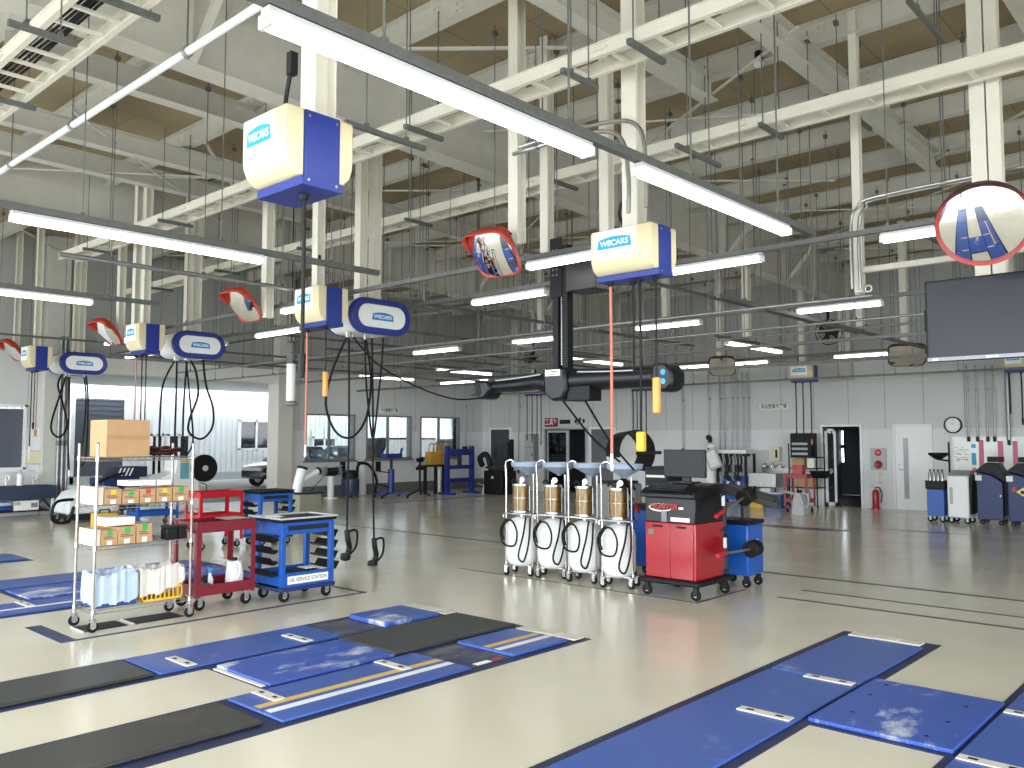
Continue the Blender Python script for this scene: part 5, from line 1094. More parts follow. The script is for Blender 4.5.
MB().box((x-.21, y-.25, .12), (x+.2, y+.3, zt)).build('body', WHITE, o, .03); b = MB(); b.prism([(y-.24, zt+.001), (y+.3, zt+.001), (y+.3, zt+.1), (y+.1, zt+.1)], 'x', x-.2, x+.19); b.build('top_panel', LGREY, o)
b = MB(); b.prism([(x+.201, zt-.02), (x+.27, zt+.02), (x+.25, zt-.2), (x+.24, .2), (x+.201, .2)], 'y', y-.2, y+.25); b.build('side_holder', BLACK, o); casters(o, [(x+i, y+j) for i in (-.15, .15) for j in (-.18, .2)], .06, .04, ztop=.12)
MB().box((x-.16, y-.2525, .4), (x-.1, y-.2505, .75)).build('data_label', LGREY, o)
def navy(x, P, label, logo):
    y = P.y; zt = ZD(P[3], P[4], P) if False else 1.03; o = thing('gas_recovery_machine', label, 'workshop machine', (x, y, 0))
    b = MB(); b.prism([(x-.25, .1), (x+.23, .1), (x+.23, zt-.16), (x+.05, zt-.03), (x-.2, zt+.04), (x-.25, zt)], 'y', y-.26, y+.25); b.build('body', NAVY, o, .015)
    b = MB(); b.prism([(x-.25, zt+.004), (x-.2, zt+.05), (x+.06, zt-.02), (x+.235, zt-.15), (x+.235, .2), (x+.265, .2), (x+.265, zt-.02), (x+.12, zt+.22), (x-.08, zt+.24), (x-.3, zt+.06)], 'y', y-.18, y+.27); b.build('dark_cowl', DARK, o, .01)
    MB().box((x-.1, y-.0, zt+.25), (x+.2, y+.1, zt+.36)).build('handle_block', BLACK, o, .01); MB().box((x-.27, y-.264, zt-.13), (x-.15, y-.2605, zt-.02)).build('white_sticker', PAPER, o)
    b = MB(); b.cyl((x+.19, y-.26, .6), (x+.19, y-.275, .6), .018); b.build('door_lock', SILVER, o); casters(o, [(x+i, y+j) for i in (-.18, .17) for j in (-.18, .18)], .05, .03, fork=DARK, ztop=.1)
    if logo:
        b = MB(); b.prism([(x-.1, .7), (x+.0, .625), (x+.1, .59), (x+.19, .625), (x+.21, .7), (x+.14, .77), (x+.04, .79)], 'y', y-.266, y-.2605); e = b.build('logo_badge', mat('cream yellow badge', (232, 214, 130), .5), o); b = MB(); b.box((x-.02, y-.268, .66), (x+.18, y-.2665, .725)); b.build('logo_lettering', DARK, e)
        b = MB(); b.lathe([(0, 0), (.05, 0), (.05, .004), (0, .004)], (x-.14, y-.265, .74), 12, (0, 1, 0)); b.build('logo_dot', RED, o)
    return o
P = FL(993, 524); navy(P.x+.03, P, 'navy recovery machine with a white sticker, beside the white fluid exchanger', False)
P = FL(1020, 526); navy(P.x+.11, P, 'navy recovery machine with a cream badge, cut by the frame edge', True)
# clock, alarm, extinguisher
p = PY(953, 425, YB-.03); o = thing('wall_clock', 'round white wall clock with a black rim above the schedule board', 'clock', p); b = MB(); b.lathe([(.17, -.03), (.2, -.03), (.2, .035), (.17, .035)], p, 32, (0, -1, 0), True); b.build('rim', BLACK, o); b = MB(); b.lathe([(0, -.02), (.17, -.02), (.17, .01), (0, .01)], p, 32, (0, -1, 0)); b.build('dial', WHITE, o)
b = MB()
for i in range(12): t = i*math.pi/6; q = p+V((.14*math.sin(t), -.012, .14*math.cos(t))); b.cbox(q, (.01, .004, .01+.01*(i % 3 == 0)))
b.build('hour_marks', BLACK, o); b = MB(); b.bar(p+V((0, -.014, 0)), p+V((-.06, -.014, .06)), .008, .003); b.build('hour_hand', BLACK, o); b = MB(); b.bar(p+V((0, -.018, 0)), p+V((.02, -.018, .12)), .006, .003); b.build('minute_hand', BLACK, o)
p = PY(878.5, 459, YB-.03); o = thing('alarm_panel', 'fire alarm panel with two red lamps on the wall above the extinguisher', 'alarm', p); MB().box((p.x-.19, YB-.05, p.z-.28), (p.x+.19, YB-.01, p.z+.28)).build('case', LGREY, o, .006)
b = MB(); b.lathe([(0, .04), (.06, .03), (.085, 0), (.085, -.01), (0, -.01)], p+V((0, -.022, .16)), 20, (0, -1, 0)); b.build('indicator_lamp', mat('red lamp', (220, 50, 44), .2), o); b = MB(); b.lathe([(0, .01), (.07, .015), (.1, .03), (.105, 0), (0, 0)], p+V((0, -.022, -.14)), 20, (0, -1, 0)); b.build('push_button', mat('dark red button', (150, 40, 50), .3), o)
s_ = MB().box((p.x-.05, YB-.03, p.z-.66), (p.x+.09, YB-.012, p.z-.32)).build('alarm_sign', PAPER, o)
for k, ch in enumerate('消火器'): text(s_, ch, RED, (p.x+.02, YB-.0305, p.z-.385-.105*k), .1, (1, 0, 0))
def extinguisher(P, label, s=1.):
    x, y = P.x, P.y; o = thing('fire_extinguisher', label, 'fire extinguisher', (x, y, 0)); R_ = mat('extinguisher red', (178, 26, 38), .25, var=.03)
    b = MB(); b.lathe([(0, .02), (.075, .02), (.08, .04), (.08, .38*s), (.06, .44*s), (.025, .47*s), (0, .47*s)], (x, y, 0), 18); b.build('cylinder', R_, o); b = MB(); b.cyl((x, y, .47*s), (x, y, .53*s), .02); b.bar((x-.03, y, .53*s), (x-.13, y, .58*s), .03, .01); b.bar((x-.03, y, .52*s), (x-.13, y, .53*s), .03, .01); b.build('valve_lever', SILVER, o); b = MB(); b.tube(spl([(x, y-.02, .5*s), (x+.1, y-.03, .52*s), (x+.17, y-.03, .36*s), (x+.14, y-.04, .16*s)], 5), .014); b.build('hose', BLACK, o); b = MB(); b.lathe([(.06, 0), (.11, 0), (.11, .03), (.06, .03)], (x, y, 0), 18, closed=True); b.build('stand_ring', R_, o); return o
P = FL(879, 508.5); P.y = YB-.16; extinguisher(P, 'red fire extinguisher on the floor between dark doorway and white door', 1.05)
# ---- sink group
xa, xb = PY(753, 490, 21.6).x, PY(780, 490, 21.6).x; zt = PY(765, 473.5, 21.4).z
o = thing('sink_counter', 'long stainless sink counter against the far wall, left of the wire rack', 'sink', ((xa+xb)/2, 21.7, 0)); o['label'] = 'long stainless sink counter against the far wall under the ivory dispenser'
b = MB(); yA, yB_ = 21.35, YB-.03; b.box((xa, yA, zt-.35), (xb, yA+.012, zt)); b.box((xa, yB_-.012, zt-.35), (xb, yB_, zt+.15)); b.box((xa, yA+.012, zt-.35), (xa+.012, yB_-.012, zt)); b.box((xb-.012, yA+.012, zt-.35), (xb, yB_-.012, zt)); b.box((xa+.012, yA+.012, zt-.35), (xb-.012, yB_-.012, zt-.338)); xm = (xa+xb)/2; b.box((xm-.01, yA+.012, zt-.338), (xm+.01, yB_-.012, zt)); b.build('basin', SILVER, o)
for x in (xa+.03, xb-.03):
    for y in (yA+.03, yB_-.03): MB().cyl((x, y, 0), (x, y, zt-.35), .02).build('leg', DARK, o)
for k, x in enumerate((xa+(xb-xa)*.22, xa+(xb-xa)*.5, xa+(xb-xa)*.78)): b = MB(); b.tube(spl([(x, yB_-.04, zt+.12), (x, yB_-.1, zt+.25), (x, yB_-.22, zt+.24), (x, yB_-.24, zt+.16)], 5), .014); b.cyl((x, yB_-.06, zt+.14), (x+.08, yB_-.06, zt+.2), .012); b.build('faucet', CHROME, o)
p = PY(776, 454, YB-.03); o = thing('soap_dispenser', 'ivory paper dispenser box on the far wall above the sink', 'dispenser', p); MB().box((p.x-.16, YB-.16, p.z-.2), (p.x+.16, YB-.01, p.z+.2)).build('case', mat('ivory dispenser', (226, 220, 190), .5), o, .02); MB().box((p.x+.04, YB-.163, p.z-.1), (p.x+.1, YB-.1605, p.z+.12)).build('front_slot', BLACK, o)
def tote(x, y, w, d, h, m, lid, label, z=0.):
    o = thing('storage_tote', label, 'tote', (x, y, z)); t = .012; b = MB()
    for p in ((x-w/2, y-d/2, x+w/2, y-d/2+t), (x-w/2, y+d/2-t, x+w/2, y+d/2), (x-w/2, y-d/2+t, x-w/2+t, y+d/2-t), (x+w/2-t, y-d/2+t, x+w/2, y+d/2-t)): b.box((p[0], p[1], z), (p[2], p[3], z+h))
    b.box((x-w/2+t, y-d/2+t, z), (x+w/2-t, y+d/2-t, z+.012)); b.build('body', m, o, .004); MB().box((x-w/2-.01, y-d/2-.012, z+h-.05), (x+w/2+.01, y-d/2-.0005, z+h)).build('rim', m, o); MB().box((x-w/2+.02, y-d/2+.02, z+h*.75), (x+w/2-.02, y+d/2-.02, z+h+.03)).build('contents', lid, o, .03); return o
P = FL(762, 507); tote(P.x-.08, 20.75, .36, .4, .34, YELLOW, PAPER, 'yellow tote of pale rags on the floor before the sink'); P = FL(778, 507); tote(P.x+.06, 20.75, .42, .4, .36, BLUE, WHITE, 'blue tote with white contents on the floor before the sink, by the red trolley')
P = FL(754, 505); tote(P.x+.12, 21.75, .3, .3, .42, WHITE, WHITE, 'white lidded tote standing under the sink counter')
xa, xb = PY(790, 470, 21.5).x, PY(817.5, 470, 21.5).x; zt = PY(804, 457, 21.5).z
o = thing('wire_rack', 'black wire rack with cartons and a pigeonhole box on top, beside the dark doorway', 'rack', ((xa+xb)/2, 21.7, 0))
for x in (xa, xb):
    for y in (21.45, 21.95): MB().cyl((x, y, 0), (x, y, zt+.35), .018).build('post', BLACK, o)
for z in (.5, 1.0, zt):
    b = MB(); b.box((xa, 21.45, z-.02), (xb, 21.95, z)); b.build('shelf', DARK, o)
zt += .002
o = thing('pigeonhole_box', 'black box with rows of bright bottle caps on top of the black wire rack', 'box', (xa+.4, 21.7, zt)); w = PY(811, 450, 21.5).x-xa; MB().box((xa+.02, 21.5, zt), (xa+w, 21.9, zt+.62)).build('case', BLACK, o, .01)
b = MB()
for i in range(7):
    for j in range(3): b.cyl((xa+.1+i*(w*.62/6), 21.498, zt+.08+j*.13), (xa+.1+i*(w*.62/6), 21.485, zt+.08+j*.13), .035, 10)
b.build('bottle_caps', LGREY, o)
for k, (dx, z, w, h, m, lab) in enumerate(((.22, 1.006, .32, .24, CARD, 'brown carton on the middle shelf of the black wire rack'), (.56, 1.006, .2, .25, PAPER, 'white printed box on the middle shelf of the black wire rack'), (.38, .508, .44, .3, CARD, 'brown carton on the low shelf of the black wire rack'))):
    c = thing('carton', lab, 'carton', (xa+dx, 21.7, z)); MB().box((xa+dx-w/2, 21.5, z), (xa+dx+w/2, 21.85, z+h)).build('box_body', m, c, .004); MB().box((xa+dx-w/2, 21.66, z+h), (xa+dx+w/2, 21.7, z+h+.001)).build('packing_tape', mat('tan tape', (176, 136, 92), .35), c)
A = FL(784, 511.5); Bq = FL(820, 511.5); FADE = mat('faded red paint', (168, 66, 78), .45, var=.08)
rt = frame_cart('service_cart', 'faded red service cart in front of the black wire rack by the dark doorway', A.x+.05, Bq.x-.02, A.y-.1, A.y+.4, [.28, .86], .93, FADE, .06, .09)
zz = .828
o = thing('parts_bin', 'bright red open bin on the faded red cart', 'bin', (A.x+.35, A.y+.1, zz)); b = MB(); x, y = A.x+.35, A.y+.12
for p in ((x-.12, y-.1, x+.12, y-.09), (x-.12, y+.09, x+.12, y+.1), (x-.12, y-.09, x-.11, y+.09), (x+.11, y-.09, x+.12, y+.09)): b.box((p[0], p[1], zz+.001), (p[2], p[3], zz+.3))
b.box((x-.11, y-.09, zz+.001), (x+.11, y+.09, zz+.012)); b.build('body', RED, o); MB().box((x-.13, y-.112, zz+.26), (x+.13, y-.1005, zz+.3)).build('rim', RED, o)
o = thing('shallow_pan', 'shallow black pan lying on the faded red cart', 'pan', (A.x+.85, A.y+.15, zz)); b = MB(); b.lathe([(0, .001), (.17, .001), (.24, .16), (.225, .16), (.16, .02), (0, .02)], (A.x+.85, A.y+.15, zz), 24); b.build('pan_body', BLACK, o); b = MB(); b.lathe([(.22, .1605), (.25, .1605), (.25, .17), (.22, .17)], (A.x+.85, A.y+.15, zz), 24, closed=True); b.build('rim', DARK, o)
P = FL(808, 514); jug('white floor jug standing in front of the faded red cart', P.x, P.y-.45, 0, 2.0, LGREY); jug('grey jug on the lower tray of the faded red cart', A.x+.5, A.y+.25, .262, .9, LGREY)
# ---- hose rack and pressure units left of the sink
xa, xb = PY(718, 480, 21.3).x, PY(746, 480, 21.3).x; zt = PY(733, 453.5, 21.3).z
o = thing('hose_rack', 'tall rack of hanging dark oil nozzles over a blue cabinet, beside the sink counter', 'rack', ((xa+xb)/2, 21.5, 0))
for x in (xa, xb):
    for y in (21.3, 21.8): MB().box((x-.03, y-.03, 0), (x+.03, y+.03, zt)).build('post', DARK, o)
MB().box((xa-.03, 21.26, zt+.001), (xb+.03, 21.84, zt+.1)).build('top_bar', WHITE, o)
random.seed(11)
for k in range(7):
    x = xa+.12+(xb-xa-.24)*k/6; b = MB(); b.tube(spl([(x, 21.24, zt-.02), (x+.05, 21.2, zt-.25), (x-.06, 21.2, zt-.5), (x+.04*(k % 3-1), 21.22, zt-.75)], 5), .028, 7); b.cyl((x, 21.2, zt-.3), (x+.02, 21.2, zt-.5), .055, 8); b.build('oil_nozzle', [BLACK, GREY, DARK][k % 3], o)
MB().box((xa+.1, 21.33, .1), (xb-.05, 21.77, zt-.62)).build('cabinet', BLUE, o, .01)
for k in range(3): x = xa+.25+.16*k; MB().box((x, 21.325, zt-1.05), (x+.08, 21.3295, zt-.72)).build('label_strip', [WHITE, DARK, PAPER][k], o)
P = PY(706, 450, 21.2); o = thing('gas_cylinder', 'white gas cylinder with a hanging document case, beside the hose rack', 'gas cylinder', (P.x, 21.5, 0)); b = MB(); b.lathe([(0, .02), (.18, .02), (.18, 1.5), (.13, 1.62), (.05, 1.66), (0, 1.66)], (P.x, 21.5, 0), 20); b.build('cylinder', WHITE, o); b = MB(); b.cyl((P.x, 21.5, 1.66), (P.x, 21.5, 1.82), .03); b.lathe([(0, 0), (.08, 0), (.08, .05), (0, .05)], (P.x-.02, 21.42, 1.8), 14, (0, -1, 0)); b.build('regulator', DARK, o)
q = PY(713, 459, 21.1); MB().obox((q.x, 21.1, q.z), V((.18, 0, .08)), V((0, .03, 0)), V((-.12, 0, .26))).build('document_case', LGREY, o, .01); MB().obox((q.x, 21.065, q.z), V((.13, 0, .058)), V((0, .002, 0)), V((-.09, 0, .2))).build('paper_sheet', PAPER, o)
b = MB(); b.bar((q.x-.1, 21.12, q.z+.1), (P.x, 21.3, 1.5), .03); b.build('case_bracket', DARK, o)
# conduits dropping down the far wall
for px_, y_t, y_b, lab, grp in ([(p, 372, 452, 'thin grey conduit running down the far wall into the hose rack', 'conduits above the hose rack') for p in (719, 724, 731, 736, 742, 747)]+[(p, 365, 436.5, 'thin grey conduit running down the far wall to the schedule board', 'conduits above the schedule board') for p in (966, 975, 985, 992)]+
  [(682, 375, 448, 'thin grey conduit running down the far wall behind the console monitor', None), (708, 370, 440, 'thin grey conduit running down the far wall to the gas cylinder', None), (632, 380, 455, 'thin grey conduit running down the far wall behind the wheel balancer', None), (518.5, 385, 470, 'thin grey conduit running down the far wall beside the dark steel door', None), (1006, 365, 440, 'thick grey conduit running down over the pink strips of the schedule board', None)]):
    p, q = PY(px_, y_t, YB-.1), PY(px_, y_b, YB-.1); o = thing('wall_conduit', lab, 'conduit', (p.x, YB-.1, q.z), grp); MB().cyl((p.x, YB-.1, q.z), (p.x, YB-.1, max(p.z, 3.4)), .02 if 'thick' not in lab else .045, 8).build('conduit', GALV, o); b = MB(); b.cyl((p.x, YB-.1, q.z-.12), (p.x, YB-.1, q.z), .035, 8); b.build('shutoff_valve', DARK, o)
    b = MB(); b.box((p.x-.03, YB-.1, 2.9), (p.x+.03, YB-.005, 2.94)); b.build('hanging_clip', GALV, o)
# signs
def sign(name, lab, x0, x1, yt, yb, bg_, chars, col, left=False):
    if left: a, c = PX(x0, (yt+yb)/2, XL+.02), PX(x1, (yt+yb)/2, XL+.02); z0, z1 = PX((x0+x1)/2, yb, XL+.02).z, PX((x0+x1)/2, yt, XL+.02).z; o = thing(name, lab, 'sign', a); MB().box((XL+.002, a.y, z0), (XL+.02, c.y, z1)).build('board', bg_, o); X = (0, 1, 0); ctr = V((XL+.0205, (a.y+c.y)/2, (z0+z1)/2)); w = c.y-a.y
    else: a, c = PY(x0, (yt+yb)/2, YB-.02), PY(x1, (yt+yb)/2, YB-.02); z0, z1 = PY((x0+x1)/2, yb, YB-.02).z, PY((x0+x1)/2, yt, YB-.02).z; o = thing(name, lab, 'sign', a); MB().box((a.x, YB-.02, z0), (c.x, YB-.002, z1)).build('board', bg_, o); X = (1, 0, 0); ctr = V(((a.x+c.x)/2, YB-.0205, (z0+z1)/2)); w = c.x-a.x
    if chars: text(o, chars, col, ctr, (z1-z0)*.85, X, fit=w*.9, bold=.012)
    return o, X, ctr, w, z1-z0
sign('room_sign', 'white sign with seven black Japanese characters high on the wall above the sink', 759.5, 788, 403.5, 409.5, PAPER, '部品整備作業場', BLACK)
sign('room_sign', 'white sign with black Japanese characters above the middle yard window', 380, 398.5, 408, 413.2, PAPER, '室内整備作業場', BLACK, True)
sign('door_sign', 'dark red sign with white characters beside the white guide board, over the glass doors', 544.8, 557.6, 418, 426.8, mat('dark red sign', (140, 30, 48), .4), '工具室', LETTER)
o, X, ctr, w, h = sign('guide_board', 'white guide board with a small drawing, over the glass doors', 558, 588, 416.5, 427.5, mat('pale guide board', (206, 210, 206), .5), None, None)
MB().box((ctr.x-w*.44, ctr.y-.003, ctr.z-.06), (ctr.x-w*.08, ctr.y-.0005, ctr.z+.08)).build('black_lettering', DARK, o); 
for k, (dx, dz) in enumerate(((.1, .02), (.17, -.05), (.24, .08), (.3, -.1), (.36, .03))): MB().cbox((ctr.x+w*dx, ctr.y-.002, ctr.z+dz), (.09, .003, .12)).build('map_drawing', GREY if k % 2 else DARK, o)
o, X, ctr, w, h = sign('exit_sign', 'small green exit sign over the dark steel door', 496.5, 504.5, 428.8, 432.6, mat('exit sign green', (40, 120, 90), .4), None, None); MB().box((ctr.x-.05, ctr.y-.004, ctr.z-.1), (ctr.x+.05, ctr.y-.0005, ctr.z+.1)).build('pale_divider', PAPER, o)
for k in (-1, 1): MB().cbox((ctr.x+k*w*.25, ctr.y-.003, ctr.z), (.1, .003, .09)).build('dark_pictogram', DARK, o)
# cabinet and dark clutter by the glass doors
p = PY(524, 440, 21.9); a, c = PY(523.5, 440, 21.9), PY(533, 440, 21.9); z0, z1 = PY(528, 462, 21.9).z, PY(528, 434, 21.9).z; o = thing('control_cabinet', 'grey electric control cabinet on the far wall beside the glass doors', 'cabinet', (p.x, 22, z0)); MB().box((a.x, 21.95, z0), (c.x, YB-.01, z1)).build('case', GREY, o, .01); zm = z0+(z1-z0)*.52
for q0, q1 in ((z0+.02, zm-.01), (zm+.01, z1-.02)): d = MB().box((a.x+.02, 21.935, q0), (c.x-.02, 21.949, q1)).build('door', LGREY, o); MB().box((c.x-.08, 21.92, (q0+q1)/2-.05), (c.x-.05, 21.934, (q0+q1)/2+.05)).build('handle', BLACK, d)
b = MB(); b.tube([(a.x+.1, 21.98, z0), (a.x+.1, 21.98, z0-.5)], .02); b.build('hanging_cable', BLACK, o)
P = FL(500, 494); x, y = P.x, P.y; o = thing('tyre_machine', 'dark tyre changing machine with hoses, standing before the dark steel door', 'tyre changer', (x, y, 0))
MB().box((x-.4, y-.35, .0), (x+.4, y+.35, .75)).build('cabinet', BLACK, o, .03); b = MB(); b.lathe([(0, 0), (.33, 0), (.33, .06), (0, .06)], (x-.1, y-.1, .82), 20); b.cyl((x-.1, y-.1, .75), (x-.1, y-.1, .83), .12); b.build('turntable', DARK, o); b = MB(); b.box((x+.18, y+.15, .751), (x+.34, y+.3, 1.75)); b.build('column', BLACK, o, .02); b = MB(); b.bar((x+.26, y+.15, 1.7), (x-.1, y-.1, 1.6), .09); b.cyl((x-.1, y-.1, 1.62), (x-.1, y-.1, 1.1), .03); b.build('swing_arm', DARK, o); b = MB(); b.tube(spl([(x-.5, y-.3, .9), (x-.65, y-.25, 1.15), (x-.5, y-.1, 1.25), (x-.38, y, .7)], 6), .09, 10); b.build('inflation_arm', BLACK, o)
MB().box((x-.05, y-.36, .5), (x+.05, y-.352, .58)).build('switch_plate', LGREY, o)
P = FL(483, 493.5); jug('white spouted jug on the floor by the corner, beside the small extinguisher', P.x+.0, P.y+.12, 0, 1.1); P = FL(487, 492); extinguisher(V((P.x+.25, P.y+.35, 0)), 'red fire extinguisher in the far corner, behind the white floor jug', 1.4)
# ---- along the window wall
P = FL(330.5, 498.5); x, y = P.x, P.y; o = thing('bench_grinder', 'bench grinder on a white pedestal under the first yard window', 'grinder', (x, y, 0)); zt = ZD(330, 476, P)
b = MB(); b.cyl((x, y, .03), (x, y, zt), .1, 16); b.build('pedestal', WHITE, o); b = MB(); b.cyl((x, y, 0), (x, y, .03), .2, 16); b.build('base_flange', WHITE, o); b = MB(); b.cyl((x, y-.2, zt+.14), (x, y+.2, zt+.14), .11, 16); b.box((x-.1, y-.12, zt+.001), (x+.1, y+.12, zt+.06)); b.build('motor', DARK, o)
for sg in (-1, 1): b = MB(); b.cyl((x, y+sg*.22, zt+.15), (x, y+sg*.3, zt+.15), .14, 18); b.build('wheel_guard', GREY, o); b = MB(); b.obox((x+.08, y+sg*.26, zt+.28), V((.08, 0, .03)), V((0, .05, 0)), V((-.004, 0, .01))); b.build('eye_shield', LGREY, o)
b = MB(); b.tube(spl([(x, y-.25, zt), (x+.1, y-.5, .5), (x+.05, y-.9, .1)], 6), .012); b.build('power_cord', BLACK, o)
P = FL(319, 492); P.x = XL+.16; o = thing('wall_post', 'short white pedestal post against the window wall beside the grinder', 'post', (P.x, P.y, 0)); b = MB(); b.cyl((P.x, P.y, 0.02), (P.x, P.y, .95), .12, 14); b.build('post', WHITE, o); b = MB(); b.cyl((P.x, P.y, 0), (P.x, P.y, .02), .15, 14); b.build('foot_plate', LGREY, o)
P = FL(350, 497.5); x, y = P.x, P.y; o = thing('vacuum_cleaner', 'dark blue wet vacuum cleaner with a looped hose on the floor by the window wall', 'vacuum cleaner', (x, y, 0)); b = MB(); b.lathe([(0, .06), (.24, .06), (.27, .2), (.27, .55), (.22, .6), (0, .6)], (x, y, 0), 20); b.build('drum', mat('dark blue drum', (54, 62, 96), .35), o); b = MB(); b.lathe([(0, .605), (.25, .605), (.24, .75), (.14, .82), (0, .83)], (x, y, 0), 20); b.build('motor_head', BLACK, o); b = MB(); b.tube(spl([(x+.1, y+.15, .6), (x+.1, y+.25, 1.0), (x+.15, y+.6, .95), (x+.2, y+.85, .5), (x+.2, y+.8, .12), (x+.2, y+1.2, .06)], 6), .045, 8); b.build('hose', BLACK, o); casters(o, [(x+i, y+j) for i in (-.17, .17) for j in (-.17, .17)], .028, .02, ztop=.06)
for k, px_ in enumerate((342.5, 360, 378)): p = PX(px_, 466.5, XL+.02); o = thing('wall_socket', ('dark power socket on the wall under the first yard window edge', 'dark power socket between first and middle yard windows, low on the wall', 'dark power socket under the middle yard window')[k], 'socket', p); MB().box((XL+.002, p.y-.09, p.z-.16), (XL+.05, p.y+.09, p.z+.16)).build('socket_plate', DARK, o); MB().box((XL+.0505, p.y-.04, p.z-.08), (XL+.056, p.y+.04, p.z+.08)).build('socket_face', BLACK, o)
P = FL(391, 497.5); x, y = P.x, P.y; o = thing('transmission_jack', 'blue transmission jack on spread legs before the middle yard window', 'jack', (x, y, 0)); JB = mat('jack blue', (34, 50, 130), .4); zt = ZD(391, 452, P)
for t in (.4, 2.0, 3.5, 5.1): b = MB(); e = V((x+.55*math.cos(t), y+.55*math.sin(t), .08)); b.bar((x, y, .16), e, .07, .06); l = b.build('leg', JB, o); b = MB(); b.cyl((e.x, e.y-.02, .04), (e.x, e.y+.02, .04), .04, 12); b.build('wheel', RUBBER, l)
b = MB(); b.cyl((x, y, .1), (x, y, .85), .1, 14); b.build('outer_ram', JB, o); b = MB(); b.cyl((x, y, .85), (x, y, zt-.2), .045, 12); b.build('inner_ram', DARK, o); b = MB(); b.obox((x, y, zt-.12), V((.16, 0, 0)), V((0, .3, .0)), V((0, 0, .07))); b.bar((x-.1, y-.28, zt-.06), (x-.1, y-.34, zt+.12), .05); b.bar((x+.1, y+.28, zt-.06), (x+.1, y+.34, zt+.12), .05); b.build('saddle', JB, o); b = MB(); b.tube([(x+.05, y-.1, .75), (x+.1, y-.65, .82)], .015); b.tube([(x+.05, y-.1, .3), (x+.1, y-.55, .42)], .02); b.build('pump_lever', DARK, o)
P = FL(404, 496.5); P.x += .1; P.y += .55; x, y = P.x, P.y; o = thing('jack_stand', 'slim black jack stand beside the blue transmission jack', 'jack', (x, y, 0)); zt = ZD(403, 462, P)
for t in (.2, 2.3, 4.4): b = MB(); b.bar((x, y, .2), (x+.4*math.cos(t), y+.4*math.sin(t), .02), .05); b.build('leg', DARK, o)
b = MB(); b.cyl((x, y, .15), (x, y, zt), .035, 12); b.cbox((x, y, zt+.06), (.14, .18, .12)); b.cbox((x, y, zt-.2), (.16, .2, .1)); b.build('mast', BLACK, o)
P = FL(440, 493.5); x, y = P.x, P.y; 
A = FL(447, 494.5); x, y = A.x, A.y; o = thing('shop_press', 'blue H frame shop press in front of the last yard window', 'press', (x, y, 0)); zt = ZD(455, 446, A); w = 1.1
for yy in (y, y+w): MB().box((x-.08, yy-.05, .06), (x+.08, yy+.05, zt)).build('upright', JB, o); MB().box((x-.35, yy-.06, 0), (x+.35, yy+.06, .06)).build('foot', JB, o)
for z in (zt-.3, zt*.52, zt*.25): MB().box((x-.09, y+.055, z), (x+.09, y+w-.055, z+(.2 if z > 1 else .12))).build('cross_beam', JB, o)
b = MB(); b.cyl((x, y+w/2, zt-.7), (x, y+w/2, zt-.1), .07, 12); b.build('ram', DARK, o)
A2 = FL(425, 494.5); x, y = A2.x, A2.y; o = thing('parts_stand', 'dark steel stand with a white post, beside the blue shop press', 'stand', (x, y, 0)); zt = ZD(430, 467, A2)
for dy in (0, .45, .8): MB().box((x-.05, y+dy-.03, 0), (x+.05, y+dy+.03, zt)).build('upright', DARK, o)
MB().box((x-.15, y-.2, zt+.001), (x+.15, y+.95, zt+.06)).build('top_bar', DARK, o); b = MB(); b.cyl((x, y+.6, 0), (x, y+.6, zt-.08), .07, 12); b.build('white_post', WHITE, o)
for k, (dy, wd) in enumerate(((.36, .5), (.8, .3))):
    zz = zt+.062; o = thing('tool_bag', ('yellow tool bag with looped handles on the dark stand', 'narrow yellow tool bag on the dark stand, next to the blue press')[k], 'bag', (x, y+dy, zz)); BAG = mat('ochre bag canvas', (196, 152, 60), .8)
    b = MB(); b.box((x-.14, y+dy-wd/2, zz), (x+.14, y+dy+wd/2, zz+.42)); b.build('bag_body', BAG, o, .03)
    for sg in (-1, 1): b = MB(); b.tube(spl([(x+.1*sg, y+dy-wd*.25, zz+.4), (x+.1*sg, y+dy-wd*.15, zz+.65), (x+.1*sg, y+dy+wd*.15, zz+.65), (x+.1*sg, y+dy+wd*.25, zz+.4)], 5), .02); b.build('handle', BAG, o)
p = PX(465, 430, XL+.06); o = thing('wall_pipe', 'thin pale conduit running down the window wall past the last yard window', 'pipe', p); b = MB(); b.cyl((XL+.06, p.y, 1.2), (XL+.06, p.y, 4.6), .03); b.build('conduit', LGREY, o); b = MB(); b.cbox((XL+.06, p.y, 2.9), (.1, .14, .16)); b.build('hanging_box', LGREY, o); b = MB(); b.cbox((XL+.06, p.y, 1.4), (.1, .16, .2)); b.build('switch_box', DARK, o)
# ---- washing bench under the shuttered window
y0, y1 = PX(-30, 500, XL+.5).y, PX(52, 500, XL+.5).y; x0, x1 = XL+.05, XL+.75; P = V((x1, y1, 0)); zt = ZD(50, 485.5, P); zb = ZD(50, 498, P)
o = thing('wash_bench', 'long dark navy washing bench under the shuttered window', 'sink bench', (x0, y1, 0)); DN = mat('dark navy bench', (44, 58, 82), .4)
b = MB(); b.box((x0, y0, zb), (x0+.02, y1, zt)); b.box((x1-.02, y0, zb), (x1, y1, zt)); b.box((x0+.02, y1-.02, zb), (x1-.02, y1, zt)); b.box((x0+.02, y0, zb), (x1-.02, y0+.02, zt)); b.box((x0+.02, y0+.02, zb), (x1-.02, y1-.02, zb+.02)); b.build('trough', DN, o); MB().box((x0+.1, y0+.05, zt-.04), (x1-.06, y1-.05, zt+.01)).build('work_surface', DARK, o)
for x in (x0+.05, x1-.05):
    for y in (y0+.1, y1-.06): MB().box((x-.025, y-.025, 0), (x+.025, y+.025, zb)).build('leg', WHITE if y > y0+.5 else DN, o)
MB().box((x0+.03, y0+.13, .12), (x1-.08, y1-.1, .15)).build('lower_shelf', DARK, o)
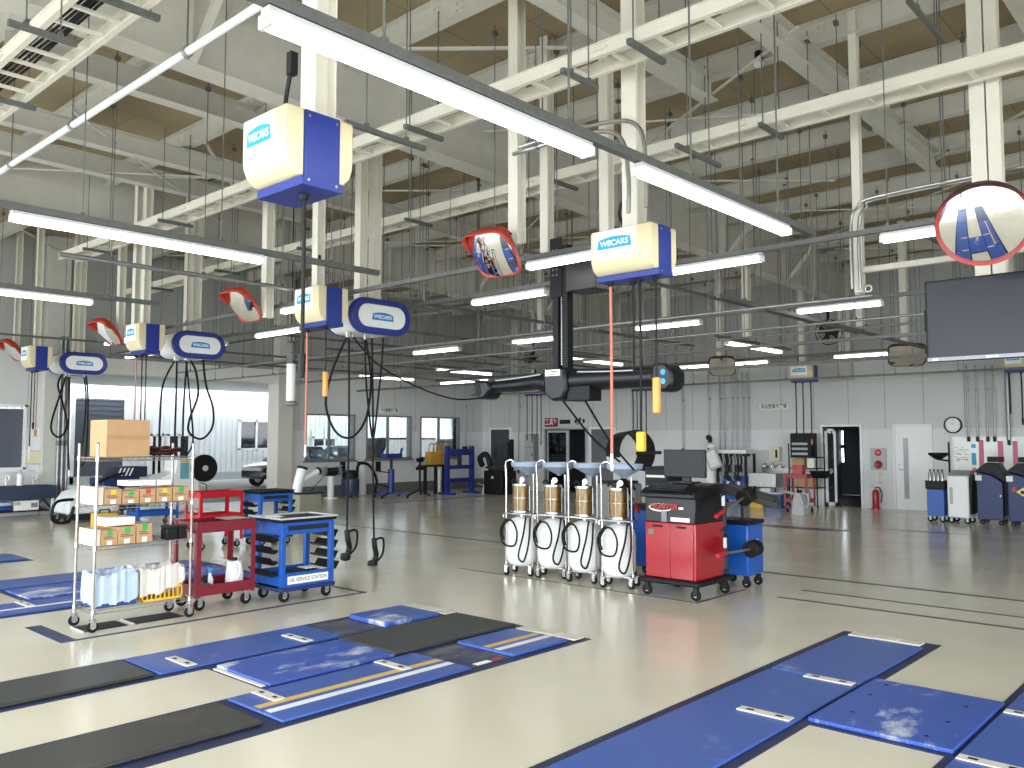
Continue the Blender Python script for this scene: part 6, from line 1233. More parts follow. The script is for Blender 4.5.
for k, px_ in enumerate((7, 34)): yy = PX(px_, 480, x0+.15).y; b = MB(); b.tube(spl([(x0+.1, yy, zt+.01), (x0+.1, yy, zt+.2), (x0+.28, yy, zt+.22), (x0+.32, yy, zt+.14)], 5), .025); b.cyl((x0+.1, yy-.06, zt+.12), (x0+.1, yy+.06, zt+.12), .02); b.build('faucet', WHITE, o)
zs = zt+.011
yy = PX(20, 480, x0+.35).y; o = thing('soap_bottle', 'white pump bottle standing on the navy washing bench', 'bottle', (x0+.35, yy, zs)); b = MB(); b.lathe([(0, 0), (.07, 0), (.07, .24), (.03, .28), (0, .28)], (x0+.35, yy, zs), 14); b.build('body', WHITE, o); b = MB(); b.cyl((x0+.35, yy, zs+.28), (x0+.35, yy, zs+.34), .015); b.cbox((x0+.38, yy, zs+.35), (.09, .03, .02)); b.build('pump', LGREY, o)
zs = .152
yy = PX(.5, 505, x1-.3).y; o = thing('jerry_can', 'blue and clear plastic can under the navy washing bench', 'can', (x1-.3, yy, zs)); MB().box((x1-.5, yy-.2, zs), (x1-.14, yy+.2, zs+.11)).build('fluid_body', DBLUE, o, .03); MB().box((x1-.5, yy-.2, zs+.112), (x1-.14, yy+.19, zs+.2)).build('clear_top', mat('pale blue plastic', (190, 208, 228), .3), o, .04)
yy = PX(23.5, 505, x1-.3).y; o = thing('printed_box', 'white printed box under the middle of the navy washing bench', 'box', (x1-.3, yy, zs)); MB().box((x1-.55, yy-.24, zs), (x1-.12, yy+.26, zs+.22)).build('box_body', PAPER, o, .005); MB().box((x1-.1195, yy+.1, zs+.06), (x1-.118, yy+.24, zs+.16)).build('dark_print', GREY, o); MB().box((x1-.1195, yy-.28, zs+.12), (x1-.118, yy-.12, zs+.2)).build('print_lines', LGREY, o)
yy = PX(43.5, 505, x1-.3).y; o = thing('crumpled_bag', 'crumpled silver plastic bag under the end of the navy washing bench', 'bag', (x1-.3, yy, zs)); b = MB(); bmesh.ops.create_icosphere(b.bm, subdivisions=3, radius=.1); random.seed(2)
for v in b.bm.verts: v.co = V((v.co.x*.9, v.co.y*1.4, v.co.z*.95))*(.85+.3*random.random())+V((x1-.32, yy, zs+.118))
b.build('bag_film', mat('silver film', (176, 184, 196), .25, .3), o); b = MB(); b.tube([(x1-.12, yy+.1, zs+.02), (x1-.11, yy-.08, zs+.24)], .02); b.build('spout_tube', BLACK, o)
p = PX(37, 457, XL+.02); o = thing('paper_dispenser', 'ivory paper towel dispenser on the wall between shuttered window and opening', 'dispenser', p); MB().box((XL+.002, p.y-.22, p.z-.16), (XL+.16, p.y+.22, p.z+.16)).build('case', mat('ivory dispenser', (226, 220, 190), .5), o, .02); MB().box((XL+.1605, p.y+.06, p.z-.1), (XL+.164, p.y+.15, p.z+.11)).build('front_slot', BLACK, o)
for k, (px_, r) in enumerate(((57, .042), (61.5, .042), (66, .03))): p = PX(px_, 480, XL+.3); o = thing('riser_pipe', ('grey riser pipe beside the wide opening, nearest the dispenser', 'grey riser pipe beside the wide opening, middle of three', 'thin grey riser pipe on the very edge of the wide opening')[k], 'pipe', (XL+.3, p.y, 0)); b = MB(); b.cyl((XL+.3, p.y, 0), (XL+.3, p.y, 4.2), r, 10); b.build('pipe', GALV, o); b = MB(); b.cyl((XL+.3, p.y, 1.6), (XL+.3, p.y, 1.72), r+.008, 10); b.build('union', DGALV, o); b = MB(); b.box((XL+.21, p.y-.03, 2.6), (XL+.3, p.y+.03, 2.64)); b.build('hanging_clip', DGALV, o)
# ---- floor scrubber and machines beyond the shelving trolley
A = FL(66, 521.5); Bq = FL(100, 521.5); x, y0 = -19.2, PX(60, 510, -19.2).y; y1 = PX(112, 510, -19.2).y; zt = ZD(80, 486, V((x, y0+.5, 0)))
o = thing('floor_scrubber', 'white floor scrubbing machine with a black handle, by the edge of the wide opening', 'floor scrubber', (x, (y0+y1)/2, 0)); b = MB(); b.prism([(y0, .18), (y1, .18), (y1, zt*.95), (y1-.3, zt), (y0+.55, zt), (y0+.15, zt-.12), (y0, zt*.55)], 'x', x-.4, x+.4); b.build('tank_body', mat('white tank', (226, 230, 232), .35), o, .05)
MB().box((x-.38, y0+.1, .05), (x+.38, y1-.1, .178)).build('brush_deck', DARK, o, .02); b = MB(); b.tube(spl([(x+.42, y0+.1, zt-.25), (x+.45, y0-.25, zt-.3), (x+.45, y0-.3, zt-.65), (x+.42, y0+.0, zt-.7), (x+.42, y0+.12, zt-.4)], 6), .032, 8); b.build('handle_grip', BLACK, o); MB().box((x+.401, y0+.55, zt-.22), (x+.404, y0+1.1, zt-.12)).build('yellow_label', YELLOW, o)
b = MB(); b.tube(spl([(x+.1, y1-.5, zt-.01), (x+.1, y1-.1, zt+.18), (x+.1, y1+.2, zt+.25)], 5), .03); b.build('suction_hose', BLACK, o); casters(o, [(x+.3, y0+.05), (x-.3, y0+.05), (x+.3, y1-.2), (x-.3, y1-.2)], .08, .04, ztop=.18, ax='x')
P = FL(140, 512); x, y = P.x, P.y-.5; o = thing('vented_machine', 'navy machine with a white vent grille, beyond the upper carton row', 'workshop machine', (x, y, 0)); zt = ZD(140, 466, P); MB().box((x-.4, y-.55, .1), (x+.4, y+.3, zt-.25)).build('body', NAVY, o, .02); b = MB(); b.prism([(y-.3, zt-.249), (y+.5, zt-.249), (y+.5, zt), (y-.05, zt)], 'x', x-.35, x+.35); b.build('vent_head', mat('black navy head', (28, 34, 54), .4), o, .02)
for k in range(4): b = MB(); yy = y-.16+.09*k; b.obox((x+.352, yy, zt-.12), V((.002, 0, 0)), V((0, .018, 0)), V((0, .04, .09))); b.build('vent_bar', WHITE, o)
casters(o, [(x+i, y+j) for i in (-.3, .3) for j in (-.4, .2)], .045, .03, ztop=.1, ax='x')
P = FL(178, 512); x, y = P.x, P.y; o = thing('tyre_stand', 'white machine with a large black disc and a teal label, beyond the shelving trolley', 'workshop machine', (x, y, 0)); zt = ZD(175, 458, P); b = MB(); b.prism([(y-.55, .05), (y+.45, .05), (y+.35, zt*.75), (y+.15, zt), (y-.2, zt), (y-.25, zt*.75), (y-.65, zt*.62)], 'x', x-.35, x+.3); b.build('body', WHITE, o, .04)
b = MB(); d = V((x+.36, y+.45, zt-.25)); b.lathe([(0, -.05), (.3, -.05), (.33, -.02), (.33, .05), (.3, .08), (.12, .06), (0, .06)], d, 32, (1, 0, 0)); d_ = b.build('black_disc', BLACK, o); b = MB(); b.lathe([(0, .062), (.07, .062), (.07, .08), (0, .08)], d, 16, (1, 0, 0)); b.build('hub', LGREY, d_); MB().box((x+.301, y-.12, zt*.62), (x+.304, y+.1, zt*.92)).build('teal_label', mat('teal label', (104, 168, 178), .5), o); MB().box((x+.301, y-.12, zt*.925), (x+.304, y+.1, zt*.96)).build('yellow_stripe', YELLOW, o)
b = MB(); b.cyl((x+.3, y+.45, zt-.25), (x+.0, y+.3, zt-.3), .05); b.build('shaft', SILVER, o)
A = FL(137, 527); x0_, y0_ = A.x, A.y; c_ = FL(172, 524)
bt = frame_cart('tool_trolley', 'low blue tool trolley seen between the two carton shelves', A.x-.5, A.x, A.y, c_.y+.1, [.24, .52], .56, BLUE, .05, .1)
o = thing('yellow_case', 'small yellow case on the floor beyond the lower carton row', 'case', (A.x-.2, A.y-.5, 0)); MB().box((A.x-.4, A.y-.75, .0), (A.x-.05, A.y-.35, .3)).build('shell', YELLOW, o, .02); b = MB(); b.tube(spl([(A.x-.22, A.y-.65, .29), (A.x-.22, A.y-.63, .36), (A.x-.22, A.y-.47, .36), (A.x-.22, A.y-.45, .29)], 5), .015); b.build('handle', BLACK, o)
# ---- cars out in the yard
def car(P, label, paint, L=3.7, Hh=1.5, van=False):
    x, y = P.x, P.y; o = thing('car', label, 'car', (x, y, -.03)); w = .82; z = -.03
    if van: body = [(0, .3), (.05, .75), (.35, 1.0), (.8, Hh), (L, Hh), (L, .3)]
    else: body = [(0, .32), (0, .62), (.12, .78), (.95, .98), (L-.12, 1.0), (L, .8), (L, .32)]
    b = MB(); b.prism([(y+p, z+q) for p, q in body], 'x', x-w, x+w); b.build('body_shell', paint, o, .08)
    if not van:
        b = MB(); n = [(y+.85, .97), (y+1.5, Hh-.06), (y+1.9, Hh), (y+L-.9, Hh), (y+L-.3, .98)]; A = [b.bm.verts.new((x-w*.97, p, z+q)) for p, q in n]; B = [b.bm.verts.new((x+w*.97, p, z+q)) for p, q in n]
        for i in (1, 2, 3): A[i].co.x += .13; B[i].co.x -= .13
        for i in range(5): b.bm.faces.new((A[i], A[(i+1) % 5], B[(i+1) % 5], B[i]))
        b.bm.faces.new(A[::-1]); b.bm.faces.new(B); b.build('cabin', paint, o, .05)
        for y_a, y_b in ((1.15, 1.95), (2.02, L-.75)):
            g = MB(); zz = z+1.03; t0, t1 = (y_a+.0, y_a+.42) if y_a < 1.5 else (y_a, y_a); g.poly([(x+w*.985, y+y_a, zz), (x+w*.985, y+y_b, zz), (x+w-.115, y+y_b-(.0 if y_a < 1.5 else .14), z+Hh-.09), (x+w-.115, y+t1, z+Hh-.09)]); g = g.build('side_window', mat('car glass', (86, 104, 120), .05, var=.1), o); g.modifiers.new('t', 'SOLIDIFY').thickness = .01
        b = MB(); b.cbox((x+w+.09, y+1.2, z+1.05), (.16, .1, .13)); b.build('wing_mirror', paint, o, .02)
    for yy in (.68, L-.72):
        for sg in (-1, 1):
            k = MB(); k.lathe([(.16, -.09), (.27, -.09), (.3, -.05), (.3, .08), (.27, .1), (.16, .1)], (x+sg*(w-.04), y+yy, z+.3), 24, (sg, 0, 0), True); k = k.build('tyre', RUBBER, o); q = MB(); q.lathe([(0, .07), (.17, .06), (.17, -.05), (0, -.05)], (x+sg*(w-.04), y+yy, z+.3), 20, (sg, 0, 0)); q.build('rim', SILVER, k)
    MB().cbox((x, y-.01, z+.68), (1.3, .05, .12)).build('headlamp', LGREY, o)
    return o
CARB = mat('black car paint', (22, 24, 30), .12, var=0, coat=.8); CARS = mat('blue silver car paint', (130, 150, 172), .15, .4, var=0, coat=.8)
car(V((-28.3, 16.75, 0)), 'black hatchback parked in the yard, its nose showing past the opening column', CARB, 3.5)
car(V((-31.8, 20.6, 0)), 'silver blue car parked in the yard behind the first yard window', CARS)
car(V((-27.8, 21.3, 0)), 'black van parked in the yard behind the middle yard window', CARB, 3.5, 1.85, True)
car(V((-27.8, 25.3, 0)), 'dark van parked in the yard behind the last yard window', mat('navy van paint', (40, 52, 76), .15, var=0, coat=.6), 4.4, 1.8, True)
# ================================================================ CAMERA BEAM, MIRRORS, SCREEN, FANS
YC = 7.3
a, c = PY(482, 392, YC), PY(674, 381, YC); x0, x1 = a.x, c.x; xm = PY(563, 382, YC).x; zc = 2.385
BODY = mat('dark navy beam shell', (14, 16, 24), .35, var=.05, spec=.35)
o = thing('camera_beam', 'black wheel alignment camera beam on a hanging column, over the red console', 'alignment camera', (xm, YC, zc))
b = MB()
def ring(x, h, d, z, n=14): return [b.bm.verts.new((x, YC+d*math.cos(t), z+h*math.sin(t))) for t in [2*math.pi*i/n for i in range(n)]]
R = [ring(x0+.12, .05, .06, zc-.02), ring(x0+.2, .07, .07, zc-.01), ring(x0+.6, .085, .08, zc+.0), ring(xm-.35, .1, .09, zc+.02), ring(xm-.2, .135, .12, zc+.0), ring(xm+.0, .135, .12, zc), ring(xm+.35, .12, .1, zc+.01), ring(x1-.4, .105, .09, zc), ring(x1-.15, .1, .09, zc-.0)]
for A, B in zip(R, R[1:]):
    for k in range(14): b.bm.faces.new((A[k], A[(k+1) % 14], B[(k+1) % 14], B[k]))
b.bm.faces.new(R[0][::-1]); b.bm.faces.new(R[-1]); b.build('beam_shell', BODY, o)
b = MB(); b.prism([(xm-.18, zc+.15), (xm+.14, zc+.15), (xm+.16, zc-.1), (xm+.1, zc-.2), (xm-.04, zc-.22), (xm-.15, zc-.14)], 'y', YC-.15, YC+.13); b.build('centre_housing', BODY, o, .03)
MB().box((xm+.13, YC-.1, zc-.22), (xm+.44, YC+.12, zc-.06)).build('cable_box', BLACK, o, .01)
pl = MB().box((xm-.13, YC-.153, zc+.06), (xm+.08, YC-.151, zc+.13)).build('name_plate', PAPER, o); MB().box((xm-.05, YC-.155, zc+.1), (xm+.04, YC-.1535, zc+.115)).build('print', GREY, pl); MB().box((xm-.09, YC-.155, zc+.075), (xm+.02, YC-.1535, zc+.085)).build('print', GREY, pl)
for p, q in (((x0+.3, zc+.055), (xm-.26, zc+.09)), ((xm+.26, zc+.095), (x1-.42, zc+.07))): b = MB(); b.tube(spl([(p[0], YC-.075, p[1]), ((p[0]+q[0])/2, YC-.09, (p[1]+q[1])/2-.005), (q[0], YC-.085, q[1])], 6), .008, 6); b.build('pale_trim_line', LGREY, o)
b = MB(); b.prism([(x0-.06, zc+.07), (x0+.2, zc+.06), (x0+.22, zc-.05), (x0+.14, zc-.15), (x0+.02, zc-.16), (x0-.05, zc-.05)], 'y', YC-.1, YC+.16); h = b.build('camera_head', BODY, o, .03); b = MB(); b.prism([(x0-.03, zc+.04), (x0+.06, zc+.03), (x0+.08, zc-.1), (x0+.03, zc-.12)], 'y', YC-.104, YC-.1005); b.build('lens_window', BLACK, h)
b = MB(); b.prism([(x1-.18, zc+.13), (x1-.02, zc+.12), (x1+.05, zc+.04), (x1+.05, zc-.1), (x1-.02, zc-.16), (x1-.16, zc-.16), (x1-.2, zc)], 'y', YC-.12, YC+.14); h = b.build('camera_head', BODY, o, .03)
for dz in (.03, -.06): b = MB(); b.lathe([(0, .004), (.03, .004), (.03, 0), (0, 0)], (x1-.05, YC-.121, zc+dz), 14, (0, -1, 0)); b.build('camera_lens', CYAN, h)
b = MB(); zt = PY(560, 246, YC).z; yc = YC+.02
for dx in (-.075, .06): b.box((xm+dx-.045, yc-.05, zc+.13), (xm+dx+.03, yc+.05, zt))
b.build('hanging_column', BLACK, o)
for px_ in (547, 607):
    q = PY(px_, 243, YC+.3); b = MB(); h = .06; zz = RZ(YC+.3)-.03; z0_ = zt-.1; b.box((q.x-h, YC+.3-h, z0_), (q.x+h, YC+.3-h+.012, zz)); b.box((q.x-h, YC+.3+h-.012, z0_), (q.x+h, YC+.3+h, zz)); b.box((q.x-.006, YC+.3-h+.012, z0_), (q.x+.006, YC+.3+h-.012, zz)); b.build('hanging_post', CREAM, o)
MB().box((xm-.3, YC+.08, zt-.2), (xm+.7, YC+.235, zt-.06)).build('head_beam', CREAM, o)
b = MB()
for k in range(46): b.cbox((xm-.015, yc-.02, zc+.2+k*.03), (.012, .01, .02))
b.build('lift_chain', SILVER, o)
MB().box((xm-.15, yc-.06, zc+.95), (xm+.02, yc-.052, zc+1.62)).build('bracket_plate', BLACK, o); k = MB()
for dx in (-.1, -.05):
    for dz in (1.2, 1.26, 1.42, 1.48): k.cyl((xm+dx, yc-.061, zc+dz), (xm+dx, yc-.068, zc+dz), .01, 8)
k.build('bolt_heads', SILVER, o); MB().box((xm+.12, yc-.12, zc+.98), (xm+.52, yc+.2, zc+1.4)).build('motor_box', mat('black motor box', (34, 34, 36), .4), o, .01)
for dx, e in ((.02, PY(620, 462, 8.0)), (.32, PY(634, 470, 8.0))): p = V((xm+dx, YC-.02, zc-.215)); b = MB(); b.tube(spl([p, p+(e-p)*.5+V((0, 0, -.06)), e], 8), .012); b.build('data_cable', RUBBER, o)
# ---- convex mirrors
def cap_sphere(c, n, R, prof, m=24):
    """dome: prof(u, v) inside outline; returns mesh of a convex sheet"""
    pass
def round_mirror(c, n, r, label, post):
    o = thing('round_mirror', label, 'mirror', c); c, n = V(c), V(n).normalized(); Rr = r*3.6; b = MB()
    pr = [(r*.955*i/14, math.sqrt(Rr*Rr-(r*.955*i/14)**2)-Rr+.035) for i in range(15)]; b.lathe(pr, c, 56, n); b.build('mirror_face', MIRROR, o)
    RIM = mat('red mirror rim', (166, 52, 52), .4); b = MB(); b.lathe([(r*.95, -.03), (r*1.0, -.03), (r*1.02, 0), (r*1.0, .02), (r*.95, .01)], c, 56, n, True); b.build('rim', RIM, o)
    b = MB(); b.lathe([(0, -.09), (r*.5, -.08), (r*.96, -.025)], c, 40, n); b.build('back_shell', mat('dull orange shell', (150, 70, 56), .5), o)
    u = V((0, 0, 1)); s = u.cross(n).normalized(); up = n.cross(s); b = MB(); P1, P2 = [], []
    for i in range(25):
        t = math.radians(25+130*i/24); e = c+(s*math.cos(t)+up*math.sin(t))*r*1.02; P1.append(b.bm.verts.new(e)); P2.append(b.bm.verts.new(e+n*.16*math.sin(math.pi*i/24)))
    for i in range(24): b.bm.faces.new((P1[i], P1[i+1], P2[i+1], P2[i]))
    hd = b.build('hood', mat('dark maroon hood', (70, 34, 40), .5), o); hd.modifiers.new('t', 'SOLIDIFY').thickness = .006
    if post: b = MB(); b.cyl(c-n*.08, post, .02); b.build('hanging_bracket', DGALV, o)
    return o
def rect_mirror(c, n, w, h, label, post, roll=0., back=(150, 52, 44), rim=None):
    o = thing('traffic_mirror', label, 'mirror', c); c, n = V(c), V(n).normalized(); s = V((0, 0, 1)).cross(n).normalized(); up = n.cross(s)
    q = Matrix.Rotation(roll, 3, n); s, up = q @ s, q @ up; N = 40; pts = []
    for i in range(N):
        t = 2*math.pi*i/N; cx, sx = math.cos(t), math.sin(t); k = (abs(cx)**5+abs(sx)**5)**(-.2); pts.append((cx*k*w/2, sx*k*h/2))
    Rr = max(w, h)*2.2; f = lambda x, y: math.sqrt(Rr*Rr-x*x-y*y)-Rr+.045; b = MB(); rings = []
    for kk in [j/8 for j in range(1, 9)]: rings.append([b.bm.verts.new(c+s*(x*kk*.95)+up*(y*kk*.95)+n*f(x*kk*.95, y*kk*.95)) for x, y in pts])
    ce = b.bm.verts.new(c+n*.045)
    for i in range(N): b.bm.faces.new((ce, rings[0][i], rings[0][(i+1) % N]))
    for A, B in zip(rings, rings[1:]):
        for i in range(N): b.bm.faces.new((A[i], B[i], B[(i+1) % N], A[(i+1) % N]))
    b.build('mirror_face', MIRROR, o, ang=80); RIM = rim or mat('orange red rim', (190, 66, 50), .4, var=.04); b = MB(); q = []
    for (sc, d) in ((.945, .0), (.97, .02), (1.02, .01), (1.03, -.02), (.95, -.03)): q.append([b.bm.verts.new(c+s*x*sc+up*y*sc+n*d) for x, y in pts])
    for k in range(5):
        for i in range(N): b.bm.faces.new((q[k][i], q[k][(i+1) % N], q[(k+1) % 5][(i+1) % N], q[(k+1) % 5][i]))
    b.build('rim', RIM, o); b = MB(); A = [b.bm.verts.new(c+s*x*.97+up*y*.97-n*.028) for x, y in pts]; B = [b.bm.verts.new(c+s*x*.7+up*y*.7-n*.09) for x, y in pts]
    for i in range(N): b.bm.faces.new((A[i], A[(i+1) % N], B[(i+1) % N], B[i]))
    b.bm.faces.new(B); b.build('back_shell', mat('mirror back %d' % back[0], back, .55), o); b = MB(); P1, P2 = [], []
    idx = [i for i in range(N) if math.sin(2*math.pi*i/N) > .15]; idx.sort(key=lambda i: (2*math.pi*i/N+.5) % (2*math.pi))
    for j, i in enumerate(idx): x, y = pts[i]; t = j/(len(idx)-1); P1.append(b.bm.verts.new(c+s*x*1.03+up*y*1.03)); P2.append(b.bm.verts.new(c+s*x*1.04+up*y*1.05+n*(.02+.13*math.sin(math.pi*t)**.6)))
    for i in range(len(idx)-1): b.bm.faces.new((P1[i], P1[i+1], P2[i+1], P2[i]))
    hd = b.build('hood', RIM, o); hd.modifiers.new('t', 'SOLIDIFY').thickness = .006
    if post: b = MB(); b.bar(c-n*.08, post, .04, .1); b.build('hanging_bracket', DARK, o)
    return o
def drop_post(name, label, x, y, z, w=.13, cat='post'):
    o = thing(name, label, cat, (x, y, z)); b = MB(); h = w/2; zt = RZ(y)-.03; b.box((x-h, y-h, z), (x+h, y-h+.012, zt)); b.box((x-h, y+h-.012, z), (x+h, y+h, zt)); b.box((x-.006, y-h+.012, z), (x+.006, y+h-.012, zt)); b.build('post', CREAM, o)
    MB().box((x-h*1.05, y-h*1.05, zt-.012), (x+h*1.05, y+h*1.05, zt)).build('head_plate', CREAM, o); return o
p = PY(517, 243, 6.42); q = PY(547, 243, 6.42)
drop_post('hanging_post', 'cream hanging post carrying the red framed mirror over the drainers', p.x, 6.42, p.z)
m1 = PY(494, 253, 6.1); rect_mirror(m1, (.12, -.78, -.6), .5, .52, 'red framed rectangular mirror over the drainers, largest of its kind', (p.x, 6.28, p.z+.1), 0)
P6 = PY(267, 318, 6.6); drop_post('hanging_post', 'cream hanging post carrying the mirror between the middle and second-last reels', P6.x, 6.6, P6.z)
m2 = PY(243, 305, 6.35); rect_mirror(m2, (.1, -.75, -.62), .5, .56, 'red framed convex mirror between the largest and the middle oval reels', (P6.x, 6.34, P6.z+.15), 0)
m3 = PY(107, 332, 6.35); P7 = PY(120, 338, 6.6); rect_mirror(m3, (.1, -.75, -.62), .5, .56, 'red framed convex mirror above the farthest oval reel', (P7.x, 6.34, P7.z+.1), 0)
m4 = PY(12, 350, 6.35); P8 = PY(16, 352, 6.6); rect_mirror(m4, (.1, -.75, -.62), .5, .56, 'red framed convex mirror behind the last reel box of the row', (P8.x, 6.34, P8.z+.1), 0)
drop_post('hanging_post', 'cream hanging post behind the middle oval reel, next to its mirror', P7.x, 6.6, P7.z-.1, .12); drop_post('hanging_post', 'cream hanging post carrying the mirror behind the last reel box', P8.x, 6.6, P8.z-.1, .12)
# mirrors seen from behind near the sink wall
for px_, py_, w, lab, pp in ((722, 366, .62, 'small mirror near the sink wall, showing its grey back above the conduits', 720), (907, 355, .72, 'small mirror near the sink wall, grey face beside the screen', 905)):
    c = PY(px_, py_, 18.5); ps = PY(pp, 340, 18.8); rect_mirror(c, (.3, -.85, -.45), w, .5, lab, (ps.x, 18.7, c.z+.15), 0., (88, 60, 52), mat('dark brown rim', (92, 58, 48), .5)); drop_post('hanging_post', 'cream hanging post holding the small mirror '+('above the conduits' if px_ < 800 else 'beside the screen'), ps.x, 18.8, c.z-.05, .14)
# round mirror on the screen posts
YS = 8.75; S1, S2 = PY(982, 200, YS), PY(998, 200, YS)
z_b = 2.65
drop_post('hanging_post', 'cream hanging post holding wall screen and round mirror, nearer of the pair', S1.x, YS, z_b, .13); drop_post('hanging_post', 'cream hanging post holding wall screen and round mirror, farther of the pair', S2.x, YS, z_b, .11)
mc = PY(983, 224, 7.75); round_mirror(mc, (.16, -.8, -.44), .355, 'large round convex mirror with a red rim, hung above the wall screen', (S1.x, YS-.1, mc.z+.4))
a, c = PY(925.5, 300, 8.45), PY(1064, 300, 8.45); zt, zb = ZD(925.5, 282, a), ZD(925.5, 363, a)
o = thing('wall_screen', 'large dark flat wall screen hung from two posts below the round mirror', 'TV', ((a.x+c.x)/2, 8.8, zb)); MB().box((a.x, 8.43, zb), (c.x, 8.49, zt)).build('hanging_case', BLACK, o, .006); MB().box((a.x+.02, 8.426, zb+.045), (c.x-.02, 8.4295, zt-.02)).build('screen_glass', mat('grey screen glass', (34, 37, 46), .3, var=.02, spec=.3), o); MB().box((a.x+.01, 8.422, zb+.006), (c.x-.01, 8.4255, zb+.04)).build('lower_bezel', mat('grey bezel', (120, 122, 128), .3, .4), o)
MB().box((a.x+.05, 8.42, zb+.012), (a.x+.1, 8.4215, zb+.03)).build('maker_mark', WHITE, o); MB().box(((a.x+c.x)/2-.05, 8.42, zb+.014), ((a.x+c.x)/2+.05, 8.4215, zb+.03)).build('maker_mark', WHITE, o)
b = MB(); b.box((S1.x-.3, 8.495, zb+.25), (S1.x+.5, 8.55, zb+.3)); b.box((S1.x-.3, 8.495, zb+.55), (S1.x+.5, 8.55, zb+.6)); b.box((S1.x-.05, 8.55, zb+.2), (S1.x+.05, YS-.07, zb+.65)); b.build('hanging_mount', DARK, o)
b = MB(); b.box((a.x-.03, 8.495, zb+.3), (a.x+.1, 8.57, zb+.5)); b.build('side_speaker', BLACK, o)
# pole with eye ring and cross arm
pp = PY(859, 250, 9.4); ppz = PY(870, 292, 9.4).z
o = drop_post('hanging_post', 'slim cream hanging pole with an eye ring, beside the wall screen', pp.x, 9.4, ppz, .09); b = MB(); b.box((pp.x+.05, 9.37, ppz+.22), (S1.x+.3, 9.43, ppz+.28)); b.build('cross_arm', CREAM, o); b = MB(); b.tube([(pp.x+.09+.035*math.cos(t), 9.4, ppz+.04+.035*math.sin(t)) for t in [math.pi*i/8 for i in range(16)]], .008, 6, True); b.build('eye_ring', WHITE, o)
# far hanging posts
for px_, yt, yb, lab in ((316, 0, 250, None), (666, 240, 325, 'pale hanging post beyond the camera column, over the console'), (747, 275, 340, 'pale hanging post between camera beam end and the black fan'), (425, 250, 300, 'pale hanging post beyond the largest oval reel'), (541, 250, 330, 'pale hanging post just behind the camera column'), (862, 330, 360, 'pale hanging post right of the black fan, over the doorway')):
    if lab: q = PY(px_, yb, 16.5); drop_post('hanging_post', lab.replace('right of', 'next to'), q.x, 16.5, max(q.z, 3.9), .14)
# fans
def fan(c, r, label):
    o = thing('wall_fan', label, 'fan', c); c = V(c); n = V((.35, -.9, -.2)).normalized(); s = V((0, 0, 1)).cross(n).normalized(); u = n.cross(s); b = MB()
    for kk in (1, .72, .42): b.tube([c+n*(.1-.06*kk)+(s*math.cos(t)+u*math.sin(t))*r*kk for t in [2*math.pi*i/28 for i in range(28)]], .012 if kk == 1 else .006, 5, True)
    for i in range(12): t = 2*math.pi*i/12; d = s*math.cos(t)+u*math.sin(t); b.tube([c+n*.1, c+n*.08+d*r*.5, c+n*.035+d*r], .004, 4); b.tube([c+n*.035+d*r, c-n*.12+d*r*.6], .005, 4)
    b.build('cage', BLACK, o)
    for i in range(4):
        t = math.pi/4+math.pi/2*i; d = s*math.cos(t)+u*math.sin(t); e = s*math.cos(t+.95)+u*math.sin(t+.95); g = MB(); g.prism([(0, 0)]*0 or [(0, 0), (1, 0), (1, 1), (0, 1)], 'z', 0, 1); g.bm.clear(); P = [c+d*r*.12+n*.02, c+d*r*.85+n*.04, c+e*r*.85-n*.02, c+e*r*.12-n*.0]; A = [g.bm.verts.new(p) for p in P]; B = [g.bm.verts.new(p-n*.008) for p in P]
        g.bm.faces.new(A); g.bm.faces.new(B[::-1])
        for k in range(4): g.bm.faces.new((A[k], A[(k+1) % 4], B[(k+1) % 4], B[k]))
        g.build('blade', DARK, o)
    b = MB(); b.cyl(c+n*.06, c-n*.25, .09, 14); b.build('motor', BLACK, o); b = MB(); b.tube([c-n*.2, c-n*.22+V((0, 0, r)), c-n*.22+V((0, 0, r+.35))], .04); b.build('hanging_arm', BLACK, o)
    return o
fan(PY(828.5, 332, 20.0), .3, 'black caged fan hung before the sink wall under a lamp'); fan(PY(531, 358, 20.6), .24, 'dull black caged fan behind the camera beam, by its column')
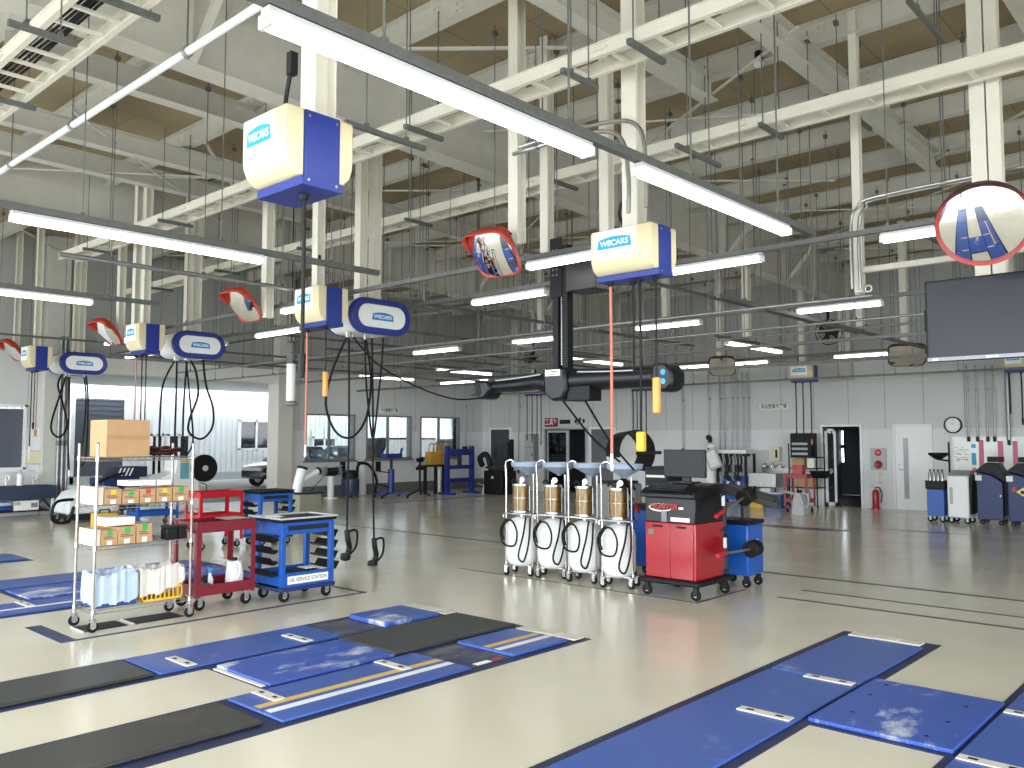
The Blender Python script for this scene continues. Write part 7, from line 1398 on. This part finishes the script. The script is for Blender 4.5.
# hanging exhaust duct
q = PY(291, 372, 8.9); z0, z1 = PY(291, 405, 8.9).z, PY(291, 341, 8.9).z
o = thing('exhaust_duct', 'thick white and grey hanging exhaust duct in front of the opening column', 'duct', (q.x, 8.9, z0)); zm = z1-(z1-z0)*.36
b = MB(); b.cyl((q.x, 8.9, z0+.06), (q.x, 8.9, zm), .085, 18); b.build('white_sleeve', WHITE, o); b = MB(); b.lathe([(.07, 0)]+[(.08+.01*(i % 2), i*.022) for i in range(1, int((z1-zm)/.022))]+[(.05, z1-zm)], (q.x, 8.9, zm), 18); b.build('ribbed_hose', GALV, o); b = MB(); b.lathe([(.06, -.02), (.13, 0), (.135, .03), (.09, .075), (.06, .075)], (q.x, 8.9, z0), 18, closed=True); b.build('rubber_mouth', GREY, o); b = MB(); b.cyl((q.x, 8.9, z1), (q.x, 8.9, RZ(8.9)-.2), .012, 8); b.cyl((q.x+.05, 8.9, zm+.05), (q.x+.22, 8.9, zm), .025); b.build('hanging_rod', DARK, o)
# smoke detector bulbs near the roof
for px_, py_, lab in ((759, 68, 'small white bulb lamp fixed under a roof beam near the second tray'),): q = FL(px_, py_, 6.2); o = thing('ceiling_bulb', lab, 'lamp', q); b = MB(); b.lathe([(0, 0), (.05, .02), (.06, .06), (.03, .11), (0, .11)], q, 14); b.build('bulb', WHITE, o); b = MB(); b.cyl(q+V((0, 0, .11)), q+V((0, 0, .2)), .05, 12); b.build('ceiling_socket', BLACK, o)
# ================================================================ LIGHT
w = bpy.data.worlds.new('sky'); SC.world = w; w.use_nodes = True
bg = w.node_tree.nodes['Background']; bg.inputs['Color'].default_value = (.9, .96, 1, 1); bg.inputs['Strength'].default_value = 5.5
def portal(loc, rot, sx, sy):
    l = bpy.data.lights.new('daylight_opening', 'AREA'); l.shape = 'RECTANGLE'; l.size = sx; l.size_y = sy; l.cycles.is_portal = True
    o = bpy.data.objects.new('daylight_opening', l); COL.objects.link(o); o.location = loc; o.rotation_euler = rot
for b_ in bays: portal(((b_[0]+b_[1])/2, YN-.1, 2.5), (math.pi/2, 0, 0), 5.1, 5.0)
portal((XR+.1, -.75, 2.15), (math.pi/2, 0, math.pi/2), 6.5, 4.3); portal((XR+.1, 6.25, 2.15), (math.pi/2, 0, math.pi/2), 5.5, 4.3)
portal((XL-.1, (OPEN[0]+OPEN[1])/2, 1.7), (math.pi/2, 0, -math.pi/2), OPEN[1]-OPEN[0], 3.4)
SC.view_settings.view_transform = 'Standard'; SC.view_settings.look = 'None'; SC.view_settings.gamma = 1; SC.view_settings.use_curve_mapping = False
SC.view_settings.exposure = 0.7
SC.cycles.max_bounces = 8; SC.cycles.diffuse_bounces = 5; SC.cycles.glossy_bounces = 4; SC.cycles.transparent_max_bounces = 12
SC.cycles.use_denoising = True
SC.cycles.sample_clamp_indirect = 8
